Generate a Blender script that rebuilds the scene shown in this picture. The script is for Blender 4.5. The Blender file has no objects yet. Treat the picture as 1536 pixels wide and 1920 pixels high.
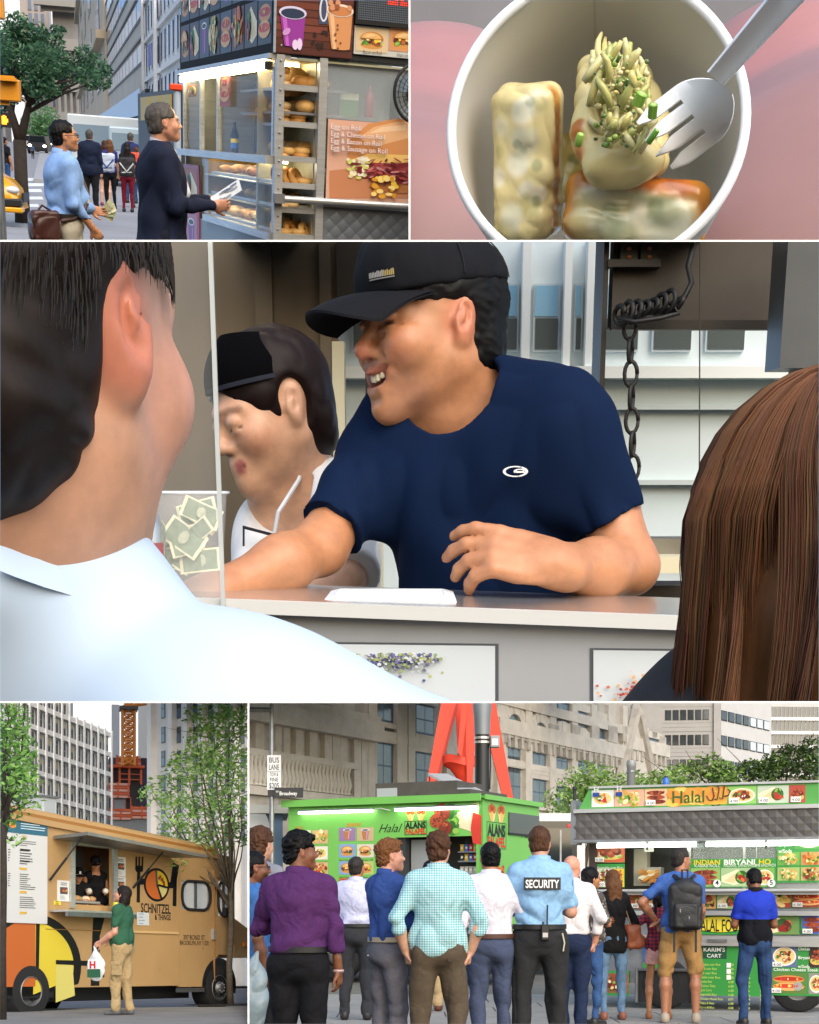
import bpy,bmesh,math,random
import numpy as np
from mathutils import Matrix,Vector,Quaternion
R=math.radians
random.seed(7);RNG=np.random.default_rng(7)
S=bpy.context.scene;COL=S.collection
# ---------------------------------------------------------------- camera, sky, sun, exposure
FPX,W0,H0,HORIZON,EYE=2800.0,1536.0,1920.0,1740.0,1.0
cam_d=bpy.data.cameras.new('camera');cam=bpy.data.objects.new('camera',cam_d);COL.objects.link(cam)
cam.location=(0,0,EYE);cam.rotation_euler=(R(90),0,0)
cam_d.sensor_fit='VERTICAL';cam_d.sensor_height=36;cam_d.lens=36*FPX/H0
cam_d.shift_y=(HORIZON-H0/2)/H0;cam_d.clip_start=.1;cam_d.clip_end=9000
S.camera=cam
SUN_EL,SUN_AZ=34,22 # azimuth of the sun measured from straight behind the camera towards the right
world=bpy.data.worlds.new('World');S.world=world;world.use_nodes=True
wn=world.node_tree.nodes;wl=world.node_tree.links
sky=wn.new('ShaderNodeTexSky');sky.sky_type='NISHITA';sky.sun_disc=False
sky.sun_elevation=R(SUN_EL);sky.sun_rotation=math.atan2(math.sin(R(SUN_AZ)),-math.cos(R(SUN_AZ)));sky.altitude=0;sky.air_density=1.0;sky.dust_density=2.0;sky.ozone_density=.3
wl.new(sky.outputs[0],wn['Background'].inputs[0]);wn['Background'].inputs[1].default_value=.15
sun_d=bpy.data.lights.new('sun','SUN');sun=bpy.data.objects.new('sun',sun_d);COL.objects.link(sun)
sun_d.energy=.85;sun_d.angle=R(80);sun_d.color=(1,.955,.88)
_a=R(SUN_AZ);_e=R(SUN_EL)
to_sun=Vector((math.sin(_a)*math.cos(_e),-math.cos(_a)*math.cos(_e),math.sin(_e)))
sun.rotation_euler=to_sun.to_track_quat('Z','Y').to_euler()
S.view_settings.view_transform='Standard';S.view_settings.look='None'
S.view_settings.exposure=1.02;S.view_settings.gamma=1;S.view_settings.use_curve_mapping=False
S.cycles.max_bounces=6;S.cycles.transparent_max_bounces=12;S.cycles.use_denoising=True
# ---------------------------------------------------------------- five sets, each a rigid model placed behind its opening
def ray(px,py):return Vector(((px-W0/2)/FPX,1.0,(HORIZON-py)/FPX))
def aim(px,py,scale=1.0):
 y=ray(px,py).normalized();x=y.cross(Vector((0,0,1))).normalized();z=x.cross(y)
 m=Matrix((x,y,z)).transposed().to_4x4()
 return Matrix.Translation((0,0,EYE))@m@Matrix.Scale(scale,4)
SETS={ # name: (placement of the set, its opening as left, top, right, bottom)
'street':(aim(384,275,8),(0,0,768,451.5)),
'cup':(aim(1152,235,190),(768,0,1536,451.5)),
'vendor':(aim(768,885,34),(0,451.5,1536,1316.5)),
'van':(aim(233,1825),(0,1316.5,466,1920)),
'plaza':(Matrix.Translation((0,0,EYE))@Matrix.Rotation(math.atan(50/FPX),4,'X'),(466,1316.5,1536,1920)),
}
CUR='plaza';TOPS=[]
def use(name):
 global CUR;CUR=name
def at(px,py,Y):
 """a point of the current set, Y metres ahead of the viewer, in the direction of a place of the photo"""
 d=SETS[CUR][0].to_3x3().inverted()@ray(px,py)
 return Vector(d*(Y/d.y))
def on(px,py,z):
 d=SETS[CUR][0].to_3x3().inverted()@ray(px,py)
 return Vector(d*(z/d.z))
 # ---------------------------------------------------------------- materials
def lin(h):
 if not isinstance(h,str):return tuple(h)
 h=h.lstrip('#');h=''.join(q*2 for q in h)if len(h)==3 else h;v=[int(h[i:i+2],16)/255 for i in(0,2,4)]
 return tuple(x/12.92 if x<=.04045 else((x+.055)/1.055)**2.4 for x in v)
MATS={}
def mat(name,col=(.5,.5,.5),rough=.6,metal=0.0,noise=None,bump=None,vc=False,emit=None,trans=0,spec=.5,sss=0,alpha=1,stretch=(1,1,1),weave=None,coat=0):
 if name in MATS:return MATS[name]
 m=bpy.data.materials.new(name);m.use_nodes=True;MATS[name]=m
 n=m.node_tree.nodes;l=m.node_tree.links;b=n['Principled BSDF']
 c=lin(col);b.inputs['Base Color'].default_value=(*c,1)
 b.inputs['Roughness'].default_value=rough;b.inputs['Metallic'].default_value=metal
 b.inputs['Specular IOR Level'].default_value=spec;b.inputs['Alpha'].default_value=alpha
 b.inputs['Transmission Weight'].default_value=trans;b.inputs['Coat Weight'].default_value=coat
 if sss:
  b.inputs['Subsurface Weight'].default_value=sss;b.inputs['Subsurface Radius'].default_value=(.9,.35,.2);b.inputs['Subsurface Scale'].default_value=.012
 tc=mp=None
 if noise or bump or weave:
  tc=n.new('ShaderNodeTexCoord');mp=n.new('ShaderNodeMapping');mp.inputs['Scale'].default_value=stretch
  l.new(tc.outputs['Object'],mp.inputs[0])
 src=None
 if vc:
  a=n.new('ShaderNodeAttribute');a.attribute_name='Col';src=a.outputs['Color']
 if noise:
  t=n.new('ShaderNodeTexNoise');t.inputs['Scale'].default_value=noise[0];t.inputs['Detail'].default_value=5;t.inputs['Roughness'].default_value=.62
  l.new(mp.outputs[0],t.inputs['Vector'])
  r=n.new('ShaderNodeMapRange');r.inputs[1].default_value=.3;r.inputs[2].default_value=.7
  r.inputs[3].default_value=1-noise[1];r.inputs[4].default_value=1+noise[1]
  l.new(t.outputs[0],r.inputs[0])
  x=n.new('ShaderNodeMix');x.data_type='RGBA';x.blend_type='MULTIPLY';x.inputs[0].default_value=1;x.clamp_result=False
  if src:l.new(src,x.inputs[6])
  else:x.inputs[6].default_value=(*c,1)
  l.new(r.outputs[0],x.inputs[7]);src=x.outputs[2]
  if len(noise)>2: # a second colour in patches
   mr=n.new('ShaderNodeMapRange');mr.inputs[1].default_value=noise[3];mr.inputs[2].default_value=noise[3]+.12
   t2=n.new('ShaderNodeTexNoise');t2.inputs['Scale'].default_value=noise[4];t2.inputs['Detail'].default_value=4
   l.new(mp.outputs[0],t2.inputs['Vector']);l.new(t2.outputs[0],mr.inputs[0])
   x2=n.new('ShaderNodeMix');x2.data_type='RGBA';l.new(mr.outputs[0],x2.inputs[0]);l.new(src,x2.inputs[6]);x2.inputs[7].default_value=(*lin(noise[2]),1);src=x2.outputs[2]
 if weave: # gingham or pinstripe: (kind, period, second colour)
  sp=n.new('ShaderNodeSeparateXYZ');l.new(mp.outputs[0],sp.inputs[0])
  fac=None
  for ax in((0,2)if weave[0]=='check' else(0,)):
   mm=n.new('ShaderNodeMath');mm.operation='MULTIPLY';mm.inputs[1].default_value=2*math.pi/weave[1];l.new(sp.outputs[ax],mm.inputs[0])
   sn=n.new('ShaderNodeMath');sn.operation='SINE';l.new(mm.outputs[0],sn.inputs[0])
   mr=n.new('ShaderNodeMapRange');mr.inputs[1].default_value=-.25;mr.inputs[2].default_value=.25;mr.inputs[3].default_value=0;mr.inputs[4].default_value=.5 if weave[0]=='check' else 1;l.new(sn.outputs[0],mr.inputs[0])
   if fac:
    ad=n.new('ShaderNodeMath');ad.operation='ADD';l.new(fac,ad.inputs[0]);l.new(mr.outputs[0],ad.inputs[1]);fac=ad.outputs[0]
   else:fac=mr.outputs[0]
  x3=n.new('ShaderNodeMix');x3.data_type='RGBA';l.new(fac,x3.inputs[0])
  if src:l.new(src,x3.inputs[6])
  else:x3.inputs[6].default_value=(*c,1)
  x3.inputs[7].default_value=(*lin(weave[2]),1);src=x3.outputs[2]
 if src:l.new(src,b.inputs['Base Color'])
 if bump:
  t=n.new('ShaderNodeTexNoise');t.inputs['Scale'].default_value=bump[0];t.inputs['Detail'].default_value=5;t.inputs['Distortion'].default_value=bump[3]if len(bump)>3 else 0
  l.new(mp.outputs[0],t.inputs['Vector'])
  bp=n.new('ShaderNodeBump');bp.inputs['Strength'].default_value=bump[1];bp.inputs['Distance'].default_value=bump[2]if len(bump)>2 else .01
  l.new(t.outputs[0],bp.inputs['Height']);l.new(bp.outputs[0],b.inputs['Normal'])
 if emit:
  b.inputs['Emission Color'].default_value=(*lin(emit[0]),1);b.inputs['Emission Strength'].default_value=emit[1]
  if vc:l.new(src,b.inputs['Emission Color'])
 return m
def cloth(name,col,amt=.12,rough=.85,fold=.5,weave=None,noise=None):
 return mat(name,col,rough,noise=noise or(35,amt),bump=(9,fold,.03,.8),weave=weave,spec=.2)
M_INK=mat('printed_ink',vc=True,rough=.45,spec=.4)
M_PAINTV=mat('coloured_parts',vc=True,rough=.55)
M_STEEL=mat('brushed_steel','#b9b9b6',.36,.6,noise=(3,.15),bump=(60,.06,.004),stretch=(1,1,14))
M_STEELD=mat('dull_steel','#8d8e90',.45,.9,noise=(6,.2),bump=(30,.1,.004))
M_BLACK=mat('black_plastic','#17181a',.5)
M_RUBBER=mat('tyre_rubber','#1b1b1c',.85,noise=(30,.2),bump=(60,.2,.01))
M_GLASSD=mat('dark_window_glass','#20262b',.08,spec=.8)
M_GLASSB=mat('blue_window_glass','#5d7c98',.1,spec=.8)
def glass(name='clear_glass',tint='#eef4f4',a=.16):
 return mat(name,tint,.04,alpha=a,spec=.7)
 # ---------------------------------------------------------------- mesh builder
class MB:
 def __init__(s):s.v=[];s.f=[];s.c=[];s.n=0;s.col=(.5,.5,.5)
 def paint(s,c):s.col=lin(c);return s
 def add(s,v,f,col=None):
  s.v.append(np.asarray(v,float).reshape(-1,3));o=s.n;c=lin(col)if col is not None else s.col
  for q in f:s.f.append(tuple(i+o for i in q));s.c.append(c)
  s.n+=len(s.v[-1]);return s
 def box(s,c,d,rot=None,bev=0,col=None):
  x,y,z=d[0]/2,d[1]/2,d[2]/2
  if bev and min(x,y,z)>bev:
   v=[]
   for sx in(-1,1):
    for sy in(-1,1):
     for sz in(-1,1):
      v+=[(sx*x,sy*(y-bev),sz*(z-bev)),(sx*(x-bev),sy*y,sz*(z-bev)),(sx*(x-bev),sy*(y-bev),sz*z)]
   v=np.array(v)
   def k(sx,sy,sz,a):return((sx>0)*4+(sy>0)*2+(sz>0))*3+a
   f=[]
   def q(ids):
    p=v[list(ids)];nn=np.cross(p[1]-p[0],p[2]-p[0])
    f.append(tuple(ids)if np.dot(nn,p.mean(0))>0 else tuple(ids[::-1]))
   for sg in(-1,1):
    q([k(sg,a,b,0)for a,b in((-1,-1),(1,-1),(1,1),(-1,1))])
    q([k(a,sg,b,1)for a,b in((-1,-1),(1,-1),(1,1),(-1,1))])
    q([k(a,b,sg,2)for a,b in((-1,-1),(1,-1),(1,1),(-1,1))])
   for a in(-1,1):
    for b in(-1,1):
     q([k(a,b,-1,0),k(a,b,1,0),k(a,b,1,1),k(a,b,-1,1)])
     q([k(a,-1,b,0),k(a,1,b,0),k(a,1,b,2),k(a,-1,b,2)])
     q([k(-1,a,b,1),k(1,a,b,1),k(1,a,b,2),k(-1,a,b,2)])
     for e in(-1,1):q([k(a,b,e,0),k(a,b,e,1),k(a,b,e,2)])
  else:
   v=np.array([(a*x,b*y,g*z)for a in(-1,1)for b in(-1,1)for g in(-1,1)])
   f=[(0,1,3,2),(4,6,7,5),(0,4,5,1),(2,3,7,6),(0,2,6,4),(1,5,7,3)]
  if rot is not None:v=v@np.array(rot.to_3x3()if isinstance(rot,Matrix)else rot).T
  return s.add(v+np.array(c),f,col)
 def bx(s,x0,x1,y0,y1,z0,z1,bev=0,col=None):
  return s.box(((x0+x1)/2,(y0+y1)/2,(z0+z1)/2),(abs(x1-x0),abs(y1-y0),abs(z1-z0)),None,bev,col)
 def quad(s,a,b,c,d,col=None):return s.add([a,b,c,d],[(0,1,2,3)],col)
 def grid(s,P,col=None,wrap=False,caps=False):
  P=np.asarray(P,float);m,n=P.shape[:2];f=[]
  for i in range(m-1):
   for j in range(n if wrap else n-1):
    f.append((i*n+j,i*n+(j+1)%n,(i+1)*n+(j+1)%n,(i+1)*n+j))
  if caps:f+=[tuple(range(n))[::-1],tuple((m-1)*n+j for j in range(n))]
  return s.add(P.reshape(-1,3),f,col)
 def tube(s,pts,r,n=8,col=None,caps=True):
  pts=[Vector(p)for p in pts];rs=r if isinstance(r,(list,tuple))else[r]*len(pts);P=[]
  up=None
  for i,p in enumerate(pts):
   t=(pts[min(i+1,len(pts)-1)]-pts[max(i-1,0)]).normalized()
   if up is None:up=t.orthogonal().normalized()
   up=(up-t*up.dot(t)).normalized();b=t.cross(up)
   P.append([p+up*(rs[i]*math.cos(2*math.pi*k/n))+b*(rs[i]*math.sin(2*math.pi*k/n))for k in range(n)])
  return s.grid(P,col,True,caps)
 def lathe(s,prof,n=24,c=(0,0,0),axis=None,col=None,caps=False):
  P=[[(r*math.cos(2*math.pi*k/n),r*math.sin(2*math.pi*k/n),z)for k in range(n)]for r,z in prof]
  P=np.array(P)
  if axis is not None:P=P@np.array(Vector((0,0,1)).rotation_difference(Vector(axis)).to_matrix()).T
  return s.grid(P+np.array(c),col,True,caps)
 def ell(s,c,r,n=12,m=8,rot=None,col=None):
  P=np.array([[(r[0]*math.sin(math.pi*(i+.02)/(m+.04))*math.cos(2*math.pi*k/n),r[1]*math.sin(math.pi*(i+.02)/(m+.04))*math.sin(2*math.pi*k/n),-r[2]*math.cos(math.pi*i/m))for k in range(n)]for i in range(m+1)])
  if rot is not None:P=P@np.array(rot.to_3x3()).T
  return s.grid(P+np.array(c),col,True)
 def prism(s,poly,o,u,v,w,col=None):
  """a polygon in the plane o + a*u + b*v, thickened by the vector w"""
  o,u,v,w=(np.array(q,float)for q in(o,u,v,w));k=len(poly)
  a=np.array([o+p[0]*u+p[1]*v for p in poly]);b=a+w
  f=[tuple(range(k)),tuple(range(2*k-1,k-1,-1))]+[(i,i+k,(i+1)%k+k,(i+1)%k)for i in range(k)]
  return s.add(np.vstack([a,b]),f,col)
 def flat(s,poly,o,u,v,col=None):
  o,u,v=(np.array(q,float)for q in(o,u,v))
  return s.add([o+p[0]*u+p[1]*v for p in poly],[tuple(range(len(poly)))],col)
 def mesh(s,name,smooth=None):
  me=bpy.data.meshes.new(name)
  if not s.f:return me
  V=np.vstack(s.v);me.from_pydata(V.tolist(),[],s.f)
  cc=np.ones((len(me.loops),4),np.float32)
  lens=np.array([len(q)for q in s.f]);cc[:,:3]=np.repeat(np.array(s.c,np.float32),lens,axis=0)
  at_=me.color_attributes.new('Col','FLOAT_COLOR','CORNER');at_.data.foreach_set('color',cc.ravel())
  if smooth is not None:
   me.polygons.foreach_set('use_smooth',np.ones(len(me.polygons),bool))
   if smooth<180:me.set_sharp_from_angle(angle=R(smooth))
  me.validate();me.update();return me
_font={}
def glyphs(txt,size,bold=0.0,shear=0.0,space=1.0):
 k=(txt,bold,shear,space)
 if k not in _font:
  cu=bpy.data.curves.new('t','FONT');cu.body=txt;cu.size=1;cu.offset=bold;cu.shear=shear;cu.resolution_u=3;cu.space_character=space
  o=bpy.data.objects.new('t',cu);me=bpy.data.meshes.new_from_object(o)
  V=np.array([v.co[:2]for v in me.vertices]).reshape(-1,2);F=[tuple(p.vertices)for p in me.polygons]
  bpy.data.objects.remove(o);bpy.data.curves.remove(cu);bpy.data.meshes.remove(me);_font[k]=(V,F)
 V,F=_font[k];return V*size,F
def write(mb,txt,o,u,v,size,col,fit=None,align='l',bold=0.0,shear=0.0,space=1.0,aspect=None):
 """flat lettering on the plane o,u,v (baseline start o)"""
 V,F=glyphs(txt,size,bold,shear,space)
 if len(V)==0:return mb
 w=V[:,0].max()
 sx=1.0
 if fit:sx=fit/w;w=fit
 if aspect:V=V*np.array([1,aspect])
 dx={'l':0,'c':-w/2,'r':-w}[align]
 o,u,v=(np.array(q,float)for q in(o,u,v))
 return mb.add(o+np.outer(V[:,0]*sx+dx,u)+np.outer(V[:,1],v),F,col)
 # ---------------------------------------------------------------- objects
def ob(name,mb,m,parent=None,smooth=None,loc=None,label=None):
 me=mb.mesh(name,smooth)if isinstance(mb,MB)else mb
 for q in(m if isinstance(m,(list,tuple))else[m]):me.materials.append(q)
 return link(name,me,parent,loc,label)
def link(name,me,parent=None,loc=None,label=None,rot=None):
 o=bpy.data.objects.new(name,me);COL.objects.link(o)
 if loc is not None:o.location=loc
 if rot is not None:o.rotation_euler=rot
 if parent is not None:o.parent=parent
 else:TOPS.append((o,CUR))
 if label:o['label']=label
 return o
def tag(o,label,cat,group=None):
 o['label']=label;o['category']=cat
 if group:o['group']=group
 return o
def thing(name,label,cat,loc=(0,0,0),rz=0.0,group=None):
 o=bpy.data.objects.new(name,None);COL.objects.link(o);o.empty_display_size=.2
 o.location=loc;o.rotation_euler=(0,0,rz);TOPS.append((o,CUR))
 return tag(o,label,cat,group)
def struct(name,mb,m,smooth=None,kind='structure'):
 o=ob(name,mb,m,None,smooth);o['kind']=kind;return o
def copy_tree(o,parent=None,label=None,loc=None,rz=None):
 c=o.copy();COL.objects.link(c)
 if parent is None:TOPS.append((c,CUR))
 c.parent=parent
 if label:c['label']=label
 if loc is not None:c.location=loc
 if rz is not None:c.rotation_euler=(0,0,rz)
 for ch in[q for q in o.children]:copy_tree(ch,c)
 return c
 # ---------------------------------------------------------------- smooth solids grown on a grid (people, animals, soft things)
def sph(c,r,k=.02,op='u'):return('cap',c,c,r,r,k,op)
def cap(a,b,ra,rb=None,k=.02,op='u'):return('cap',a,b,ra,ra if rb is None else rb,k,op)
def ell(c,r,k=.02,op='u',rot=None):return('ell',c,r,rot,None,k,op)
def rbox(c,hs,rad=.01,k=.01,op='u',rot=None):return('box',c,hs,rot,rad,k,op)
def tf(prims,M):
 """prims moved by a rigid matrix"""
 R3=M.to_3x3().normalized();k=M.to_scale().x;out=[]
 for p in prims:
  if p[0]=='cap':out.append(('cap',M@Vector(p[1]),M@Vector(p[2]),p[3]*k,p[4]*k)+tuple(p[5:]))
  else:out.append((p[0],M@Vector(p[1]),tuple(c*k for c in p[2]),(R3@p[3])if p[3]is not None else R3)+tuple(p[4:]))
 return out
def field(prims,h):
 lo=np.full(3,1e9);hi=-lo
 def bound(p):
  if p[0]=='cap':
   a,b=np.array(p[1]),np.array(p[2]);r=max(p[3],p[4]);return np.minimum(a,b)-r,np.maximum(a,b)+r
  c=np.array(p[1]);r=np.array(p[2])+(p[4]or 0)
  if p[3]is not None:r=np.full(3,np.linalg.norm(r))if p[0]=='box' else np.full(3,r.max())
  return c-r,c+r
 for p in prims:
  if p[6]=='u':
   a,b=bound(p);lo=np.minimum(lo,a);hi=np.maximum(hi,b)
 lo-=3*h;hi+=3*h
 n=np.ceil((hi-lo)/h).astype(int)+1
 F=np.full(n,.5,np.float32)
 for p in prims:
  a,b=bound(p);k=p[5];mg=k+2.5*h
  i0=np.maximum(np.floor((a-mg-lo)/h).astype(int),0);i1=np.minimum(np.ceil((b+mg-lo)/h).astype(int)+1,n)
  if(i1<=i0).any():continue
  X=(lo[0]+h*np.arange(i0[0],i1[0],dtype=np.float32))[:,None,None].astype(np.float32)
  Y=(lo[1]+h*np.arange(i0[1],i1[1],dtype=np.float32))[None,:,None].astype(np.float32)
  Z=(lo[2]+h*np.arange(i0[2],i1[2],dtype=np.float32))[None,None,:].astype(np.float32)
  if p[0]=='cap':
   A=np.array(p[1],np.float32);B=np.array(p[2],np.float32);ab=B-A;L=float(ab@ab)
   x,y,z=X-A[0],Y-A[1],Z-A[2]
   if L>1e-12:
    t=np.clip((x*ab[0]+y*ab[1]+z*ab[2])/L,0,1)
    d=np.sqrt((x-t*ab[0])**2+(y-t*ab[1])**2+(z-t*ab[2])**2)-(p[3]+(p[4]-p[3])*t)
   else:d=np.sqrt(x*x+y*y+z*z)-p[3]
  else:
   c=np.array(p[1],np.float32);r=np.array(p[2],np.float32);x,y,z=X-c[0],Y-c[1],Z-c[2]
   if p[3]is not None:
    q=np.array(p[3],np.float32)
    x,y,z=(x*q[0,0]+y*q[1,0]+z*q[2,0]),(x*q[0,1]+y*q[1,1]+z*q[2,1]),(x*q[0,2]+y*q[1,2]+z*q[2,2])
   if p[0]=='ell':
    k0=np.sqrt((x/r[0])**2+(y/r[1])**2+(z/r[2])**2);k1=np.sqrt((x/r[0]**2)**2+(y/r[1]**2)**2+(z/r[2]**2)**2)+1e-6
    d=k0*(k0-1)/k1
   else:
    qx,qy,qz=np.abs(x)-r[0],np.abs(y)-r[1],np.abs(z)-r[2]
    d=np.sqrt(np.maximum(qx,0)**2+np.maximum(qy,0)**2+np.maximum(qz,0)**2)+np.minimum(np.maximum(qx,np.maximum(qy,qz)),0)-p[4]
  sl=tuple(slice(i0[q],i1[q])for q in range(3));f=F[sl]
  if p[6]=='u':
   g=np.maximum(k-np.abs(f-d),0)/k;F[sl]=np.minimum(f,d)-g*g*k*.25
  elif p[6]=='s':
   g=np.maximum(k-np.abs(f+d),0)/k;F[sl]=np.maximum(f,-d)+g*g*k*.25
 return F,lo
def nets(F,lo,h):
 s=F<0;c=np.zeros(np.array(F.shape)-1,np.int8)
 off=[(i,j,k)for i in(0,1)for j in(0,1)for k in(0,1)]
 n=np.array(F.shape)-1
 for i,j,k in off:c+=s[i:i+n[0],j:j+n[1],k:k+n[2]]
 act=(c>0)&(c<8);ii=np.argwhere(act);idx=np.full(n,-1,np.int64);idx[act]=np.arange(len(ii))
 G=np.stack([F[ii[:,0]+i,ii[:,1]+j,ii[:,2]+k]for i,j,k in off],1);acc=np.zeros((len(ii),3));cnt=np.zeros(len(ii))
 for a in range(8):
  for b in range(a+1,8):
   if sum(x!=y for x,y in zip(off[a],off[b]))!=1:continue
   m=(G[:,a]<0)!=(G[:,b]<0);t=np.where(m,G[:,a]/np.where(m,G[:,a]-G[:,b],1),0)
   pa=np.array(off[a]);pb=np.array(off[b]);acc+=m[:,None]*(pa+t[:,None]*(pb-pa));cnt+=m
 V=lo+h*(ii+acc/cnt[:,None]);Q=[]
 for ax in range(3):
  u,w=[(1,2),(2,0),(0,1)][ax]
  sl0=[slice(1,-1)]*3;sl1=[slice(1,-1)]*3;sl0[ax]=slice(0,-1);sl1[ax]=slice(1,None)
  s0=s[tuple(sl0)];s1=s[tuple(sl1)];e=np.argwhere(s0!=s1)
  if len(e)==0:continue
  fl=s0[e[:,0],e[:,1],e[:,2]]
  e=e+1;e[:,ax]-=1
  def cell(du,dw):
   q=e.copy();q[:,u]-=du;q[:,w]-=dw;return idx[q[:,0],q[:,1],q[:,2]]
  q=np.stack([cell(1,1),cell(0,1),cell(0,0),cell(1,0)],1);q[~fl]=q[~fl][:,::-1];Q.append(q)
 return V,np.vstack(Q)
def vnoise(P,f,seed=0):
 """smooth wrinkly noise of points, about -1..1"""
 r=np.random.default_rng(seed);o=np.zeros(len(P));Pn=P*f
 for i in range(4):
  d1=r.normal(size=3);d2=r.normal(size=3);d1/=np.linalg.norm(d1);d2/=np.linalg.norm(d2)
  o+=np.sin(Pn@d1*(1+i*.6)+2.2*np.sin(Pn@d2*.8+r.uniform(0,6))+r.uniform(0,6))/(1+i*.5)
 return o/2.1
def solid(name,prims,h,m,parent=None,fold=0,ff=18,seed=0,paint=None,base=None,relax=1,post=None,label=None,fmask=None):
 F,lo=field(prims,h);V,Q=nets(F,lo,h)
 me=bpy.data.meshes.new(name);nv=len(V)
 for _ in range(relax):
  E=np.vstack([Q[:,[0,1]],Q[:,[1,2]],Q[:,[2,3]],Q[:,[3,0]]]);A=np.zeros_like(V);c=np.zeros(nv)
  for k in range(3):A[:,k]=np.bincount(E[:,0],V[E[:,1],k],nv)+np.bincount(E[:,1],V[E[:,0],k],nv)
  c=np.bincount(E[:,0],minlength=nv)+np.bincount(E[:,1],minlength=nv);V=V*.5+.5*A/np.maximum(c,1)[:,None]
 if fold or post:
  N=np.zeros_like(V);fn=np.cross(V[Q[:,2]]-V[Q[:,0]],V[Q[:,3]]-V[Q[:,1]])
  for j in range(4):
   for k in range(3):N[:,k]+=np.bincount(Q[:,j],fn[:,k],nv)
  N/=np.linalg.norm(N,axis=1)[:,None]+1e-12
  if fold:
   w=np.abs(vnoise(V*np.array([1,1,.75]),ff,seed));am=fold if fmask is None else fold*fmask(V)
   V=V+N*((w-.5)*am)[:,None]
  if post:V=post(V,N)
 me.vertices.add(nv);me.vertices.foreach_set('co',V.astype(np.float32).ravel())
 nq=len(Q);me.loops.add(nq*4);me.loops.foreach_set('vertex_index',Q.astype(np.int32).ravel())
 me.polygons.add(nq);me.polygons.foreach_set('loop_start',np.arange(0,nq*4,4,dtype=np.int32))
 me.polygons.foreach_set('use_smooth',np.ones(nq,bool));me.update(calc_edges=True)
 if base is not None:
  C=np.tile(np.array(lin(base)),(nv,1))
  for(p,r,col,st)in(paint or[]):
   if isinstance(r,tuple): # a stroke from p to r[0], radius r[1]
    a=np.array(p);b=np.array(r[0]);ab=b-a;t=np.clip(((V-a)@ab)/(ab@ab),0,1);dd=np.linalg.norm(V-a-t[:,None]*ab,axis=1)/r[1]
   else:dd=np.linalg.norm(V-np.array(p),axis=1)/r
   w=np.clip((1-dd)*2.2,0,1)*st;C=C*(1-w[:,None])+np.array(lin(col))*w[:,None]
  CC=np.ones((nv,4),np.float32);CC[:,:3]=C
  at_=me.color_attributes.new('Col','FLOAT_COLOR','POINT');at_.data.foreach_set('color',CC.ravel())
 return ob(name,me,m,parent,label=label)
 # ---------------------------------------------------------------- people
SKIN=mat('skin',vc=True,rough=.46,noise=(48,.13),bump=(330,.35,.0015),sss=.1)
def hairmat(name,col):return mat(name,col,.5,noise=(60,.35),bump=(70,.7,.012),stretch=(1,1,.22),spec=.16)
HAIR={'black':hairmat('black_hair','#0d0c0d'),'dark':hairmat('dark_brown_hair','#1c1512'),'brown':hairmat('brown_hair','#4a3020'),'auburn':hairmat('long_brown_hair','#5a3a22'),
'ginger':hairmat('ginger_hair','#6d4527'),'grey':hairmat('greying_hair','#4b4744'),'salt':hairmat('salt_and_pepper_hair','#2e2a28'),'redbrown':hairmat('red_brown_hair','#3a211a')}
def dirv(*a):return Vector(a).normalized()
def hand(wr,d,nrm,side,sc=1.0,curl=(.5,.6),spread=.12,thumb=(.75,.65,.25),lens=(.068,.078,.072,.056),rf=.0085,curls=None):
 """wrist, direction of the fingers, palm normal (the side the fingers close to), side = towards the thumb"""
 wr,d,nrm,side=Vector(wr),Vector(d).normalized(),Vector(nrm).normalized(),Vector(side).normalized()
 rot=Matrix((side,d,nrm)).transposed();P=[ell(wr+d*.046*sc,(.041*sc,.056*sc,.0165*sc),.012*sc,rot=rot),cap(wr-d*.02*sc,wr+d*.02*sc,.025*sc,.023*sc,.02*sc)]
 for i in range(4):
  o=(.029-.0195*i)*sc;b=wr+d*(.086-.004*abs(i-1.2))*sc+side*o;c1,c2=curls[i]if curls else curl
  q=(d+side*(.5*spread*(1.5-i))).normalized();axis=q.cross(nrm)
  d1=Quaternion(axis,c1)@q;d2=Quaternion(axis,c1+c2)@q;d3=Quaternion(axis,c1+c2*1.5)@q
  L=lens[i]*sc;m1=b+d1*L*.48;m2=m1+d2*L*.3;m3=m2+d3*L*.24
  k=.004*sc
  P+=[cap(b-d*.03*sc-nrm*.002,b,rf*sc*1.05,rf*sc*1.12,.009*sc),cap(b,m1,rf*sc*1.1,rf*sc,k),cap(m1,m2,rf*sc,rf*sc*.93,k),cap(m2,m3,rf*sc*.93,rf*sc*.8,k)]
 tb=wr+d*.022*sc+side*.026*sc;td=(side*thumb[0]+d*thumb[1]+nrm*thumb[2]).normalized();t1=tb+td*.036*sc;td2=(td*.7+d*.6+nrm*.12).normalized();t2=t1+td2*.03*sc;t3=t2+(td2+d*.25).normalized()*.022*sc
 P+=[cap(tb-td*.01*sc,t1,.015*sc,.0115*sc,.012*sc),cap(t1,t2,.0112*sc,.0105*sc,.005*sc),cap(t2,t3,.0105*sc,.0085*sc,.004*sc)]
 return P
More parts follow.
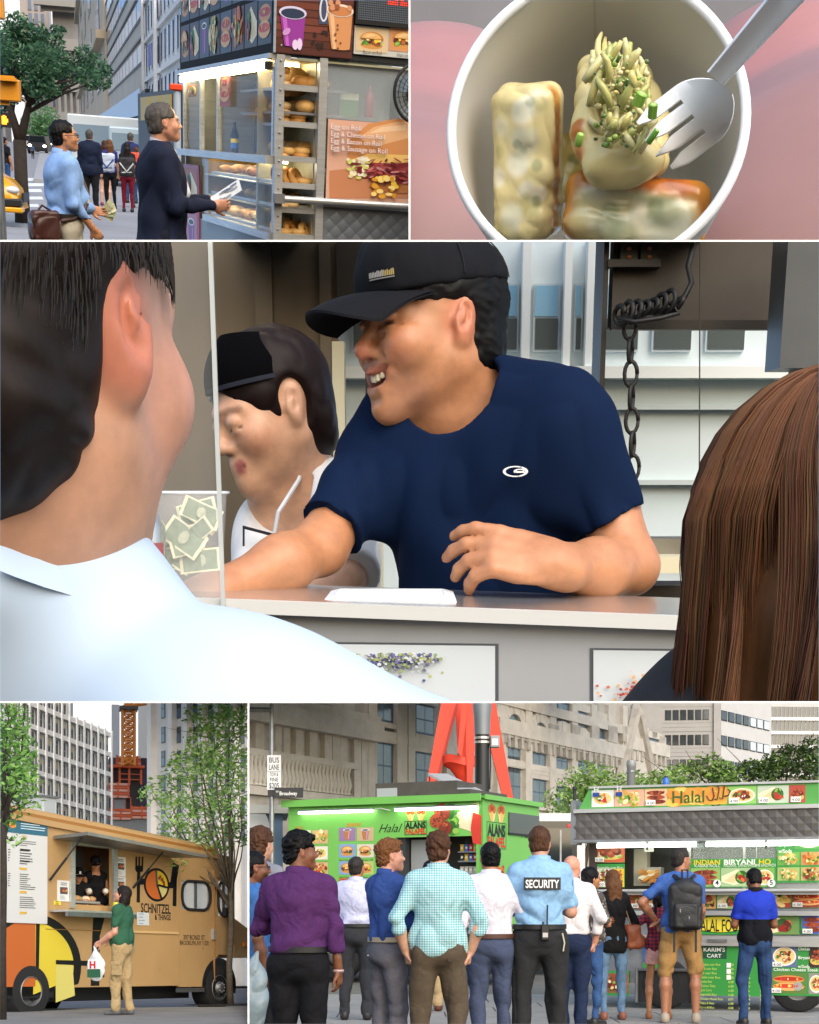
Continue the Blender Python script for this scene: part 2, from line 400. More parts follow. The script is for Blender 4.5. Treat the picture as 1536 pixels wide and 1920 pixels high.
def head_prims(open_mouth=False,nose=1.0,full=1.0,fine=False):
 P=[ell((0,-.015,.03),(.076,.096,.089),.02),ell((0,.022,-.035),(.060*full,.066,.078),.03)]
 for s in(-1,1):
  P+=[cap((s*.046*full,-.002,-.05),(s*.012,.066,-.09),.022,.019,.03),sph((s*.041*full,.057,-.026),.023,.03),cap((s*.012,.083,.024),(s*.042,.066,.022),.011,.010,.016)]
 P+=[sph((0,.072,-.094),.017,.025),cap((0,.074,-.066),(0,.078,-.06),.022,.021,.02)]
 for s in(-1,1):P+=[sph((s*.032,.094,.003),.014,.014,'s'),ell((s*.031,.072,.003),(.0155,.0135,.0115),.004)]
 P+=[cap((0,.083,.014),(0,.101+.006*nose,-.024),.0075,.0105*nose**.5,.012),sph((0,.102+.005*nose,-.0265),.0105,.008),ell((.0125,.0935,-.031),(.0075,.0105,.0075),.007),ell((-.0125,.0935,-.031),(.0075,.0105,.0075),.007),sph((.007,.101,-.0405),.004,.004,'s'),sph((-.007,.101,-.0405),.004,.004,'s')]
 if not open_mouth:
  P+=[cap((-.02,.086,-.0565),(.02,.086,-.0565),.0062,None,.007),cap((-.017,.0855,-.066),(.017,.0855,-.066),.0068,None,.008)]
  P+=[cap((-.024,.0945,-.061),(.024,.0945,-.061),.0022,None,.003,'s')]
 for s in(-1,1):
  rt=Matrix.Rotation(s*R(-24),3,'Z')@Matrix.Rotation(R(14),3,'X')@Matrix.Rotation(s*R(6),3,'Y')
  P+=[ell((s*.0765,-.013,-.002),(.0075,.018,.031),.007,rot=rt),ell((s*.0835,-.0085,.004),(.0065,.0105,.018),.004,'s',rot=rt),ell((s*.075,.001,-.004),(.006,.006,.008),.006),ell((s*.0805,-.009,.004),(.003,.0035,.010),.004,rot=rt),ell((s*.073,-.004,-.024),(.007,.009,.011),.008)]
 return P
def hair_prims(style):
 c=[ell((0,-.017,.034),(.083,.103,.095),.012)]
 if style=='short':
  c+=[ell((0,-.045,-.03),(.072,.062,.06),.02),rbox((0,.115,-.09),(.13,.105,.105),.01,.012,'s'),rbox((0,.15,.0),(.13,.085,.068),.005,.012,'s'),rbox((0,-.05,-.17),(.15,.15,.09),.005,.01,'s')]
  for s in(-1,1):c+=[ell((s*.085,-.008,-.008),(.02,.022,.036),.006,'s')]
 elif style=='full':
  c=[ell((0,-.014,.042),(.088,.108,.1),.012),ell((0,.05,.09),(.055,.05,.03),.02),ell((0,-.05,-.035),(.074,.064,.06),.02),rbox((0,.115,-.09),(.13,.1,.105),.01,.012,'s'),rbox((0,.16,.0),(.13,.085,.07),.005,.012,'s'),rbox((0,-.05,-.175),(.15,.15,.09),.005,.01,'s')]
  for s in(-1,1):c+=[ell((s*.088,-.008,-.012),(.02,.022,.034),.006,'s')]
 elif style=='receding':
  c+=[ell((0,-.045,-.03),(.072,.062,.06),.02),rbox((0,.115,-.09),(.13,.105,.105),.01,.012,'s'),ell((0,.12,.06),(.06,.1,.075),.012,'s'),rbox((0,-.05,-.17),(.15,.15,.09),.005,.01,'s')]
  for s in(-1,1):c+=[ell((s*.085,-.008,-.008),(.02,.022,.036),.006,'s')]
 elif style=='fringe':
  c=[ell((0,-.017,.026),(.0795,.099,.083),.01),ell((0,-.045,-.03),(.072,.062,.06),.02),rbox((0,.115,-.07),(.13,.105,.115),.01,.012,'s'),ell((0,0,.13),(.068,.105,.1),.012,'s'),rbox((0,-.05,-.17),(.15,.15,.09),.005,.01,'s')]
  for s in(-1,1):c+=[ell((s*.085,-.008,-.008),(.02,.022,.036),.006,'s')]
 elif style in('long','tied','shoulder','bob'):
  c=[ell((0,-.02,.036),(.087,.107,.098),.012),ell((0,-.05,-.05),(.08,.065,.085),.03)]
  if style=='long':c+=[cap((-.03,-.085,-.06),(-.04,-.115,-.33),.06,.035,.05),cap((.035,-.085,-.06),(.05,-.11,-.3),.06,.035,.05),cap((.07,-.02,-.08),(.085,.01,-.26),.035,.022,.03)]
  if style=='shoulder':c+=[cap((-.05,-.06,-.06),(-.06,-.08,-.19),.055,.05,.05),cap((.05,-.06,-.06),(.06,-.08,-.19),.055,.05,.05)]
  if style=='tied':c+=[sph((0,-.12,-.01),.04,.02),cap((0,-.14,-.02),(0,-.13,-.22),.03,.018,.03)]
  if style=='bob':c+=[cap((s*.07,-.02,-.01),(s*.075,-.01,-.09),.03,.022,.03)if s else None for s in(-1,1)]
  c+=[ell((0,.115,-.03),(.066,.085,.1),.015,'s'),rbox((0,.17,-.1),(.13,.1,.12),.01,.01,'s')]
 return c
ARM={'down':((.16,.02,-1),(.04,.22,-1),(-1,.15,-.1)),'pocket':((.42,-.22,-1),(-.28,.3,-.95),(-1,.1,0)),'hips':((.8,-.25,-.72),(-.72,.42,-.55),(-.3,.2,-.9)),
'crossed':((.1,.3,-.95),(-.85,.62,.12),(-.2,-1,0)),'front':((.18,.12,-1),(-.35,.95,.12),(-.9,-.2,-.1)),'phone':((.2,.15,-1),(-.45,.8,.35),(-.8,-.5,.3)),'reach':((.2,.6,-.8),(-.1,1,-.1),(-.8,0,-.5)),
'low':((.12,.1,-1),(-.05,.75,-.55),(-1,0,-.2)),'side':((.2,0,-1),(.05,.12,-1),(-1,.2,0)),'tucked':((.3,-.1,-1),(-.45,.75,-.35),(-.9,-.3,0))}
def leg_prims(bs,g,L):
 st=L.get('stance',.1);out=[]
 if bs not in('shorts','minishorts'):return out
 for s in(-1,1):
  fw=L.get('fwd',(0,0))[0 if s<0 else 1];hip=Vector((s*.088*g,0,.9));kn=Vector((s*st,.015+fw*.55,.5));an=Vector((s*st*1.02,-.02+fw,.085));k=1 if bs=='shorts' else .92;c=kn.lerp(an,.3)+Vector((0,-.012,0))
  out+=[cap((0,0,.95),hip,.05,.07,.03),cap(hip,kn,.07*k,.052*k,.02),cap(kn,c,.05*k,.054*k,.03),cap(c,an,.054*k,.033*k,.03),cap(an+Vector((0,-.02,-.03)),an+Vector((0,.1,-.06)),.031,.025,.03)]
 return out
def person(loc,rz,label,H=1.75,g=1.0,skin='#b98a6b',hair=('short','dark'),top=('shirt',None),bottom=('trousers',None),shoes='#1c1a19',arms=('down','down'),head=(0,0,0),lean=0.0,
belt=None,collar=True,group=None,h=.0075,legs=None,lower=True,belly=0.0,zs=1.0,seed=0,glasses=False,beard=None,fem=False,extra=None,hat=None,xs=1.0,hang=None,shw=.175):
 root=thing('person',label,'person',loc,rz,group)
 k=H/1.75;root.scale=(k*xs,k*xs,k*zs)
 sh=shw*(.92 if fem else 1);ln=Vector((0,lean,0))
 neck=Vector((0,lean*.95-.005,1.475));hp=neck+Vector((0,.025,.155))
 Hm=Matrix.Translation(hp-Vector((0,.01,.07)))@Matrix.Rotation(R(head[0]),4,'Z')@Matrix.Rotation(R(head[1]),4,'X')@Matrix.Rotation(R(head[2]),4,'Y')@Matrix.Translation((0,.01,.07))
 tops,tmat=top[0],top[1];topt=top[2]if len(top)>2 else{}
 sl=topt.get('sleeve',{'shirt':2,'jacket':2,'untucked':2,'tee':.62,'polo':.66,'rolled':1.2,'tank':0,'uniform':.78}[tops])
 hem=topt.get('hem',{'shirt':1.0,'jacket':.80,'untucked':.86,'tee':.9,'polo':.88,'rolled':.88,'tank':.95,'uniform':1.0}[tops])
 body=tf(head_prims(nose=.9 if fem else 1.0),Hm);cloth_,br=[],.012 if tops!='jacket' else .024
 body+=[cap(neck+Vector((0,-.012,-.03)),hp+Vector((0,-.03,-.05)),.058*(.86 if fem else 1),.054*(.86 if fem else 1),.02),ell(neck+Vector((0,-.01,-.06)),(.1,.06,.05),.05)]
 # torso as a stack of flattened solids
 wc=.86 if fem else 1.0
 def torso(e):
  P=[ell((0,ln.y*.12,1.0),(.155*g*(1.04 if fem else 1)+e,.112*g+e,.14),.07),ell((0,ln.y*.4+belly*.4,1.13),(.138*g*wc+e,.105*g+belly*.5+e,.14),.08),ell((0,ln.y*.75,1.29),(.165*g*wc**.5+e,.118*g+e,.17),.08),
  cap((-sh+.03,ln.y*.92-.005,1.415),(sh-.03,ln.y*.92-.005,1.415),.056+e,None,.07),cap((-.1,ln.y*.9-.02,1.44),neck+Vector((0,0,.0)),.045+e,.058+e*.6,.05),cap((.1,ln.y*.9-.02,1.44),neck+Vector((0,0,.0)),.045+e,.058+e*.6,.05),
  ell((0,ln.y*.75-.05,1.34),(.13*g+e,.075+e,.12),.06)]
  if fem:P+=[sph((s*.075,ln.y*.8+.09,1.27),.062+e*.5,.05)for s in(-1,1)]
  return P
 cloth_=torso(br)
 if tops=='tank':body+=torso(-.004)
 wrists=[]
 for s,pose in((-1,arms[0]),(1,arms[1])):
  ps=ARM[pose]if isinstance(pose,str)else pose
  u,f,pn=(Vector((s*q[0],q[1],q[2])).normalized()for q in ps[:3])
  S0=Vector((s*sh,ln.y*.93-.005,1.405));E=S0+u*.29;body+=[cap(neck+Vector((0,-.01,-.05)),S0,.035,.03,.02),cap(S0,E,.03,.026,.02),cap(E,E+f*.2,.026,.022,.02)];Wr=E+f*.245;wrists.append((Wr,f,s))
  gg=g**.5*(.82 if fem else 1)
  if sl<1: # bare forearm
   body+=[cap(S0,E,.046*gg,.039*gg,.02),cap(E,E+f*.09,.039*gg,.041*gg,.02),cap(E+f*.08,Wr,.041*gg,.026*gg,.03)]
  elif sl<2:body+=[cap(E-u*.03,E+f*.09,.036*gg,.041*gg,.02),cap(E+f*.08,Wr,.041*gg,.026*gg,.03)]
  else:body+=[cap(E+f*.16,Wr,.027,.025,.02)]
  side=(f.cross(pn))*s*(1 if True else 1)
  body+=hand(Wr,f+Vector((0,0,-.1 if pose in('down','side')else 0)),pn,-side if pose in('down','side','pocket','low')else-side,.98 if not fem else .88,ps[3]if len(ps)>3 else(.45,.5))
  ra=.06*gg*g**.3+(.012 if tops=='jacket' else .002)
  if sl>0:
   t1=min(sl,1.0);cloth_+=[cap(S0+Vector((-s*.01,0,.0)),S0+u*.29*t1,ra+.002,(.051*gg+.006 if tops!='tee' else .058*gg+.002),.045)]
   if sl>1:cloth_+=[cap(E,E+f*.245*min(sl-1,.97),.050*gg+.004,(.036+.004*(tops=='jacket'))*gg if sl==2 else .053*gg,.03)]
   if tops=='rolled':cloth_+=[cap(E+f*.02,E+f*.055,.056*gg,.056*gg,.006)]
   if sl==2 and tops!='jacket':cloth_+=[cap(E+f*.185,E+f*.235,.036,.035,.006)]
 if hem<.99:
  e2=.03 if tops=='jacket' else .02
  cloth_+=[ell((0,ln.y*.1,hem+.1),(.165*g+e2,.122*g+e2,.16),.06),rbox((0,0,hem-.2),(.5,.5,.2),.0,.012,'s')]
 else:cloth_+=[rbox((0,0,.78),(.5,.5,.22),0,.01,'s')]
 cloth_+=[rbox(neck+Vector((0,.02,.175)),(.2,.2,.13),0,.01,'s'),ell(neck+Vector((0,.055,.03)),(.052,.06,.06 if tops!='jacket' else .1),.012,'s')]
 body+=[cap(neck+Vector((0,0,-.02)),(0,ln.y*.6,1.2),.035,.04,.03)]
 if lower and bottom[0]in('shorts','minishorts'):body+=[cap((0,ln.y*.6,1.2),(0,0,.95),.04,.05,.03)]
 body+=leg_prims(bottom[0],g,legs or{})if lower else[]
 b=solid('body',body,h,SKIN,root,base=skin,paint=[(Hm@Vector((s*.031,.086,.003)),.0125,'#221a17',.75)for s in(-1,1)]+[(Hm@Vector((s*.018,.088,.021)),(Hm@Vector((s*.046,.072,.023)),.0085),'#2a1d16',.8)for s in(-1,1)]
 +[(Hm@Vector((-.018,.092,-.061)),(Hm@Vector((.018,.092,-.061)),.0105),'#8f4a42',.7)]+[(Hm@Vector((s*.083,-.01,0)),.035,'#b5705a',.25)for s in(-1,1)]+([(Hm@Vector((-.03,.06,-.07)),(Hm@Vector((.03,.06,-.07)),.052),beard,.75)]if beard else[]))
 if tmat:
  fm=(lambda V:.6+1.1*np.exp(-((V[:,2]-1.05)/.16)**2)+1.0*np.clip((np.abs(V[:,0])-.19)*6,0,1))
  t=solid({'jacket':'jacket','tee':'tshirt','polo':'polo_shirt','tank':'tank_top'}.get(tops,'shirt'),cloth_,h*1.2,tmat,root,fold=.02 if tops!='jacket' else .013,ff=17,seed=seed,fmask=fm)
  if collar:
   cm=MB();pts=[]
   for i in range(19):
    a=math.pi*(-.5+.07)+(2*math.pi-.44)*i/18+math.pi
    pts.append((a,.068+.012*math.sin(a),.066))
   P=[[neck+Vector((math.cos(a)*rx*(1+o),math.sin(a)*ry*(1+o)-.004,zz+.012*math.sin(a)*-1))for(o,zz)in((.0,.0),(.0,.052),(.07,.055),(.18,.012),(.2,.0))]for a,rx,ry in[(q[0]-math.pi/2+math.pi*.0,.073,.069)for q in pts]]
   ob('collar',cm.grid(P),topt.get('collar',tmat),t,180)
 if lower:
  bs,bm_=bottom[0],bottom[1];L=legs or{}
  st=L.get('stance',.1);P=[ell((0,0,.965),(.16*g+.006,.118*g+.006,.1),.05),ell((0,-.045,.9),(.14*g,.085*g,.1),.05)]
  for s in(-1,1):
   fw=L.get('fwd',(0,0))[0 if s<0 else 1];hip=Vector((s*.088*g,0,.9));kn=Vector((s*st,.015+fw*.55,.5));an=Vector((s*st*1.02,-.02+fw,.085))
   if bs=='shorts':
    P+=[cap(hip,kn+Vector((0,0,.03)),.1*g,.082*g,.05)]
   elif bs=='minishorts':
    P+=[cap(hip,hip.lerp(kn,.42),.098*g,.092*g,.05)]
   else:
    w={'trousers':(.098,.072,.062),'jeans':(.095,.066,.054),'slim':(.092,.06,.043)}[bs]
    P+=[cap(hip,kn,w[0]*g,w[1]*g**.5,.05),cap(kn,an+Vector((0,0,.0)),w[1]*g**.5,w[2],.03)]
   S0=MB()
   fy=an.y;col=shoes
   sp=[cap(an+Vector((0,-.02,-.02)),an+Vector((0,-.015,-.04)),.046,None,.02),cap(an+Vector((0,-.025,-.048)),an+Vector((s*.008,.14,-.056)),.038,.032,.03),rbox(an+Vector((0,0,-.15)),(.3,.5,.065),0,.004,'s')]
   solid('shoe',sp,.009,mat('shoe_'+str(shoes).strip('#'),shoes,.5),root)
  if bs=='minishorts':P+=[rbox((0,0,.5),(.5,.5,.235),0,.01,'s')]
  solid({'trousers':'trousers','jeans':'jeans','slim':'trousers','shorts':'shorts','minishorts':'shorts'}[bs],P+[rbox((0,0,1.09),(.4,.4,.06),0,.008,'s')],.0105,bm_,root,fold=.028,ff=14,seed=seed+5,
  fmask=lambda V:.45+.7*np.exp(-((V[:,2]-.16)/.14)**2)+.6*np.exp(-((V[:,2]-.5)/.12)**2)+.5*np.exp(-((V[:,2]-.86)/.08)**2))
  if belt:
   bt=MB();n=36;rx,ry=.163*g+.012,.121*g+.012
   P=[[(math.cos(2*math.pi*i/n)*(rx+o),math.sin(2*math.pi*i/n)*(ry+o),z)for o,z in((-.02,.998),(.004,.998),(.004,1.034),(-.02,1.034))]for i in range(n+1)]
   ob('belt',bt.grid(P,belt),M_PAINTV,root,60)
 if hair[0]!='bald':
  hs=tf(hair_prims(hair[0]),Hm)
  solid('hair',hs,h*.8,HAIR[hair[1]],root,fold=.006 if hair[0]!='full' else .014,ff=85 if hair[0]!='long' else 50,seed=seed+3)
 if glasses:
  gm=MB().paint('#15151a')
  for s in(-1,1):
   pts=[Hm@Vector((s*.031+.021*math.cos(a),.101,.003+.014*math.sin(a)))for a in np.linspace(0,2*math.pi,13)]
   gm.tube(pts,.0022,5);gm.tube([Hm@Vector((s*.052,.1,.008)),Hm@Vector((s*.078,.06,.008)),Hm@Vector((s*.081,-.01,.008))],.0022,5)
  gm.tube([Hm@Vector((-.01,.103,.006)),Hm@Vector((.01,.103,.006))],.002,5)
  ob('eyeglasses',gm,M_PAINTV,root)
 root['_wr']=[list(w[0])for w in wrists]
 P_INFO[root.name]=dict(Hm=Hm,neck=neck,wrists=wrists,k=k)
 return root
P_INFO={}
# ---------------------------------------------------------------- upright faces (walls, truck sides, boards) and what is printed on them
class Face:
 """an upright plane in the current set: a = metres along u, z = height in the set, off = metres out towards the viewer"""
 def __init__(s,o,u,base=(0,0,0)):
  s.o=Vector(o);s.u=Vector(u).normalized();s.z=Vector((0,0,1));s.b=Vector(base);s.n=s.u.cross(s.z).normalized()
  if s.n.dot(s.o)>0:s.n=-s.n
  s.k=1.0
  s.Mi=SETS[CUR][0].to_3x3().inverted()
 def az(s,px,py):
  d=s.Mi@ray(px,py);t=s.o.dot(s.n)/d.dot(s.n);p=d*t-s.o;return p.dot(s.u),(d*t).z
 def pt(s,a,z,off=0.0):off=off*s.k;p=s.o+s.u*a+s.n*off;return Vector((p.x,p.y,z+s.n.z*off))-s.b
 def P(s,px,py,off=0.0):a,z=s.az(px,py);return s.pt(a,z,off)
 def rect(s,x0,y0,x1,y1,y0b=None,y1b=None):
  a0,z1=s.az(x0,y0);a1,_=s.az(x1,y0);_,z0=s.az(x0,y1);return(a0,a1,z0,z1)if a0<a1 else(a1,a0,z0,z1)
 def box(s,mb,a0,a1,z0,z1,o0,o1,col=None):
  v=[s.pt(a,z,o)for o in(o0,o1)for z in(z0,z1)for a in(a0,a1)]
  f=[(0,1,3,2),(4,6,7,5),(0,4,5,1),(2,3,7,6),(0,2,6,4),(1,5,7,3)]
  return mb.add(v,f,col)
 def quad(s,mb,a0,a1,z0,z1,off,col=None):return mb.quad(s.pt(a0,z0,off),s.pt(a1,z0,off),s.pt(a1,z1,off),s.pt(a0,z1,off),col)
 def poly(s,mb,pts,off,col=None):return mb.add([s.pt(a,z,off)for a,z in pts],[tuple(range(len(pts)))],col)
 def disc(s,mb,a,z,ra,rz,off,col,n=14,rot=0.0,t0=0.0,t1=2*math.pi):
  c,q=math.cos(rot),math.sin(rot);N=n if t1-t0>6.2 else n+1
  return s.poly(mb,[(a+ra*math.cos(t)*c-rz*math.sin(t)*q,z+ra*math.cos(t)*q+rz*math.sin(t)*c)for t in(np.linspace(t0,t1,N,endpoint=t1-t0<6.2))],off,col)
 def ring(s,mb,a,z,ra,rz,w,off,col,n=28,t0=0.0,t1=2*math.pi):
  T=np.linspace(t0,t1,n)
  for i in range(n-1):mb.quad(*[s.pt(a+(ra-w*k)*math.cos(t),z+(rz-w*k)*math.sin(t),off)for t,k in((T[i],0),(T[i+1],0),(T[i+1],1),(T[i],1))],col=col)
 def text(s,mb,txt,a,z,size,col,off=.004,fit=None,align='l',bold=0.0,shear=0.0,flip=1,space=1.0):
  return write(mb,txt,s.pt(a,z,off),s.u*flip,s.z,size,col,fit,align,bold,shear,space)
FOODC={'meat':('#7a2e1c','#9c4426','#5d2415','#b35a30'),'green':('#3f7a2a','#5e9a35','#2d5c20','#86b44a'),'rice':('#e3c583','#d8b25e','#eedcae','#c79a45'),'red':('#b22a1e','#c9402c','#8f1f18','#d8683f'),'bun':('#c98a45','#dba765','#b5742f','#e3bd84'),'pink':('#c8706a','#d69a8c','#a44a4a','#e0b0a0'),'orange':('#d4772a','#c2601f','#e09a4a','#b5521a')}
def food(mb,F,a0,a1,z0,z1,off,kind,bg='#d8d2c4',seed=0,e=.0004):
 rr=random.Random(seed);w,h=a1-a0,z1-z0;ca,cz=(a0+a1)/2,(z0+z1)/2;k=[off]
 def nx():k[0]+=e;return k[0]
 if bg:F.quad(mb,a0,a1,z0,z1,nx(),bg)
 def blobs(n,ax,az,ra,rz,cols,s=.1):
  for i in range(n):
   t=rr.uniform(0,6.28);q=rr.random()**.5;sz=rr.uniform(.5,1)*s
   F.disc(mb,ax+ra*q*math.cos(t),az+rz*q*math.sin(t),w*sz,w*sz*rr.uniform(.45,.9),nx(),rr.choice(cols),7,rr.uniform(0,3))
 if kind=='burger':
  F.disc(mb,ca,cz-h*.22,w*.36,h*.16,nx(),FOODC['bun'][0]);blobs(7,ca,cz-h*.12,w*.3,h*.06,FOODC['green'],.1);blobs(8,ca,cz-h*.06,w*.3,h*.06,FOODC['meat'],.1);blobs(4,ca,cz,w*.28,h*.04,('#e6b83a','#efd28a'),.08)
  F.disc(mb,ca,cz+h*.04,w*.37,h*.32,nx(),FOODC['bun'][2],16,0,0,math.pi);F.disc(mb,ca-w*.02,cz+h*.07,w*.31,h*.25,nx(),FOODC['bun'][1],14,0,0,math.pi);F.disc(mb,ca-w*.06,cz+h*.14,w*.16,h*.12,nx(),FOODC['bun'][3],12,.2,0,math.pi)
 elif kind=='bowl':
  F.disc(mb,ca,cz-h*.02,w*.46,h*.42,nx(),'#e9e6de',20);F.disc(mb,ca,cz-h*.01,w*.41,h*.36,nx(),FOODC['rice'][0],18);blobs(16,ca,cz,w*.3,h*.26,FOODC['rice'],.07);blobs(14,ca+w*.05,cz,w*.26,h*.22,rr.choice((FOODC['meat'],FOODC['red'],FOODC['orange'])),.1);blobs(5,ca-w*.15,cz+h*.05,w*.15,h*.15,FOODC['green'],.08);blobs(3,ca,cz,w*.2,h*.2,('#f0ead8',),.05)
 elif kind=='mix':
  blobs(26,ca,cz,w*.42,h*.4,FOODC[rr.choice(('meat','red','orange','rice'))],.14);blobs(10,ca,cz,w*.4,h*.4,FOODC['green'],.09);blobs(8,ca,cz,w*.4,h*.35,FOODC['rice'],.08)
 elif kind=='wrap':
  F.poly(mb,[(a0+w*.02,cz-h*.25),(a0+w*.02,cz+h*.05),(a0+w*.5,cz+h*.42),(a0+w*.72,cz+h*.25),(a0+w*.66,cz-h*.3),(a0+w*.4,cz-h*.42)],nx(),'#e8d9b5');F.poly(mb,[(a0+w*.1,cz-h*.2),(a0+w*.45,cz+h*.2),(a0+w*.55,cz),(a0+w*.4,cz-h*.33)],nx(),'#d9c290');F.disc(mb,a0+w*.64,cz,w*.2,h*.36,nx(),FOODC['green'][2],14,-.4);blobs(9,a0+w*.66,cz+h*.05,w*.14,h*.26,FOODC['green'],.08);blobs(7,a0+w*.7,cz-h*.06,w*.14,h*.2,FOODC['meat']+FOODC['red'],.11)
 elif kind=='hotdog':
  for i in range(2):
   zc=cz+h*(.17-.34*i);F.disc(mb,ca,zc,w*.44,h*.2,nx(),FOODC['bun'][i]);F.disc(mb,ca,zc+h*.03,w*.42,h*.1,nx(),FOODC['red'][i]);blobs(7,ca,zc+h*.04,w*.36,h*.04,('#e0b040','#c9402c','#e8d070'),.05)
 elif kind=='kebab':
  for i in range(3):zc=cz+h*(.26-.26*i);F.disc(mb,ca+w*.03*(i-1),zc,w*.4,h*.13,nx(),FOODC['meat'][i%2]);blobs(6,ca,zc+h*.02,w*.34,h*.06,FOODC['meat'],.09)
  blobs(4,a0+w*.15,cz-h*.3,w*.1,h*.1,FOODC['green'],.1)
 elif kind=='drink':
  c=rr.choice(('#7b2a86','#a8703f','#5b2f22'));F.poly(mb,[(ca-w*.15,z0+h*.1),(ca+w*.15,z0+h*.1),(ca+w*.24,z1-h*.18),(ca-w*.24,z1-h*.18)],nx(),c);F.disc(mb,ca,z1-h*.18,w*.25,h*.09,nx(),'#e4e4ea');F.disc(mb,ca,z1-h*.185,w*.2,h*.06,nx(),'#23262e');F.poly(mb,[(ca-w*.1,z0+h*.15),(ca-w*.04,z0+h*.15),(ca-w*.08,z1-h*.3),(ca-w*.15,z1-h*.3)],nx(),'#b98ac2')
 elif kind=='balls':
  F.disc(mb,ca,cz-h*.2,w*.42,h*.18,nx(),FOODC['rice'][1]);blobs(8,ca,cz-h*.18,w*.4,h*.1,FOODC['green'],.09);blobs(6,ca,cz-h*.1,w*.36,h*.12,('#c9402c','#e8d9b5'),.1)
  for i,(dx,dz)in enumerate(((-.2,-.02),(.05,-.08),(.25,.02),(-.08,.18),(.16,.2))):F.disc(mb,ca+w*dx,cz+h*dz,w*.14,w*.13,nx(),FOODC['meat'][i%3]);F.disc(mb,ca+w*(dx-.03),cz+h*(dz+.04),w*.07,w*.06,nx(),FOODC['meat'][3],9)
 return k[0]
def thicken(mb):return mb
def leaves(n,centers,rad,size,rng,flat=.75):
 """leaf quads spread through clumps: vertices and faces"""
 P=[];C=np.array([c[:3]for c in centers]);rr=np.array([c[3]if len(c)>3 else rad for c in centers]);w=rr**2.2/np.sum(rr**2.2);ci=rng.choice(len(C),n,p=w)
 d=rng.normal(size=(n,3));d/=np.linalg.norm(d,axis=1)[:,None];p=C[ci]+d*(rr[ci]*rng.uniform(.25,1.08,n)**.6)[:,None]*np.array([1,1,flat])
 u=rng.normal(size=(n,3));u[:,2]*=.6;u/=np.linalg.norm(u,axis=1)[:,None];t=rng.normal(size=(n,3));v=np.cross(u,t);v/=np.linalg.norm(v,axis=1)[:,None];v[:,2]-=.2
 s=size*rng.uniform(.6,1.25,n)[:,None]
 V=np.stack([p-u*s,p+v*s*.42+u*s*.1,p+u*s,p-v*s*.42+u*s*.1],1).reshape(-1,3);return V,[(4*i,4*i+1,4*i+2,4*i+3)for i in range(n)]
def foliage_mesh(name,n,centers,rad,size,seed,cols,flat=.75):
 rng=np.random.default_rng(seed);V,F=leaves(n,centers,rad,size,rng,flat);me=bpy.data.meshes.new(name)
 me.vertices.add(4*n);me.vertices.foreach_set('co',V.astype(np.float32).ravel());me.loops.add(4*n);me.loops.foreach_set('vertex_index',np.arange(4*n,dtype=np.int32));me.polygons.add(n);me.polygons.foreach_set('loop_start',np.arange(0,4*n,4,dtype=np.int32));me.update(calc_edges=True)
 c=np.ones((4*n,4),np.float32);cc=np.array([lin(q)for q in cols]);k=rng.integers(0,len(cols),n);b=rng.uniform(.8,1.2,n)
 c[:,:3]=np.repeat(cc[k]*b[:,None],4,axis=0);at_=me.color_attributes.new('Col','FLOAT_COLOR','CORNER');at_.data.foreach_set('color',c.ravel());return me
def leafmat():
 if 'leaf' in MATS:return MATS['leaf']
 m=mat('leaf',vc=True,rough=.5,spec=.3);n=m.node_tree.nodes;l=m.node_tree.links;b=n['Principled BSDF']
 tr=n.new('ShaderNodeBsdfTranslucent');mx=n.new('ShaderNodeMixShader');mx.inputs[0].default_value=.42;at_=[q for q in n if q.type=='ATTRIBUTE'][0]
 l.new(at_.outputs['Color'],tr.inputs[0]);out=[q for q in n if q.type=='OUTPUT_MATERIAL'][0];l.new(b.outputs[0],mx.inputs[1]);l.new(tr.outputs[0],mx.inputs[2]);l.new(mx.outputs[0],out.inputs[0]);return m
M_BARK=mat('bark','#4a3f35',.9,noise=(14,.35),bump=(22,.8,.03),stretch=(1,1,.3))
def limbs(mb,base,top,r0,tips,rng,sub=3,bend=.12):
 """a tapered trunk with limbs running to the given tips"""
 base,top=Vector(base),Vector(top);L=(top-base).length
 mb.tube([base,base.lerp(top,.33)+Vector((rng.uniform(-1,1)*bend*.3,0,0)),base.lerp(top,.66)+Vector((rng.uniform(-1,1)*bend*.3,0,0)),top],[r0*1.15,r0,r0*.9,r0*.75],10)
 for t in tips:
  t=Vector(t);s_=base.lerp(top,rng.uniform(.78,1.0));m_=s_.lerp(t,.5)+Vector((rng.uniform(-1,1),rng.uniform(-1,1),rng.uniform(.2,1)))*bend*(t-s_).length;rr_=r0*rng.uniform(.3,.5)
  mb.tube([s_,s_.lerp(m_,.5)+Vector((0,0,.02*L)),m_,t],[rr_,rr_*.8,rr_*.55,rr_*.2],6)
  for k in range(sub):
   q=m_.lerp(t,rng.uniform(0,.8));e_=q+Vector((rng.uniform(-1,1),rng.uniform(-1,1),rng.uniform(-.2,1)))*(t-s_).length*.35;mb.tube([q,q.lerp(e_,.5)+Vector((0,0,.01*L)),e_],[rr_*.35,rr_*.25,rr_*.1],4)
 return mb
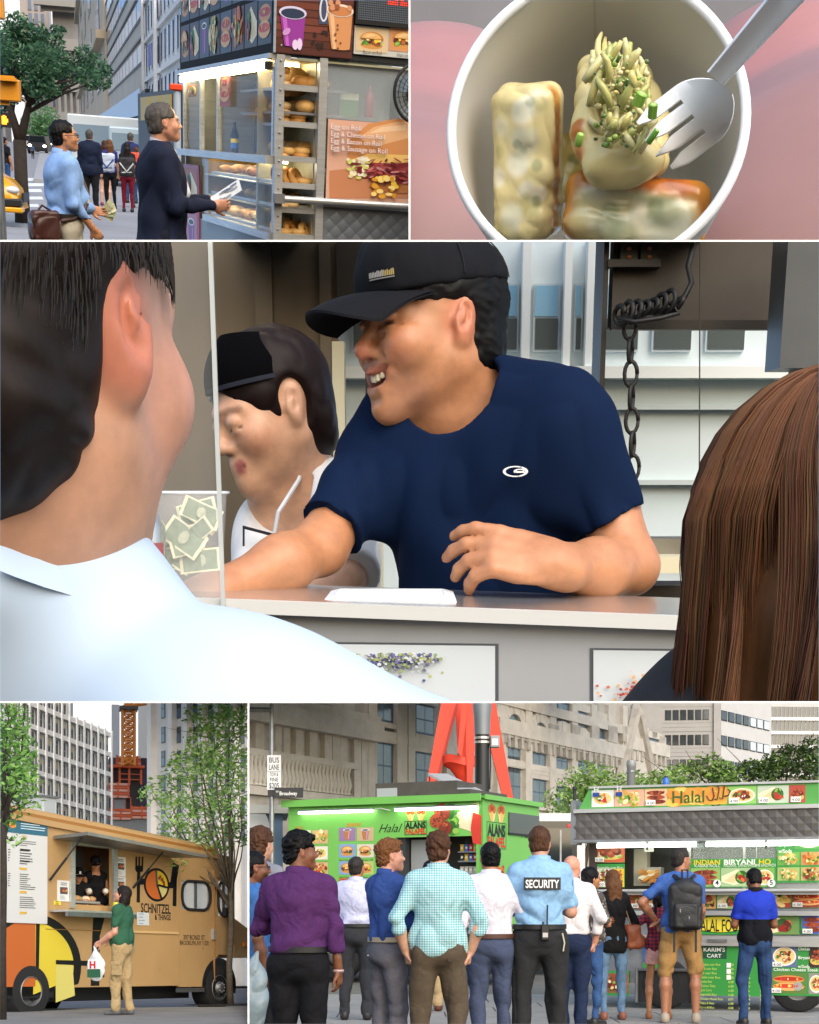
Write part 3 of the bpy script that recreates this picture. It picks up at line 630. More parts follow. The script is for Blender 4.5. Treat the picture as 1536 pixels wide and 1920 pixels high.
 # ================================================================ set: vendor at the counter of a food truck
use('vendor')
def slab(a,b,depth,height,mb=None,up=Vector((0,0,1)),col=None,back=None):
 """box whose top front edge runs from a to b"""
 mb=mb or MB();a,b=Vector(a),Vector(b);u=(b-a).normalized();w=back or u.cross(up)*-1
 if w.y<0:w=-w
 w=w.normalized()*depth;dn=up*-height
 v=[a,b,b+w,a+w,a+dn,b+dn,b+w+dn,a+w+dn]
 return mb.add(v,[(0,1,2,3),(7,6,5,4),(0,4,5,1),(1,5,6,2),(2,6,7,3),(3,7,4,0)],col)
def pan(px0,py0,px1,py1,Y,th,mb=None,col=None,bev=0):
 """an upright board facing the viewer, th thick, its front Y ahead"""
 a,b=at(px0,py1,Y),at(px1,py0,Y);mb=mb or MB()
 return mb.bx(a.x,b.x,Y,Y+th,a.z,b.z,bev,col)
 # --- the building across the street, seen through the truck's windows
M_PALE=mat('pale_facade','#c9d6da',.8,noise=(1.2,.05))
bld=thing('office_building','pale blue and white office building seen through the truck windows','building',at(1130,1000,9))
o_=at(1130,1000,9)
def vb(x0,y0,x1,y1,dy,th,mb=None):
 a,b=at(x0,y1,9),at(x1,y0,9);mb=mb or MB();return mb.bx(a.x-o_.x,b.x-o_.x,dy,dy+th,a.z-o_.z,b.z-o_.z)
ob('wall',vb(560,380,1700,1400,0,.3),M_PALE,bld)
for x in(905,985,1062,1103):ob('pilaster',vb(x-11,380,x+11,690,-.12,.119),mat('white_stone','#dfe6e6',.8),bld)
ob('cornice',vb(560,690,1700,712,-.16,.158),MATS['white_stone'],bld)
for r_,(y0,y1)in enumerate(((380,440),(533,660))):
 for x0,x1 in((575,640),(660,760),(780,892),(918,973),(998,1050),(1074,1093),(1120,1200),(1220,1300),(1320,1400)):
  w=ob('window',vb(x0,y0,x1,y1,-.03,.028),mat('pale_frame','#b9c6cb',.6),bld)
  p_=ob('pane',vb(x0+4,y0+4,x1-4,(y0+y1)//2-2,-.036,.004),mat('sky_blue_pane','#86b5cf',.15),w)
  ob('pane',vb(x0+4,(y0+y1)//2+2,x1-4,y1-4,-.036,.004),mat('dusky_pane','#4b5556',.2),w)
for y in(760,900,1040):
 ob('ledge',vb(1100,y,1700,y+9,-.08,.078),mat('grey_stone_line','#b4c0c2',.8),bld)
 # --- the truck: wall panels, posts, ledge, front
M_DARKW=mat('dark_steel_panel','#6b6050',.42,.45,noise=(2.2,.3),bump=(20,.08,.004),stretch=(1,1,.25))
M_POST=mat('brown_post','#2b2721',.5,.2,noise=(5,.2))
M_CREAM=mat('cream_trim','#d9d2b4',.6)
tr=thing('food_truck','open sided steel food truck with the serving counter the smiling man works at','food truck',at(768,1300,1.9))
O=at(768,1300,1.9)
def TP(name,m,mb,bev=None,label=None):return ob(name,mb,m,tr,label=label)
def sh(mb):
 for a in mb.v:a-=np.array(O)
 return mb
TP('wall_panel',M_DARKW,sh(pan(250,380,632,1330,3.0,.05)))
TP('wall_panel',M_DARKW,sh(pan(-60,380,249,1330,3.02,.05)))
for x in(612,500):TP('wall_seam',mat('seam_steel','#6b645a',.4,.8),sh(pan(x,380,x+6,1330,2.985,.012)))
TP('window_trim',M_CREAM,sh(pan(632,640,645,1330,2.98,.06)));TP('window_trim',M_CREAM,sh(pan(703,640,716,1330,2.98,.06)))
TP('window_post',M_POST,sh(pan(690,640,703,1330,2.97,.08)))
TP('window_header',M_POST,sh(pan(632,380,905,590,2.985,.06)))
TP('corner_post',M_POST,sh(pan(1103,380,1146,1330,2.6,.12)))
TP('upper_panel',mat('dark_upper_panel','#453f38',.6,.2,noise=(3,.25)),sh(pan(1146,380,1462,612,2.62,.05)))
TP('lower_trim',M_POST,sh(pan(1146,600,1462,618,2.6,.02)))
TP('steel_post',mat('blue_grey_steel','#5b5f63',.45,.8,noise=(3,.2)),sh(pan(1462,380,1600,690,2.4,.1)))  # upper post in a darker bluish steel
TP('post',M_POST,sh(pan(1462,690,1600,1330,2.42,.1)))
TP('sill',mat('steel_sill','#8d8a80',.4,.7),sh(pan(1146,1010,1462,1040,2.6,.1)))
TP('sill',M_POST,sh(pan(1146,1098,1462,1140,2.58,.12)))
TP('shelf',M_CREAM,sh(pan(1200,1045,1300,1075,2.5,.1)))
for px in(1180,1218): # sockets on the dark panel
 q=TP('power_socket',mat('socket_plate','#2a2724',.5),sh(pan(px-17,458,px+17,492,2.6,.018)))
 s_=MB().paint('#a5643c')
 for dy in(466,482):a=at(px,dy,2.598)-O;s_.ell(a,(.004,.002,.003),8,5)
 ob('outlet',s_,M_PAINTV,q)
TP('conduit',M_POST,sh(pan(1140,486,1240,500,2.59,.03)))
pts=[at(1300,440,2.58),at(1270,480,2.55),at(1300,505,2.55),at(1292,530,2.56),at(1250,545,2.55),at(1238,575,2.55),at(1205,580,2.55),at(1175,592,2.55),at(1160,600,2.54),at(1178,580,2.54),at(1218,566,2.54),at(1240,528,2.54)]
cd=MB().paint('#101012');cd.tube([at(1300,440,2.58),at(1298,470,2.56),at(1290,500,2.555),at(1297,530,2.555),at(1284,556,2.55),at(1262,570,2.55)],.0045,8)
c0_,c1_=at(1158,592,2.545),at(1268,562,2.545);dx_=(c1_-c0_).normalized();up_=Vector((0,0,1));pts=[]
for i in range(90):t=i/89;k_=.0125+.004*math.sin(t*9);pts.append(c0_.lerp(c1_,t)+up_*(k_*math.sin(t*44))+Vector((0,-.012*math.cos(t*44),0))+dx_*(.01*math.cos(t*44)))
cd.tube(pts,.0042,6);cd.tube([at(1158,596,2.54),at(1190,604,2.53),at(1240,596,2.53),at(1272,588,2.54),at(1256,566,2.54)],.0042,6)
tag(ob('power_cord',cd,M_PAINTV,None,180),'black power cord bunched over the dark panel by the sockets','cord')
ch=thing('chain','dark hanging chain in front of the right hand truck window','chain',at(1183,590,2.56));c0=at(1183,590,2.56)
for i in range(8):
 a,b=at(1180+(4 if i%2 else-3)+i,590+i*44,2.56)-c0,at(1181+(-3 if i%2 else 4)+i,590+i*44+46,2.56)-c0;m_=(a+b)/2;L=(b-a).length/2
 tw=.9 if i%2==0 else .35;pts=[m_+Vector((math.cos(t)*.0115*tw,math.cos(t)*.0115*(1-tw),math.sin(t)*L))for t in np.linspace(0,2*math.pi,15)]
 ob('link',MB().paint('#1c1915').tube(pts,.0033,6),M_PAINTV,ch,180)
tag(ob('hanging_wire',MB().paint('#3a352d').tube([at(1313,430,2.55),at(1312,700,2.55),at(1311,1000,2.55)],.0012,5),M_PAINTV),'thin straight wire hanging beside the dark chain in the truck window','wire')
eL,eR=at(250,1122,1.84),at(1600,1172,1.70)
M_LEDGE=mat('counter_steel','#c9cac8',.2,.8,noise=(2,.12),bump=(40,.05,.003),stretch=(.2,1,4))
TP('counter',M_LEDGE,sh(slab(eL,eR,.30,.006)),label='bright steel serving counter')
TP('counter_lip',mat('white_lip','#e4e4e0',.35,.2),sh(slab(eL+Vector((0,-.012,.004)),eR+Vector((0,-.012,.004)),.011,.016)))
q=Vector((0,.012,-.013));TP('front_panel',mat('front_steel','#b9bbbd',.4,.35,noise=(1.6,.18),bump=(12,.1,.006)),sh(slab(eL+q,eR+q,.03,.4)))
def frontpt(px,py,fwd=0.0):
 t=(px-250)/1350;base=eL.lerp(eR,t)+Vector((0,.012-fwd,0));p=at(px,py,base.y);return p
for i,(x0,x1,y0)in enumerate(((560,935,1203),(1106,1480,1215))): # framed menu pictures
 a,b,c,d=(frontpt(x,y,.004)for x,y in((x0,y0),(x1,y0+4),(x1,1420),(x0,1420)))
 f_=TP('picture_frame',mat('frame_steel','#90959a',.3,.8),sh(MB().grid([[a,b],[d,c]])))
 n_=Vector((0,-.002,0));k=lambda p,t:p+(((a+c)/2)-p)*t+n_
 mb=MB().quad(*[k(p,.035)for p in(a,b,c,d)],col='#d5dcdf')
 fr=ob('picture',sh(mb),M_INK,f_)
 bl=MB();rr=random.Random(i)
 cx,cy,cs=((745,1226,('#5a608f','#7a72a0','#b3b878','#93a570','#c9cfd3','#d5dcdf')),(1225,1300,('#c05545','#cc7460','#b04a40','#d9b48a','#d5c8c0')))[i]
 for j in range(420):
  px,py=cx+rr.gauss(0,34),cy+abs(rr.gauss(0,14))if i==0 else cy+rr.gauss(0,16);s_=rr.uniform(1.5,4.5)
  p=frontpt(px,py,.0062+.00003*j);bl.flat([(math.cos(t)*s_*.00062,math.sin(t)*s_*.0005)for t in np.linspace(0,5.6,7)],p,(1,0,0),(0,0,1),col=rr.choice(cs))
 ob('printed_food',sh(bl),M_INK,f_)
 # clear shield with a bright edge, jar of banknotes, can, takeaway box
sh_=thing('plastic_shield','clear upright plastic shield in front of the woman, its edge bright','shield',at(300,1120,1.8));so=at(300,1120,1.8)
a,b=at(-120,1140,1.8)-so,at(393,400,1.8)-so
ob('clear_sheet',MB().bx(a.x,b.x-.003,0,.004,a.z,b.z),glass('shield_plastic','#e8eef0',.05),sh_)
ob('edge',MB().bx(b.x-.003,b.x+.002,-.001,.005,a.z,b.z),mat('bright_plastic_edge','#c9d0d0',.25,alpha=.75),sh_)
jr=thing('tip_jar','clear plastic tub stuffed with folded dollar notes on the counter','tip jar',at(362,1125,1.92));jo=at(362,1125,1.92);top=at(368,930,1.92)-jo
prof=[(.034,0),(.036,.004),(.047,top.z),(.0495,top.z+.003),(.0495,top.z+.006),(.0462,top.z+.003),(.0345,.006),(.0,.006)]
ob('tub',MB().lathe(prof,32),glass('tub_plastic','#f4f6f6',.1),jr,180)
ob('tub_rim',MB().tube([(math.cos(t)*.0495,math.sin(t)*.0495,top.z+.004)for t in np.linspace(0,2*math.pi,33)],.0016,6),mat('rim_plastic','#e2e8ea',.25,alpha=.8),jr,180)
M_NOTE=mat('banknote_paper',vc=True,rough=.8,noise=(90,.25))
rr=random.Random(4)
for i in range(11):
 an=rr.uniform(-1.1,1.1);cx,cy=rr.uniform(-.018,.018),rr.uniform(-.02,.015);z=rr.uniform(.045,top.z-.012);u=Vector((math.cos(an),rr.uniform(-.3,.3),math.sin(an))).normalized();v=Vector((0,-1,.25)).cross(u).normalized();n_=u.cross(v)
 hw,hh=rr.uniform(.020,.03),rr.uniform(.010,.017);c=Vector((cx,cy,z));m_=MB()
 for(lx,cc)in((1,'#e6e2c0'),(.84,'#86947a')):
  o2=n_*(.0004*(1 if lx<1 else 0));m_.add([c+u*(sx*hw*lx)+v*(sy*hh*lx)+n_*(.002*math.sin(sx*2+i))+o2 for sx,sy in((-1,-1),(0,-1),(1,-1),(1,1),(0,1),(-1,1))],[(0,1,4,5),(1,2,3,4)],cc)
 m_.add([c+u*(math.cos(t)*hw*.25)+v*(math.sin(t)*hh*.55)+n_*.0012 for t in np.linspace(0,5.6,8)],[tuple(range(8))],'#b9bda0')
 nt=ob('banknote',m_,M_NOTE,None,label=None);TOPS.pop();nt.parent=jr
cn=thing('drink_can','silver and red drinks can beside the tip jar','can',at(268,1125,1.9));co=at(262,968,1.9)-at(262,1125,1.9)
ob('can_body',MB().paint('#9c9fa4').lathe([(.026,0),(.031,.006),(.032,.012),(.032,co.z-.01),(.028,co.z),(.027,co.z+.002),(.026,co.z-.001),(.0,co.z-.001)],28),mat('can_metal','#b9bcc0',.25,.9),cn,60)
lb=MB()
for(t0,t1,z0,z1,c)in((-1.0,-.35,.02,.07,'#8e1d2c'),(-2.6,-1.3,.05,.075,'#3a3c44'),(-2.2,-1.7,.015,.045,'#b9bcc4')):
 lb.grid([[(.0324*math.cos(t),.0324*math.sin(t),z)for t in np.linspace(t0,t1,6)]for z in(z0,z1)],c)
ob('can_label',lb,M_INK,cn,180)
tb=thing('takeaway_box','white foam takeaway box on the counter before the man','food box',at(732,1140,1.9));to=at(732,1140,1.9);a,b,t_=at(606,1140,1.9)-to,at(858,1140,1.9)-to,at(732,1116,1.9)-to
ob('lid',MB().grid([[(a.x+i*.008,-.02+i*.006,z),(b.x-i*.008,-.02+i*.006,z),(b.x-i*.008,.12-i*.006,z),(a.x+i*.008,.12-i*.006,z)]for i,z in((0,0),(.3,t_.z*.75),(2,t_.z),(2.2,t_.z-.001))],wrap=True,caps=True),mat('foam_white','#d4d8da',.7),tb)
ob('rim',MB().bx(a.x-.004,b.x+.004,-.024,.124,-.002,.0015),MATS['foam_white'],tb)
# --- the smiling vendor
def hero():
 Y=2.2;root=thing('person','smiling man in a black cap and navy t-shirt leaning over the steel counter','person',at(930,1300,2.25));o=at(930,1300,2.25)
 def q(px,py,Y):return at(px,py,Y)-o
 Hc=q(808,615,2.23);Hm=Matrix.Translation(Hc)@Matrix.Rotation(R(117),4,'Z')@Matrix.Rotation(R(-4),4,'X')@Matrix.Rotation(R(4),4,'Y')
 hp=head_prims(open_mouth=True,nose=1.1,full=1.06)
 # smiling face: raised cheeks, creases, open mouth with lips
 for s in(-1,1):
  hp+=[ell((s*.044,.066,-.026),(.026,.024,.024),.02),ell((s*.03,.08,-.045),(.012,.012,.018),.015),
  ell((s*.031,.0815,.011),(.020,.0105,.0075),.005),ell((s*.031,.084,-.0055),(.019,.0095,.0065),.005),ell((s*.034,.082,-.017),(.02,.01,.007),.006)]
  for(p0,p1,r_)in(((.019,.1035,-.0265),(.043,.082,-.050),.0030),((.016,.0965,.0025),(.047,.0805,.0035),.0026),((.05,.077,.005),(.068,.052,.014),.0018),((.05,.077,.002),(.069,.052,.001),.0018),((.049,.078,-.002),(.066,.056,-.012),.0018),((.04,.089,-.05),(.047,.074,-.075),.0022),((.02,.097,.019),(.014,.1,.027),.0016),((.02,.096,-.011),(.046,.082,-.0115),.0018)):
   hp+=[cap((s*p0[0],p0[1],p0[2]),(s*p1[0],p1[1],p1[2]),r_,r_*.6,.006,'s')]
 hp+=[cap((s*.039,.0805,-.0425),(0,.1,-.0575),.0050,.0062,.006)for s in(-1,1)]+[cap((s*.039,.0795,-.0445),(s*.015,.0915,-.0765),.005,.0062,.006)for s in(-1,1)]
 hp+=[cap((-.015,.0915,-.0765),(.015,.0915,-.0765),.0064,.0064,.006),ell((0,.098,-.0655),(.026,.03,.0082),.003,'s'),cap((.016,.094,-.064),(.032,.091,-.0505),.0065,.004,.003,'s'),cap((-.016,.094,-.064),(-.032,.091,-.0505),.0065,.004,.003,'s'),sph((0,.080,-.104),.017,.02),cap((-.012,.0985,-.0925),(.012,.0985,-.0925),.003,.003,.008,'s')]
 B=tf(hp,Hm)
 B+=[cap(Hm@Vector((0,-.03,-.05)),q(880,765,2.27),.062,.066,.03),cap(Hm@Vector((.045,.01,-.06)),q(835,790,2.22),.022,.014,.03),ell(q(880,800,2.28),(.13,.08,.06),.05)]
 # arms
 B+=[cap(q(645,958,2.20),q(600,1026,2.14),.040,.036,.02),cap(q(600,1026,2.14),q(530,1058,2.07),.036,.035,.02),cap(q(530,1058,2.07),q(385,1118,2.0),.034,.025,.03)]
 B+=hand(q(385,1118,2.0),(-1,-.3,-.35),(.1,.5,-.8),(0,-1,-.2),1.0)
 B+=[cap(q(1135,940,2.16),q(1183,1062,2.12),.043,.036,.02),cap(q(1183,1062,2.12),q(1120,1068,2.06),.036,.037,.02),cap(q(1120,1068,2.06),q(1040,1058,1.98),.036,.028,.03)]
 B+=hand(q(1040,1064,1.98),(-.93,-.05,.26),(-.12,.72,-.68),(.2,.62,.72),.98,spread=.15,curls=[(.28,.5),(.45,.55),(.62,.6),(.8,.6)],rf=.0095,thumb=(.5,.8,.45))
 B+=[cap(q(880,800,2.28),q(735,830,2.28),.035,.032,.02),cap(q(735,830,2.28),q(645,958,2.20),.03,.035,.02),cap(q(880,800,2.28),q(1062,800,2.16),.035,.035,.02),cap(q(1062,800,2.16),q(1135,940,2.16),.035,.04,.02)]
 lipc='#9a4f46'
 pt=[(Hm@Vector((s*.039,.081,-.0425)),(Hm@Vector((0,.102,-.058)),.0088),lipc,.6)for s in(-1,1)]+[(Hm@Vector((s*.039,.08,-.045)),(Hm@Vector((s*.012,.093,-.0765)),.0088),lipc,.7)for s in(-1,1)]+[(Hm@Vector((0,.08,-.068)),.0135,'#32100e',.95)]
 pt+=[(Hm@Vector((s*.017,.0945,.0025)),(Hm@Vector((s*.048,.0785,.0035)),.0030),'#24130f',.9)for s in(-1,1)]+[(Hm@Vector((s*.016,.094,.030)),(Hm@Vector((s*.05,.072,.025)),.0062),'#4a3428',.6)for s in(-1,1)]
 pt+=[(Hm@Vector((s*.046,.07,-.028)),.03,'#c4705a',.5)for s in(-1,1)]+[(Hm@Vector((s*.08,-.012,0)),.04,'#c06f58',.5)for s in(-1,1)]+[(Hm@Vector((0,.112,-.026)),.022,'#c26d58',.5),(Hm@Vector((-.03,.06,-.09)),(Hm@Vector((.03,.06,-.09)),.042),'#9a705c',.45)]
 solid('body',B,.0034,SKIN,root,base='#b37c58',paint=pt,relax=1)
 tm=MB().paint('#e6dcc0')
 for i in range(-3,4):c=Hm@Vector((i*.0072,.0932-i*i*.0011,-.0625+i*i*.0010));tm.box(c,(.0069,.006,.0115),Hm.to_3x3(),.0014)
 ob('teeth',tm,M_PAINTV,root,40)
 # hair under the cap, grey at the temple
 hs=tf(hair_prims('short'),Hm);solid('hair',hs,.0036,HAIR['black'],root,fold=.003,ff=190,seed=2)
 hb=MB();rr=random.Random(9)
 for i in range(260):
  z=rr.uniform(-.012,.045);y=.028+rr.gauss(0,.012)+(.045-z)*-.15;p=Hm@Vector((.0735+.003*rr.random(),y,z));p2=p+Hm.to_3x3()@Vector((.003,rr.uniform(-.007,.002),-.012))
  hb.tube([p,p2],[.0009,.0004],4,col=rr.choice(['#161314','#6a6866','#8d8a88','#2a2727']))
 hbk=hb
 for i in range(1100):
  a=rr.uniform(-.2,1.15);p=Vector((.076*math.cos(a*1.4),-.03-.075*math.sin(a*1.2),rr.uniform(-.055,.05)));n_=Vector((p.x,p.y+.015,0)).normalized();p=Hm@p;p2=p+Hm.to_3x3()@(n_*.008+Vector((0,-.006,rr.uniform(-.012,-.004))));hb.tube([p,p2],[.0011,.0004],4,col=rr.choice(['#0d0c0d','#151314','#1e1b1c']))
 ob('sideburn_hair',hb,mat('hair_strands',vc=True,rough=.6,spec=.2),root)
 # t-shirt
 T=[ell(q(905,905,2.25),(.140,.115,.16),.06),ell(q(922,1070,2.25),(.134,.105,.17),.07),ell(q(925,1250,2.25),(.14,.11,.15),.07),cap(q(745,818,2.28),q(1050,790,2.16),.052,.055,.06),cap(q(1040,780,2.17),q(905,742,2.24),.05,.05,.05),cap(q(760,810,2.28),q(850,765,2.26),.05,.05,.05),
 cap(q(738,835,2.28),q(626,985,2.17),.062,.055,.045),cap(q(1062,800,2.16),q(1142,965,2.15),.062,.057,.045),ell(q(1000,880,2.16),(.07,.05,.08),.05),ell(q(800,900,2.24),(.08,.08,.09),.05)]
 T+=[sph(q(852,742,2.2),.068,.012,'s')]
 for hc,ax in((q(617,1000,2.165),q(617,1000,2.165)-q(730,838,2.28)),(q(1147,985,2.15),q(1147,985,2.15)-q(1068,810,2.16))):
  ax=ax.normalized();rt=Vector((0,0,1)).rotation_difference(ax).to_matrix();T.append(rbox(hc+ax*.1,(.085,.085,.1),0,.006,'s',rot=rt))
 wr=lambda V:.5+1.0*np.exp(-((V[:,2]-q(0,1000,2.2).z)/.06)**2)+.7*np.clip((np.abs(V[:,0]+.0)-.11)*12,0,1)
 M_NAVY=mat('navy_jersey','#071a38',.85,noise=(3,.1),bump=(300,.12,.001),spec=.12)
 sh_=solid('tshirt',T,.0042,M_NAVY,root,fold=.011,ff=26,seed=11,fmask=wr)
 cl=[]
 for i in range(26):
  t=i/25;px=770+(938-770)*t;py=762+(690-762)*t+58*math.sin(math.pi*t)**.9;cl.append(q(px,py,2.185+.03*(2*t-1)**2+.03*t))
 ob('neckband',MB().tube(cl,.0085,8),M_NAVY,root,180)
 # chest emblem
 em=MB();c=q(966,884,2.1);n_=Vector((0,-1,.05))
 def arc(t0,t1,r0,r1,sx=1.0,cx=0.0):return[(cx+math.cos(t)*r0*sx,math.sin(t)*r0*.42)for t in np.linspace(t0,t1,14)]+[(cx+math.cos(t)*r1*sx,math.sin(t)*r1*.42)for t in np.linspace(t1,t0,14)]
 def strip(poly):
  k=len(poly)//2
  for i in range(k-1):em.flat([poly[i],poly[i+1],poly[2*k-2-i],poly[2*k-1-i]],c+Vector((0,.0,0)),(1,0,0),(0,0,1),'#d9dcdf')
 strip(arc(.35*math.pi,1.62*math.pi,.0170,.0132));strip(arc(-.45*math.pi,.33*math.pi,.0170,.0130));strip(arc(.1*math.pi,1.15*math.pi,.0085,.005,1,.006))
 em.flat([(.001,.0005),(.0118,.0005),(.013,-.0018),(.0005,-.0018)],c,(1,0,0),(0,0,1),'#d9dcdf')
 ob('emblem',em,M_INK,sh_).location=(0,-.006,0)
 # cap with a curved brim and small stitched badge
 M_CAP=mat('black_cap_cloth','#0e1016',.85,noise=(8,.15),bump=(220,.15,.001),spec=.2)
 cp=solid('cap',tf([ell((0,-.012,.052),(.0865,.1075,.082),.02),ell((0,.045,.075),(.06,.05,.05),.04),rbox((0,0,-.06),(.2,.2,.105),0,.006,'s',rot=Matrix.Rotation(R(-4),3,'X'))],Hm),.0038,M_CAP,root,fold=.004,ff=45,seed=4)
 P=[]
 for i in range(17):
  a=-1.25+2.5*i/16;row=[]
  for j in range(7):
   t=j/6;r0=Vector((.080*math.sin(a),.0+.092*math.cos(a),.047));r1=Vector((.083*math.sin(a)*(.93),.03+.152*math.cos(a)**.55*1.0+.0,.027));p=r0.lerp(r1,t)
   p.z+=-.030*(p.x/.083)**2*(.4+.6*t)+.006*math.sin(t*3.1);row.append(Hm@p)
  P.append(row)
 bm_=MB();bm_.grid(P);up_=Hm.to_3x3()@Vector((0,0,-.0035));bm_.grid([[p+up_ for p in r_][::-1]for r_ in P])
 bm_.grid([[r_[-1]for r_ in P],[r_[-1]+up_ for r_ in P]]);ob('brim',bm_,M_CAP,cp,60)
 seam=MB().paint('#05060a')
 for ang in(.0,1.05,2.1):seam.tube([Hm@(Vector((.0875*math.cos(t)*math.cos(ang),-.012+.1085*math.cos(t)*math.sin(ang),.052+.083*math.sin(t))))for t in np.linspace(.05,3.09,20)],.0012,4)
 ob('seam',seam,M_PAINTV,cp);bt=MB().paint('#0b0c12').ell(Hm@Vector((0,-.012,.136)),(.008,.008,.004),10,6);ob('button',bt,M_PAINTV,cp,180)
 bd=MB();rr=random.Random(3)
 fx=lambda a,z:Hm@Vector((.0955*math.sin(a),-.012+.119*math.cos(a),z))
 for i in range(15):
  a=-.30-i*.026;bd.quad(fx(a,.0605),fx(a-.02,.0605),fx(a-.02,.066+rr.uniform(0,.003)),fx(a,.066+rr.uniform(0,.003)),col='#9c9a96' if i<9 else '#a08d5a');bd.quad(fx(a,.0575),fx(a-.024,.0575),fx(a-.024,.0592),fx(a,.0592),col='#7d7c7a')
 ob('badge',bd,M_INK,cp)
hero()
# --- the woman behind the shield
def woman():
 root=thing('person','woman with a dark bob and headband, in a white t-shirt, looking down','person',at(560,1300,2.5));o=at(560,1300,2.5)
 def q(px,py,Y):return at(px,py,Y)-o
 Hm=Matrix.Translation(q(505,772,2.49))@Matrix.Rotation(R(121),4,'Z')@Matrix.Rotation(R(-20),4,'X')@Matrix.Rotation(R(6),4,'Y')@Matrix.Scale(.95,4)
 hp=head_prims(open_mouth=True,nose=.55,full=1.05)+[cap((-.023,.085,-.0575),(.0,.0905,-.0565),.006,.0066,.006),cap((.023,.085,-.0575),(.0,.0905,-.0565),.006,.0066,.006),cap((-.018,.0865,-.0672),(.018,.0865,-.0672),.007,None,.007),sph((0,.074,-.098),.018,.02)];lips='#9a4a50'
 for s in(-1,1):hp+=[ell((s*.031,.0805,.006),(.0185,.0115,.012),.006),ell((s*.031,.081,-.009),(.017,.010,.007),.006),cap((s*.016,.0925,-.0055),(s*.047,.0785,-.0045),.0016,.001,.003,'s')]
 B=tf(hp,Hm)+[cap(Hm@Vector((0,-.03,-.05)),q(560,920,2.52),.053,.058,.03),ell(q(565,975,2.54),(.1,.06,.06),.05)]
 B+=[cap(q(640,1080,2.42),q(590,1145,2.35),.038,.036,.02),cap(q(590,1145,2.35),q(480,1165,2.2),.036,.026,.03)]+hand(q(480,1165,2.2),(-1,-.3,-.1),(0,.3,-1),(0,-1,0),.9)
 B+=[cap(q(565,975,2.54),q(622,945,2.50),.035,.035,.02),cap(q(622,945,2.50),q(640,1080,2.42),.035,.036,.02)]
 pt=[(Hm@Vector((-.022,.091,-.0575)),(Hm@Vector((.022,.091,-.0575)),.0095),lips,.8),(Hm@Vector((-.019,.091,-.0668)),(Hm@Vector((.019,.091,-.0668)),.0095),lips,.8),(Hm@Vector((-.026,.088,-.0618)),(Hm@Vector((.026,.088,-.0618)),.0042),'#4a1a20',.8)]+[(Hm@Vector((s*.016,.0925,-.0055)),(Hm@Vector((s*.048,.0785,-.0045)),.0036),'#1a1010',.9)for s in(-1,1)]
 pt+=[(Hm@Vector((s*.017,.094,.027)),(Hm@Vector((s*.05,.071,.022)),.0065),'#5a3c2e',.5)for s in(-1,1)]+[(Hm@Vector((s*.046,.06,-.03)),.035,'#c07860',.35)for s in(-1,1)]
 solid('body',B,.0042,SKIN,root,base='#cf9f80',paint=pt)
 hs=tf([ell((0,-.02,.036),(.087,.105,.096),.012),ell((0,-.05,-.035),(.078,.054,.075),.03),ell((.056,-.04,-.025),(.028,.045,.07),.03),cap((.062,.03,.04),(.079,.048,-.03),.02,.008,.02),cap((.079,.035,.02),(.080,.05,-.062),.012,.004,.012),ell((0,.12,-.03),(.064,.085,.1),.015,'s'),rbox((0,.16,-.06),(.13,.1,.075),.01,.01,'s'),rbox((0,0,-.24),(.2,.2,.13),0,.02,'s'),ell((-.088,-.013,-.004),(.034,.027,.046),.006,'s'),ell((.088,-.013,-.004),(.034,.027,.046),.006,'s')],Hm)
 solid('hair',hs,.0044,hairmat('near_black_hair','#1b1110'),root,fold=.003,ff=60,seed=6)
 hb=MB()
 for(z0,z1,o2,c)in((.053,.122,1.03,'#050507'),(.046,.053,1.035,'#2c2f38')):
  P=[]
  for z in np.linspace(z0,z1,9):
   kz=math.sqrt(max(0,1-((z-.036)/.098)**2));P.append([Hm@Vector((math.sin(t)*.0885*kz*o2*(1-.22*max(0,abs(t)-1.1)),-.02+.1065*math.cos(t)*kz*o2,z+.018*math.cos(t)-.004))for t in np.linspace(-1.6,1.6,33)])
  hb.grid(P,c)
 hb.box(Hm@Vector((.066,.062,.052)),(.006,.004,.008),Hm.to_3x3(),col='#8b8e96')
 ob('headband',hb,mat('matte_dark_cloth',vc=True,rough=.95,spec=.05),root,180)
 M_WH=mat('white_jersey','#e4e4e4',.85,noise=(3,.04),bump=(9,.5,.02,1),spec=.2)
 T=[ell(q(575,1080,2.56),(.125,.1,.16),.06),ell(q(560,1250,2.56),(.13,.11,.16),.06),cap(q(500,980,2.54),q(600,935,2.54),.04,.05,.05),cap(q(580,895,2.54),q(622,945,2.50),.045,.062,.04),cap(q(622,945,2.50),q(645,1065,2.43),.062,.06,.04),ell(q(500,1080,2.49),(.06,.06,.09),.05),sph(q(525,935,2.47),.058,.012,'s')]
 ax=(q(640,1100,2.40)-q(628,975,2.52)).normalized();T.append(rbox(q(632,1092,2.42)+ax*.1,(.09,.09,.1),0,.006,'s',rot=Vector((0,0,1)).rotation_difference(ax).to_matrix()))
 t=solid('tshirt',T,.005,M_WH,root,fold=.013,ff=24,seed=8)
 ob('apron_strap',MB().paint('#d9dadc').tube([q(578,840,2.53),q(560,900,2.45),q(522,960,2.4),(q(505,1060,2.395))],.0035,6),M_PAINTV,root)
 bw=MB().paint('#dcdddf');bw.tube([q(578,845,2.53),q(590,835,2.5),q(600,865,2.5),q(585,870,2.5)],[.004,.011,.012,.005],8);ob('apron_bow',bw,M_PAINTV,root,180)
 pr=MB();pr.quad(q(455,990,2.4),q(459,990,2.4),q(459,1024,2.4),q(455,1024,2.4),'#26262c');pr.quad(q(455,985,2.4),q(512,1000,2.39),q(512,1006,2.39),q(455,991,2.4),'#26262c');ob('printed_line',pr,M_INK,root)
woman()
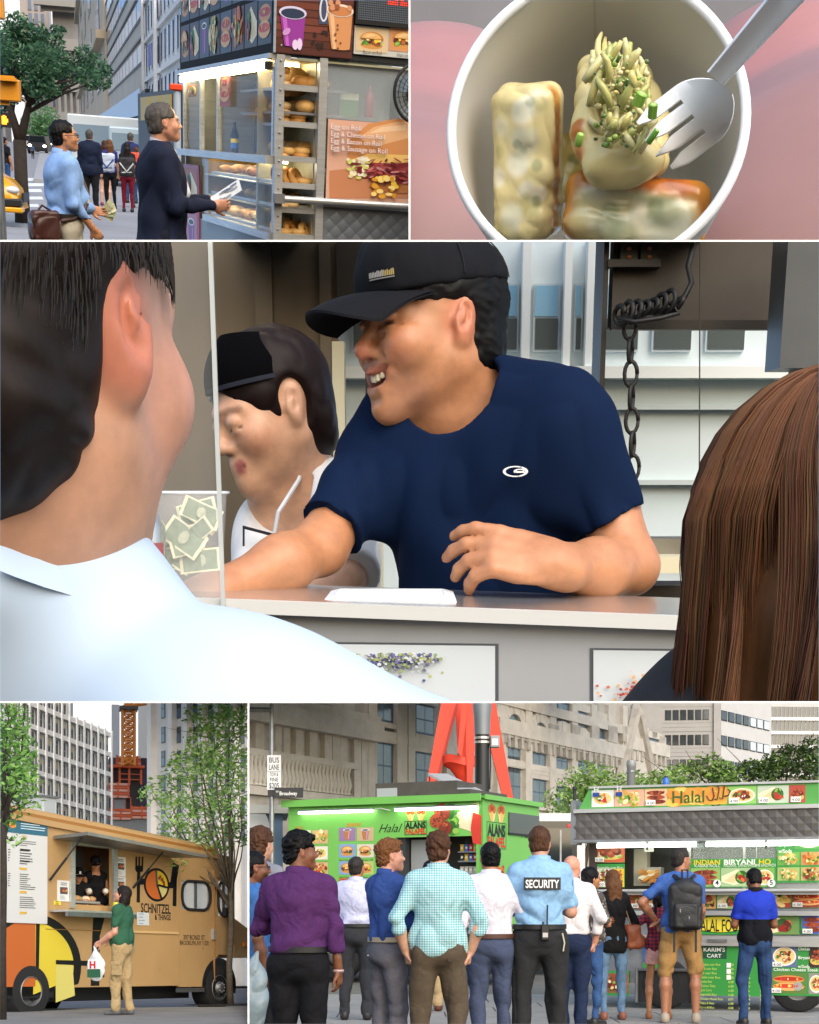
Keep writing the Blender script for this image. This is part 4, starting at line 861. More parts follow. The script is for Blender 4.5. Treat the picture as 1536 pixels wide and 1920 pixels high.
# --- customer at the left edge, close to the viewer, seen from behind
def customer_left():
 root=thing('person','dark haired customer in a pale blue shirt facing the plastic shield, very close','person',at(150,1600,.8));o=at(150,1600,.8)
 def q(px,py,Y):return at(px,py,Y)-o
 Hm=Matrix.Translation(q(8,630,.78))@Matrix.Rotation(R(-24),4,'Z')@Matrix.Rotation(R(-4),4,'X')
 B=tf(head_prims(nose=.8,full=1.05),Hm)+[cap(Hm@Vector((0,-.03,-.05)),q(0,1130,.8),.056,.058,.03)]
 B+=[cap(Hm@Vector((.02,.0,-.085)),q(60,1000,.78),.03,.04,.04)]
 solid('body',B,.0032,SKIN,root,base='#b98a6e',paint=[(Hm@Vector((.084,-.012,0)),.042,'#b8604c',.6),(Hm@Vector((.06,.05,-.03)),.05,'#c98b74',.4)])
 hs=tf(hair_prims('short')[:1]+[ell((0,-.05,-.03),(.078,.066,.07),.02),rbox((0,.12,-.09),(.13,.105,.108),.01,.012,'s'),rbox((0,.15,0),(.13,.085,.068),.005,.012,'s'),rbox((0,-.05,-.19),(.15,.15,.09),.005,.01,'s'),ell((.088,-.006,-.006),(.022,.022,.037),.006,'s')],Hm)
 solid('hair',hs,.0034,HAIR['dark'],root,fold=.004,ff=120,seed=2)
 st=MB();rr=random.Random(8)
 for i in range(6000):
  u,v=rr.uniform(-1.9,1.35),rr.uniform(-.9,1.35);n_=Vector((math.cos(v)*math.cos(u),-math.cos(v)*math.sin(u)*-1*(-1),math.sin(v)))
  p=Vector((.083*n_.x,-.017+.103*n_.y,.034+.095*n_.z))
  if(p.y>.01 and p.z<.03)or p.y>.07:continue
  if p.x>.06 and p.z<.03 and p.y>-.035:continue
  d=Vector((n_.x*.3,n_.y*.3-.3,-.9+n_.z*.3));st.tube([Hm@p,Hm@(p+d*.007+n_*.0012),Hm@(p+d*.013+n_*.0006)],[.0004,.0003,.0001],3,col=rr.choice(['#0a0807','#100c0a','#17110e']))
 ob('hair_strands',st,MATS['hair_strands'],root)
 M_SH=mat('pale_blue_shirting','#b4c6da',.8,noise=(2,.04),bump=(14,.35,.012,.8),spec=.15)
 T=[cap(q(50,1205,.82),q(450,1435,.74),.052,.068,.05),cap(q(450,1435,.74),q(860,1600,.71),.068,.070,.04),ell(q(0,1060,.79),(.075,.075,.05),.04),ell(q(0,1700,.84),(.16,.1,.2),.06),cap(q(-220,960,.82),q(150,1190,.80),.05,.045,.04),cap(q(-200,1260,.86),q(40,1235,.84),.05,.05,.05)]
 solid('shirt',T,.0042,M_SH,root,fold=.006,ff=16,seed=5)
 n0=q(-85,860,.79);P=[]
 for t in np.linspace(-2.9,2.9,40):
  row=[]
  for(rr_,z)in((.066,-.01),(.069,.026),(.074,.028),(.088,-.005),(.092,-.018)):
   row.append(n0+Vector((math.sin(t)*rr_*1.0,-math.cos(t)*rr_*.95,z-.050*math.sin(t)-.012*math.cos(t))))
  P.append(row)
 ob('collar',MB().grid(P),M_SH,root,180)
customer_left()
def customer_right():
 root=thing('person','customer with long straight brown hair and dark jacket at the steel counter','person',at(1480,1500,1.2));o=at(1480,1500,1.2)
 def q(px,py,Y):return at(px,py,Y)-o
 Hm=Matrix.Translation(q(1528,1050,1.2))@Matrix.Rotation(R(40),4,'Z')@Matrix.Rotation(R(-4),4,'X')@Matrix.Scale(.97,4)
 B=tf(head_prims(nose=.7),Hm)+[cap(Hm@Vector((0,-.03,-.05)),q(1500,1230,1.22),.05,.052,.03)]
 solid('body',B,.005,SKIN,root,base='#c79a80')
 hs=tf([ell((0,-.02,.036),(.088,.106,.096),.012),ell((0,-.05,-.05),(.08,.062,.1),.03),cap((-.06,-.02,-.02),(-.072,.03,-.2),.024,.022,.03),cap((-.05,-.055,-.04),(-.055,-.06,-.25),.035,.03,.04),cap((.03,-.06,-.04),(.04,-.07,-.25),.04,.036,.04),cap((-.07,.02,.0),(-.075,.045,-.16),.024,.02,.03),ell((0,.125,-.03),(.068,.085,.11),.015,'s')],Hm)
 solid('hair',hs,.005,HAIR['auburn'],root,fold=.004,ff=36,seed=9)
 st=MB();rr=random.Random(6)
 for i in range(6500):
  a=rr.uniform(1.75,6.6);cl_=int(a*9+.7*math.sin(a*23));rc=random.Random(cl_);r_=1.05+.05*rc.random()+rr.uniform(-.01,.05);ln_=rc.uniform(.2,.34)+rr.uniform(-.03,.02);wv=rc.uniform(.02,.042)*rr.uniform(.8,1.2);ph=rc.uniform(0,6)+rr.gauss(0,.22);pull=rc.uniform(-.12,.12);pts=[]
  for t in np.linspace(0.05,1,13):
   th=min(t*2.6,1.57);x=math.cos(a+pull*t)*.09*math.sin(th)*r_;y=-.02+math.sin(a+pull*t)*.108*math.sin(th)*r_;z=.036+.098*math.cos(th)*r_-max(0,t*2.6-1.57)/1.03*ln_
   w_=max(0,t-.45);x+=math.sin(ph+t*8)*wv*w_*2.2;y+=math.cos(ph+t*7)*wv*w_*1.8;pts.append(Hm@Vector((x,y,z)))
  c=rc.choice(['#4b3022','#553726','#60402c','#6a4831']);st.tube(pts,[.00045]*12+[.00012],3,col=tuple(q*rr.uniform(.85,1.2)for q in lin(c)))
 ob('hair_strands',st,MATS['hair_strands'],root,180)
 solid('jacket',[cap(q(1380,1330,1.2),q(1560,1290,1.25),.05,.05,.05),ell(q(1470,1480,1.25),(.17,.1,.14),.05)],.006,mat('black_jacket_cloth','#16151a',.8,bump=(12,.4,.02)),root,fold=.008,ff=20)
customer_right()
# ================================================================ set: queue at the green truck and the steel cart on the plaza
use('plaza')
GZ=-1.27
def gp(px,D):q=at(px,1690,D);return Vector((q.x,q.y,GZ))
# ground and paving stones
struct('ground',MB().bx(-60,60,4,260,GZ-.3,GZ-.03),mat('asphalt_plaza','#6a6863',.9,noise=(6,.2),bump=(40,.3,.01)))
pv=struct('pavement',MB().bx(-6,8,4,20,GZ-.029,GZ-.012),mat('paving_bed','#55534f',.95))
M_PAVE=mat('paving_stone','#8e8c88',.8,noise=(3,.14),bump=(40,.15,.004))
rr=random.Random(1);base_me=MB().box((0,0,0),(1.185,.785,.012),None,.003).mesh('paving_stone');base_me.materials.append(M_PAVE)
for j in range(12):
 for i in range(9):
  x=-3.2+1.2*i+(.6 if j%2 else 0);y=11.2+.8*j
  if abs(x-.6)-.7>(y/2800*560):continue
  link('paving_stone',base_me,pv,(x,y,GZ-.006+rr.uniform(-.001,.001)))
  # ornate stone building, running away to the right
M_STONE=mat('grey_limestone','#b3aea4',.85,noise=(.5,.16,'#9d988e',.5,.9),bump=(3,.3,.05))
M_STONEL=mat('pale_limestone','#c2bdb2',.85,noise=(1.2,.14),bump=(5,.25,.03))
M_IRON=mat('dark_iron_panel','#2c2f31',.6,noise=(3,.2));M_BLUEF=mat('blue_window_frame','#3f5a78',.5)
M_PANE=mat('grey_blue_pane','#55646c',.12,noise=(.6,.35),spec=.8)
A_,B_=Vector((-.1386*64,64,0)),Vector((.1722*111,111,0))
fr=thing('office_block','long ornate grey stone building with arched windows and balcony behind the trucks','building',(A_.x,A_.y,GZ))
F=Face(A_,B_-A_,fr.location);F.k=.38;LEN=(B_-A_).length
WA=[] # windows: (px centre, half width, [(y bottom, y top, arched)])
for px,hw,ws in((722,1.0,((1478,1393,0),(1353,1296,0))),(800,1.0,((1478,1412,0),(1378,1322,0),(1300,1250,0))),(965,1.0,((1508,1440,0),(1430,1370,1))),(1014,1.0,((1510,1462,0),(1444,1385,1))),(1056,1.0,((1520,1476,0),(1452,1402,1))),(1093,1.0,((1530,1480,0),(1456,1413,1))),(1128,.8,((1462,1424,0),)),
(1022,.9,((1345,1322,0),)),(1060,.9,((1355,1318,0),)),(1093,.9,((1370,1335,0),)),(1128,.9,((1385,1350,0),)),(1206,.8,((1410,1376,0),(1466,1440,0))),(1222,.8,((1418,1384,0),(1472,1446,0))),(1231,.6,((1418,1386,0),(1472,1448,0)))):
 for yb,yt,arch in ws:
  a,zb=F.az(px,yb);_,zt=F.az(px,yt);WA.append((a,hw,zb,zt,arch))
ztop=62.0
# wall built in courses of stone panels between the window columns
aw=F.az(1247,1500)[0];zr=F.az(1247,1378)[1]
wall=ob('wall',F.box(MB(),-10,F.az(1168,1500)[0],GZ,ztop,-6,-.45),M_STONE,fr)
ob('wing_wall',F.box(MB(),F.az(1168,1500)[0]+.01,aw,GZ,zr,-6,-.40),M_STONEL,fr)
cols=sorted(set(round(w[0],1)for w in WA if w[0]<F.az(1150,1500)[0]));edges=[F.az(690,1500)[0]]
for i in range(len(cols)-1):edges.append((cols[i]+cols[i+1])/2)
pr_=[]
for px,w in((697,.8),(752,1.0),(770,.7),(845,1.2),(885,.9),(940,1.3),(990,.9),(1035,.9),(1076,.9),(1112,.9),(1145,1.2),(1170,.8)):
 a,_=F.az(px,1500);ob('pilaster',F.box(MB(),a-w/2,a+w/2,GZ,ztop if px<900 else F.az(px,1378)[1]+2,-.449,.25),M_STONEL,fr);pr_.append(a)
 if px>900:
  zc=F.az(px,1392)[1];ob('capital',F.box(MB(),a-w/2-.18,a+w/2+.18,zc,zc+1.1,-.44,.5),M_STONE,fr)
def win(a,hw,z0,z1,arch,off=-.44):
 f=ob('window',F.box(MB(),a-hw,a+hw,z0,z1,off,off+.12),M_BLUEF,fr)
 m=MB();nz=max(2,int((z1-z0)/1.5))
 for i in range(2):
  for j in range(nz):
   x0,x1=a-hw+.12+i*(hw-.08),a-hw+.04+(i+1)*(hw-.06);q0,q1=z0+.12+(z1-z0-.16)*j/nz,z0+.02+(z1-z0-.1)*(j+1)/nz
   ob('pane',F.box(MB(),x0,x1,q0,q1,off+.121,off+.15),M_PANE,f)
 if arch:
  g=MB();F.disc(g,a,z1,hw,hw*.95,off+.13,'#4e5b62',14,0,0,math.pi);ob('arched_pane',g,M_PANE,f)
  g=MB()
  for k in range(9): # voussoirs
   t0,t1=math.pi*k/9,math.pi*(k+.93)/9;P=[(a+(hw+r_)*math.cos(t),z1+(hw*.95+r_)*math.sin(t))for t,r_ in((t0,.05),(t1,.05),(t1,.75),(t0,.75))]
   v0=[F.pt(*p,-.43)for p in P];v1=[F.pt(*p,.12+.05*(k==4))for p in P];ob('arch_stone',MB().add(v0+v1,[(4,5,6,7),(0,1,5,4),(1,2,6,5),(2,3,7,6),(3,0,4,7)]),M_STONEL,fr)
 else:ob('lintel',F.box(MB(),a-hw-.25,a+hw+.25,z1+.02,z1+.5,-.44,.05),M_STONEL,fr)
 ob('sill',F.box(MB(),a-hw-.2,a+hw+.2,z0-.3,z0-.02,-.44,.1),M_STONEL,fr)
for w in WA:win(*w)
for px,yb,yt in((722,1393,1353),(800,1412,1378),(800,1322,1300),(965,1440,1432),(1014,1462,1446),(1056,1476,1454),(1093,1480,1458)):
 a,zb=F.az(px,yb);_,zt=F.az(px,yt);s_=ob('spandrel_panel',F.box(MB(),a-1,a+1,zb+.55,zt-.35,-.445,-.25),M_IRON,fr);g=MB()
 for k in range(4):F.box(g,a-.9+k*.47,a-.9+k*.47+.36,zb+.7,zt-.5,-.249,-.2)
 ob('panel_moulding',g,mat('iron_relief','#454a4c',.6),s_)
for px0,px1,y,th,pj in((690,880,1382,.5,.15),(930,1170,1372,.9,.9),(930,1170,1388,.5,.5),(930,1170,1330,.6,.5),(1168,1250,1388,.9,.9),(1168,1250,1400,.5,.5),(1168,1250,1432,.4,.3),(930,1170,1442,.35,.2)):
 a0,a1=F.az(px0,1500)[0],F.az(px1,1500)[0];z=F.az((px0+px1)/2,y)[1]
 c=ob('cornice',F.box(MB(),a0,a1,z-th,z,-.44,pj*.8),M_STONEL,fr)
 if pj>.6:
  n=int((a1-a0)/.9)
  for k in range(n):ob('corbel',F.box(MB(),a0+.2+k*.9,a0+.55+k*.9,z-th-.7,z-th-.01,-.44,pj*.7),M_STONE,c)
  # quoins at the far corner and gable
for k in range(26):
 z=GZ+4+k*.95
 if z+.9<zr:ob('quoin',F.box(MB(),aw-.05-(1.1 if k%2 else .7),aw+.12,z,z+.85,-.41,.1),M_STONE,fr)
ag,zg=F.az(1190,1330)
g=MB();P=[(ag-5.5,zg-9.5),(ag+5.5,zg-9.5),(ag+.5,zg),(ag-.5,zg)];v0=[F.pt(*p,-1)for p in P];v1=[F.pt(*p,.35)for p in P];g.add(v0+v1,[(4,5,6,7),(0,1,5,4),(1,2,6,5),(2,3,7,6),(3,0,4,7)]);gb=ob('gable',g,M_STONEL,fr)
for s in(-1,1):ob('gable_coping',MB().tube([F.pt(ag+s*5.7,zg-9.7,.4),F.pt(ag,zg+.2,.4)],.42,6),M_STONE,gb)
for da in(-1.1,1.1):
 w=ob('window',F.box(MB(),ag+da-.7,ag+da+.7,zg-15,zg-7.5,-.38,.36),M_BLUEF,fr);ob('pane',F.box(MB(),ag+da-.5,ag+da+.5,zg-14.8,zg-7.8,.361,.38),M_PANE,w)
 # projecting bay with balcony at the left
a0,a1=F.az(430,1500)[0],F.az(688,1500)[0];zb=F.az(600,1487)[1];zt=F.az(600,1340)[1]
bay=ob('bay',F.box(MB(),a0,a1,GZ,zb-.5,-.44,1.6),M_STONE,fr)
ob('bay_wall',F.box(MB(),a0,a1,zb-.49,ztop,-.44,.15),M_STONE,fr)
for y,th,pj in((1342,.9,2.1),(1326,.6,1.6),(1358,.3,1.0)):
 z=F.az(600,y)[1];ob('cornice',F.box(MB(),a0,a1+.4,z-th,z,.151,pj),M_STONEL,fr)
ob('balcony_floor',F.box(MB(),a0,a1+.5,zb-.48,zb-.1,.16,2.4),M_STONEL,fr)
bl=ob('balustrade_rail',F.box(MB(),a0,F.az(645,1500)[0],zb+1.25,zb+1.55,1.7,2.2),M_STONEL,fr)
bme=MB().lathe([(.16,0),(.1,.15),(.2,.45),(.09,.95),(.16,1.3)],8).mesh('baluster',180);bme.materials.append(M_STONEL)
for k in range(26):link('baluster',bme,bl,F.pt(a0+.6+k*(F.az(640,1500)[0]-a0-.8)/26,zb-.06,1.95))
for px,hw in((497,.9),(540,.75),(565,.9),(594,.8),(648,.9)):
 a=F.az(px,1400)[0];z0,z1=zb-.08,F.az(600,1358)[1]
 w=ob('window',F.box(MB(),a-hw,a+hw,z0,z1-1.6,.155,.2),mat('brown_sash','#3a342d',.6),fr)
 for q0,q1 in((.03,.47),(.5,.97)):ob('pane',F.box(MB(),a-hw+.15,a+hw-.15,z0+(z1-1.6-z0)*q0,z0+(z1-1.6-z0)*q1,.201,.23),mat('dim_pane','#4a4740',.15,noise=(.8,.4)),w)
for px in(478,515,527,553,579,607,622,636,662,676,686):
 a=F.az(px,1400)[0];ob('column',F.box(MB(),a-.32,a+.32,zb-.08,F.az(600,1352)[1],.152,.75),M_STONEL,fr)
 # two office buildings on the right
def office(name,label,o,ends,m,rows,ncol,base=None):
 pass
c0=gp(1345,125);ob1=thing('office_building','pale grey slab sided office building with short rows of windows above the cart','building',c0);M_OFF=mat('grey_cladding','#a9a7a3',.7,noise=(1,.06));M_OFF2=mat('white_cladding','#c3c3c1',.7,noise=(1,.05));M_GLZ=mat('office_glass','#30363b',.1,noise=(.3,.4),spec=.8)
f1=Face(Vector((c0.x,c0.y,0)),(-1,.12,0),c0);f2=Face(Vector((c0.x,c0.y,0)),(.75,1,0),c0)
ob('wall',f1.box(MB(),.0,9,GZ,32,-5,0),M_OFF,ob1);ob('side_wall',f2.box(MB(),0,11,GZ,32,-.4,0),M_OFF2,ob1);ob('corner_pier',f1.box(MB(),-.25,.35,GZ,32,-.1,.2),M_OFF,ob1)
for y in(1333,1380,1426,1472):
 z=f1.az(1300,y)[1]
 for k in range(6):w=ob('window',f1.box(MB(),.75+k*.62,.75+k*.62+.5,z-.75,z+.1,.003,.04),M_BLACK,ob1);ob('pane',f1.box(MB(),.79+k*.62,.75+k*.62+.46,z-.7,z+.05,.041,.06),M_GLZ,w)
 for k in range(7):w=ob('window',f2.box(MB(),.5+k*1.45,.5+k*1.45+1.25,z-.75,z+.1,.003,.05),M_BLACK,ob1);ob('pane',f2.box(MB(),.58+k*1.45,.42+k*1.45+1.25,z-.68,z+.04,.051,.08),M_GLZ if k<4 else mat('bright_pane','#c9d3d8',.1),w)
 for dz in(-1.0,-1.35,-1.7,.35):ob('joint',f1.box(MB(),.36,4.6,z+dz-.015,z+dz+.015,.001,.01),mat('joint_line','#8a8884',.8),ob1)
c1=gp(1408,150);ob2=thing('office_building','far office tower with white floor bands and continuous dark windows','building',c1)
f3=Face(Vector((c1.x,c1.y,0)),(1,.05,0),c1);ob('wall',f3.box(MB(),0,16,GZ,40,-5,0),M_OFF2,ob2)
for k in range(6):
 z=f3.az(1470,1328+k*26)[1];s_=ob('window_band',f3.box(MB(),.15,15,z-.9,z+.15,.003,.05),M_GLZ,ob2)
 for j in range(24):ob('mullion',f3.box(MB(),.4+j*.42,.46+j*.42,z-.9,z+.15,.051,.1),M_OFF,s_)
 ob('floor_band',f3.box(MB(),0,16,z-1.25,z-.92,.004,.3),mat('white_band','#dcdcda',.6),ob2)
 # trees behind the cart
def shrubtree(lbl,base,h_,clumps,n,size,seed,cols,group='trees behind the steel cart'):
 t=thing('tree',lbl,'tree',base,0,group);rng=random.Random(seed)
 ob('trunk',limbs(MB(),(0,0,0),(0,0,h_*.55),.16,[(c[0]*.7,c[1]*.7,c[2])for c in clumps],rng),M_BARK,t,180)
 ob('crown',foliage_mesh('crown',n,clumps,1.2,size,seed,cols),leafmat(),t)
def clump(base,pts,D):return[((px-768)/FPX*D-base.x,random.Random(i*7).uniform(-.8,.8),at(px,py,D).z-base.z,r)for i,(px,py,r)in enumerate(pts)]
LG=('#7fa04a','#9aba60','#668a3e','#adc878');DG=('#43582f','#55703c','#36482a','#6d8a4c')
for lb,px,D,pts,n,cols,sd in(('light green tree left of the ventilation pipe behind the cart',1085,34,[(1060,1500,.5),(1085,1475,.55),(1105,1460,.5),(1120,1490,.6),(1075,1515,.5),(1145,1470,.4)],1500,LG,3),('light green tree right of the ventilation pipe behind the cart',1215,36,[(1190,1465,.45),(1220,1475,.5),(1250,1465,.45),(1205,1490,.5)],1000,LG,4),
('green tree with a feathery top before the grey office building',1320,38,[(1290,1450,.5),(1320,1440,.5),(1335,1455,.5),(1265,1462,.4),(1350,1465,.5)],1300,LG[:3]+DG[:1],5),('dark green tree between the two office buildings',1395,40,[(1370,1458,.36),(1400,1446,.4),(1425,1452,.42),(1445,1430,.35)],1500,DG+LG[:1],6),('largest dark green tree behind the cart, before the white banded tower',1500,42,[(1460,1440,.5),(1490,1422,.5),(1520,1410,.55),(1540,1432,.6),(1500,1450,.6),(1475,1405,.28)],2600,DG,7)):
 b=gp(px,D);shrubtree(lb,b,2.6,clump(b,pts,D),n,.07,sd,cols)
 # red steel sculpture
rs=gp(870,42);sc_=thing('sculpture','tall red steel sculpture with leaning legs and a curved band behind the green truck','sculpture',rs)
M_RED=mat('red_paint','#d63a1c',.5,noise=(2,.08))
def sp(px,py,dy=0.0):p=at(px,py,42+dy);return p-Vector((rs.x,rs.y,GZ))
def plate(pts,dy=0.0,th=.25):m=MB();v0=[sp(x,y,dy)for x,y in pts];v1=[v+Vector((0,th,0))for v in v0];k=len(pts);return m.add(v0+v1,[tuple(range(k)),tuple(range(2*k-1,k-1,-1))]+[(i,(i+1)%k,(i+1)%k+k,i+k)for i in range(k)])
GY=1690+1.27*2800/42
ob('leg',plate([(836,1270),(868,1270),(812,1480),(760,GY),(744,GY),(798,1480)]),M_RED,sc_);ob('leg',plate([(908,1270),(928,1310),(962,1495),(1010,GY),(990,GY),(944,1500),(905,1340)],.3),M_RED,sc_)
ob('leg_edge',plate([(868,1270),(873,1270),(818,1480),(812,1480)],.02,.5),mat('red_paint_dark','#a5230f',.55),sc_)
ob('blade',plate([(850,1270),(890,1270),(886,1400),(872,1465),(858,1400)],.6,.12),M_RED,sc_);ob('blade',plate([(872,1270),(900,1270),(884,1500),(876,1500)],-.3,.1),M_RED,sc_);ob('blade',plate([(868,1300),(880,1300),(866,1420),(858,1410)],-.5,.06),M_RED,sc_)
g=MB();P=[]
for(rx,py)in((31,1419),(31,1434),(22,1440),(17,1452),(13,1468),(8,1486),(6,1500),(6,GY)):
 c=sp(862+max(0,min(py,1500)-1433)*.36,py);P.append([c+Vector((math.cos(t)*rx*42/2800,math.sin(t)*rx*42/2800*.6,.06*math.sin(2*t)))for t in np.linspace(0,2*math.pi,24,endpoint=False)])
ob('funnel_band',g.grid(P,wrap=True),M_RED,sc_,40)
# lamp post with grey top section, sign pole
lp=gp(904,26);t=thing('lamp_post','thick black and grey lamp post standing behind the green truck roof','lamp post',lp)
def lz(py,D):return at(900,py,D).z-GZ
ob('pole',MB().lathe([(.16,0),(.13,.4),(.125,lz(1378,26))],18),mat('black_pole','#17181a',.45),t,60)
ob('upper_sleeve',MB().lathe([(.135,lz(1378,26)+.002),(.145,lz(1345,26)),(.165,lz(1325,26)),(.165,lz(1260,26))],18),mat('grey_sleeve','#7f858a',.5,.4),t,60)
for y in(1384,1392):ob('band',MB().lathe([(.132,lz(y,26)-.02),(.138,lz(y,26)-.02),(.138,lz(y,26)+.02),(.132,lz(y,26)+.02)],18),M_STEEL,t)
cb=ob('control_box',MB().bx(.14,.3,-.1,.1,lz(1402,26),lz(1380,26),.01),mat('grey_box','#8b8f90',.5),t);ob('box_label',MB().bx(.17,.27,-.104,-.101,lz(1398,26),lz(1386,26)),mat('label_white','#d8d8d4',.6),cb)
ob('cable',MB().paint('#1a1a1c').tube([(.14,-.05,lz(1382,26)),(.14,-.06,lz(1440,26)),(.13,-.05,lz(1480,26))],.012,6),M_PAINTV,t)
sg=gp(510,24);t=thing('sign_pole','grey pole carrying a white bus lane sign and a black street name sign','sign',sg)
ob('pole',MB().tube([(0,0,0),(0,0,lz(1280,24))],.038,10),M_STEELD,t,60);ob('signal_arm',MB().tube([(-.5,0,lz(1330,24)),(0,0,lz(1331,24))],.04,8),M_STEELD,t,60)
fs=Face(Vector((sg.x,sg.y-.05,0)),(1,.0,0),sg)
def board(f,x0,y0,x1,y1,c,name,root,off=0.0,m=None):r_=f.rect(x0,y0,x1,y1);return ob(name,f.box(MB(),r_[0],r_[1],r_[2],r_[3],off,off+.012),m or mat(name+c,c,.5),root),r_
b,r_=board(fs,501,1416,527,1481,'#cfd2d2','bus_lane_sign',t);g=MB();w=r_[1]-r_[0];zt_=r_[3]
for txt,dz,s_ in(('BUS',.12,.12),('LANE',.235,.12),('TOW &',.335,.085),('FINE',.42,.085),('$205',.53,.125)):fs.text(g,txt,(r_[0]+r_[1])/2,zt_-dz,s_,'#2b2d30',.014,align='c',bold=.012,fit=w*(.74 if s_>.1 else .62))
fs.quad(g,r_[0]+.01,r_[1]-.01,zt_-.262,zt_-.255,.0135,'#55585b');ob('lettering',g,M_INK,b)
b,r_=board(fs,515,1477,569,1496,'#15171a','street_name_sign',t,.03);g=MB();fs.text(g,'Broadway',r_[0]+.08,r_[2]+.04,.085,'#e4e4e0',.046,fit=(r_[1]-r_[0])*.62,bold=.01);fs.text(g,'W',r_[0]+.02,r_[2]+.08,.05,'#e4e4e0',.046);ob('lettering',g,M_INK,b)
ob('bracket',MB().box((.05,-.02,lz(1485,24)),(.22,.05,.16)),M_BLACK,t)
vp=gp(1183,30);t=thing('vent_pipe','grey capped pipe rising between the trees behind the cart','pipe',vp);ob('pipe',MB().lathe([(.085,0),(.085,lz(1440,30)),(.095,lz(1439,30)),(.095,lz(1430,30)),(.085,lz(1426,30))],14,caps=True),mat('pipe_grey','#8d908f',.5,.3),t,60);ob('band',MB().lathe([(.09,lz(1448,30)),(.098,lz(1448,30)),(.098,lz(1445,30)),(.09,lz(1445,30))],14),M_STEELD,t)
vp=gp(1077,28);t=thing('post','thin dark post standing left of the cart roof','post',vp);ob('shaft',MB().tube([(0,0,0),(0,0,lz(1480,28))],.03,8),M_BLACK,t,60);ob('finial',MB().ell((0,0,lz(1479,28)),(.045,.045,.05),8,6),M_BLACK,t,180)
# --- green truck
M_GREEN=mat('lime_green_paint','#6cb04e',.45,noise=(1.5,.04));M_GREEND=mat('green_edge_paint','#4c9a2e',.5)
D0=22.6;al=R(27.5);c0=at(905,1740,D0);root=thing('food_truck','lime green food truck with menu pictures and red and black lettering on its side','food truck',(c0.x,c0.y,GZ));L=root.location
F1=Face(c0,(-math.cos(al),math.sin(al),0),L);F2=Face(c0,(math.sin(al),math.cos(al),0),L)
aL=F1.az(541,1600)[0];zt=F1.az(905,1496)[1];aR=F2.az(1011,1600)[0]
wo=(F1.az(893,1560)[0],F1.az(742,1560)[0]);zo=(F1.az(893,1700)[1],F1.az(893,1567)[1])
zb=GZ+.45;W=aR
for a0,a1,z0,z1 in((0,wo[0],zb,zt),(wo[1],aL,zb,zt),(wo[0],wo[1],zb,zo[0]),(wo[0],wo[1],zo[1],zt)):ob('side_panel',F1.box(MB(),a0,a1,z0,z1,-.06,0),M_GREEN,root)
def inner(a0,a1,z0,z1,d0,d1):return F1.box(MB(),a0,a1,z0,z1,-d1,-d0)
ob('rear_body',inner(.02,aL-.01,zb,zt-.02,W*.55,W-.02),M_GREEN,root);ob('end_wall',inner(aL-.06,aL-.001,zb,zt-.02,.06,W*.55),M_GREEN,root);ob('front_wall',F2.box(MB(),.0,aR,zb,zt,-.059,-.001),M_GREEN,root)
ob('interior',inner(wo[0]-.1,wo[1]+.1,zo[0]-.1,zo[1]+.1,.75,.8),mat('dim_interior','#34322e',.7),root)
ob('roof',F1.box(MB(),-.03,aL+.03,zt,zt+.03,-W-.03,.12),M_GREEND,root);ob('roof_edge',F1.box(MB(),-.03,aL+.04,zt-.05,zt+.06,.121,.15),M_GREEN,root)
ob('front_edge',F2.box(MB(),0,aR+.03,zt-.02,zt+.055,.031,.06),M_GREEN,root)
for k,(x0,x1)in enumerate(((565,703),(745,897))):
 a0,a1=F1.az(x1,1510)[0],F1.az(x0,1520)[0];tb=ob('light_tube',F1.box(MB(),a0,a1,zt-.165,zt-.125,.05,.09),mat('lit_tube','#ffffff',.4,emit=('#f4fff0',5)),root);ob('tube_holder',F1.box(MB(),a0,a1,zt-.124,zt-.10,.03,.1),M_STEELD,tb)
g=MB();x0=F1.az(736,1520)[0];x1=F1.az(700,1520)[0];g.paint('#d0d0cc').tube([F1.pt(x0,zt-.15,.07),F1.pt((x0+x1)/2,zt-.11,.09),F1.pt(x1,zt-.14,.07)],.008,5);ob('wire',g,M_PAINTV,root)
# roof gear
a0,a1=F1.az(800,1500)[0],F1.az(690,1500)[0];zz=F1.az(720,1478)[1];ob('roof_unit',inner(a0-.4,a1,zt+.031,zz+.1,.25,1.2),mat('dark_unit','#4a453f',.6,noise=(2,.2)),root);q=F1.rect(697,1486,733,1508);ob('unit_panel',F1.box(MB(),q[0]+.02,q[1]+.04,zt+.06,zz+.02,-.249,-.24),mat('unit_grey','#a2a5a8',.5),root)
g=MB();p=[F1.pt(F1.az(775,1467)[0],zt+.42,-.5),F1.pt(F1.az(858,1492)[0],zt+.10,-.2),F1.pt(F1.az(866,1488)[0],zt+.12,-.9),F1.pt(F1.az(785,1464)[0],zt+.45,-1.0)]
v1=[v+Vector((0,0,.035))for v in p];g.add(p+v1,[(0,1,2,3),(4,7,6,5)]+[(i,(i+1)%4,(i+1)%4+4,i+4)for i in range(4)]);ob('hatch_lid',g,mat('pale_hatch','#b9bcba',.4,.3),root);g=MB();g.paint('#3a3a3a').tube([F1.pt(F1.az(782,1480)[0],zt,-.5),F1.pt(F1.az(778,1470)[0],zt+.42,-.5)],.012,5);ob('hatch_prop',g,M_PAINTV,root)
ob('roof_vent',F2.box(MB(),.2,1.6,zt+.031,zt+.16,-1.2,-.3),mat('dark_unit','#4a453f'),root)
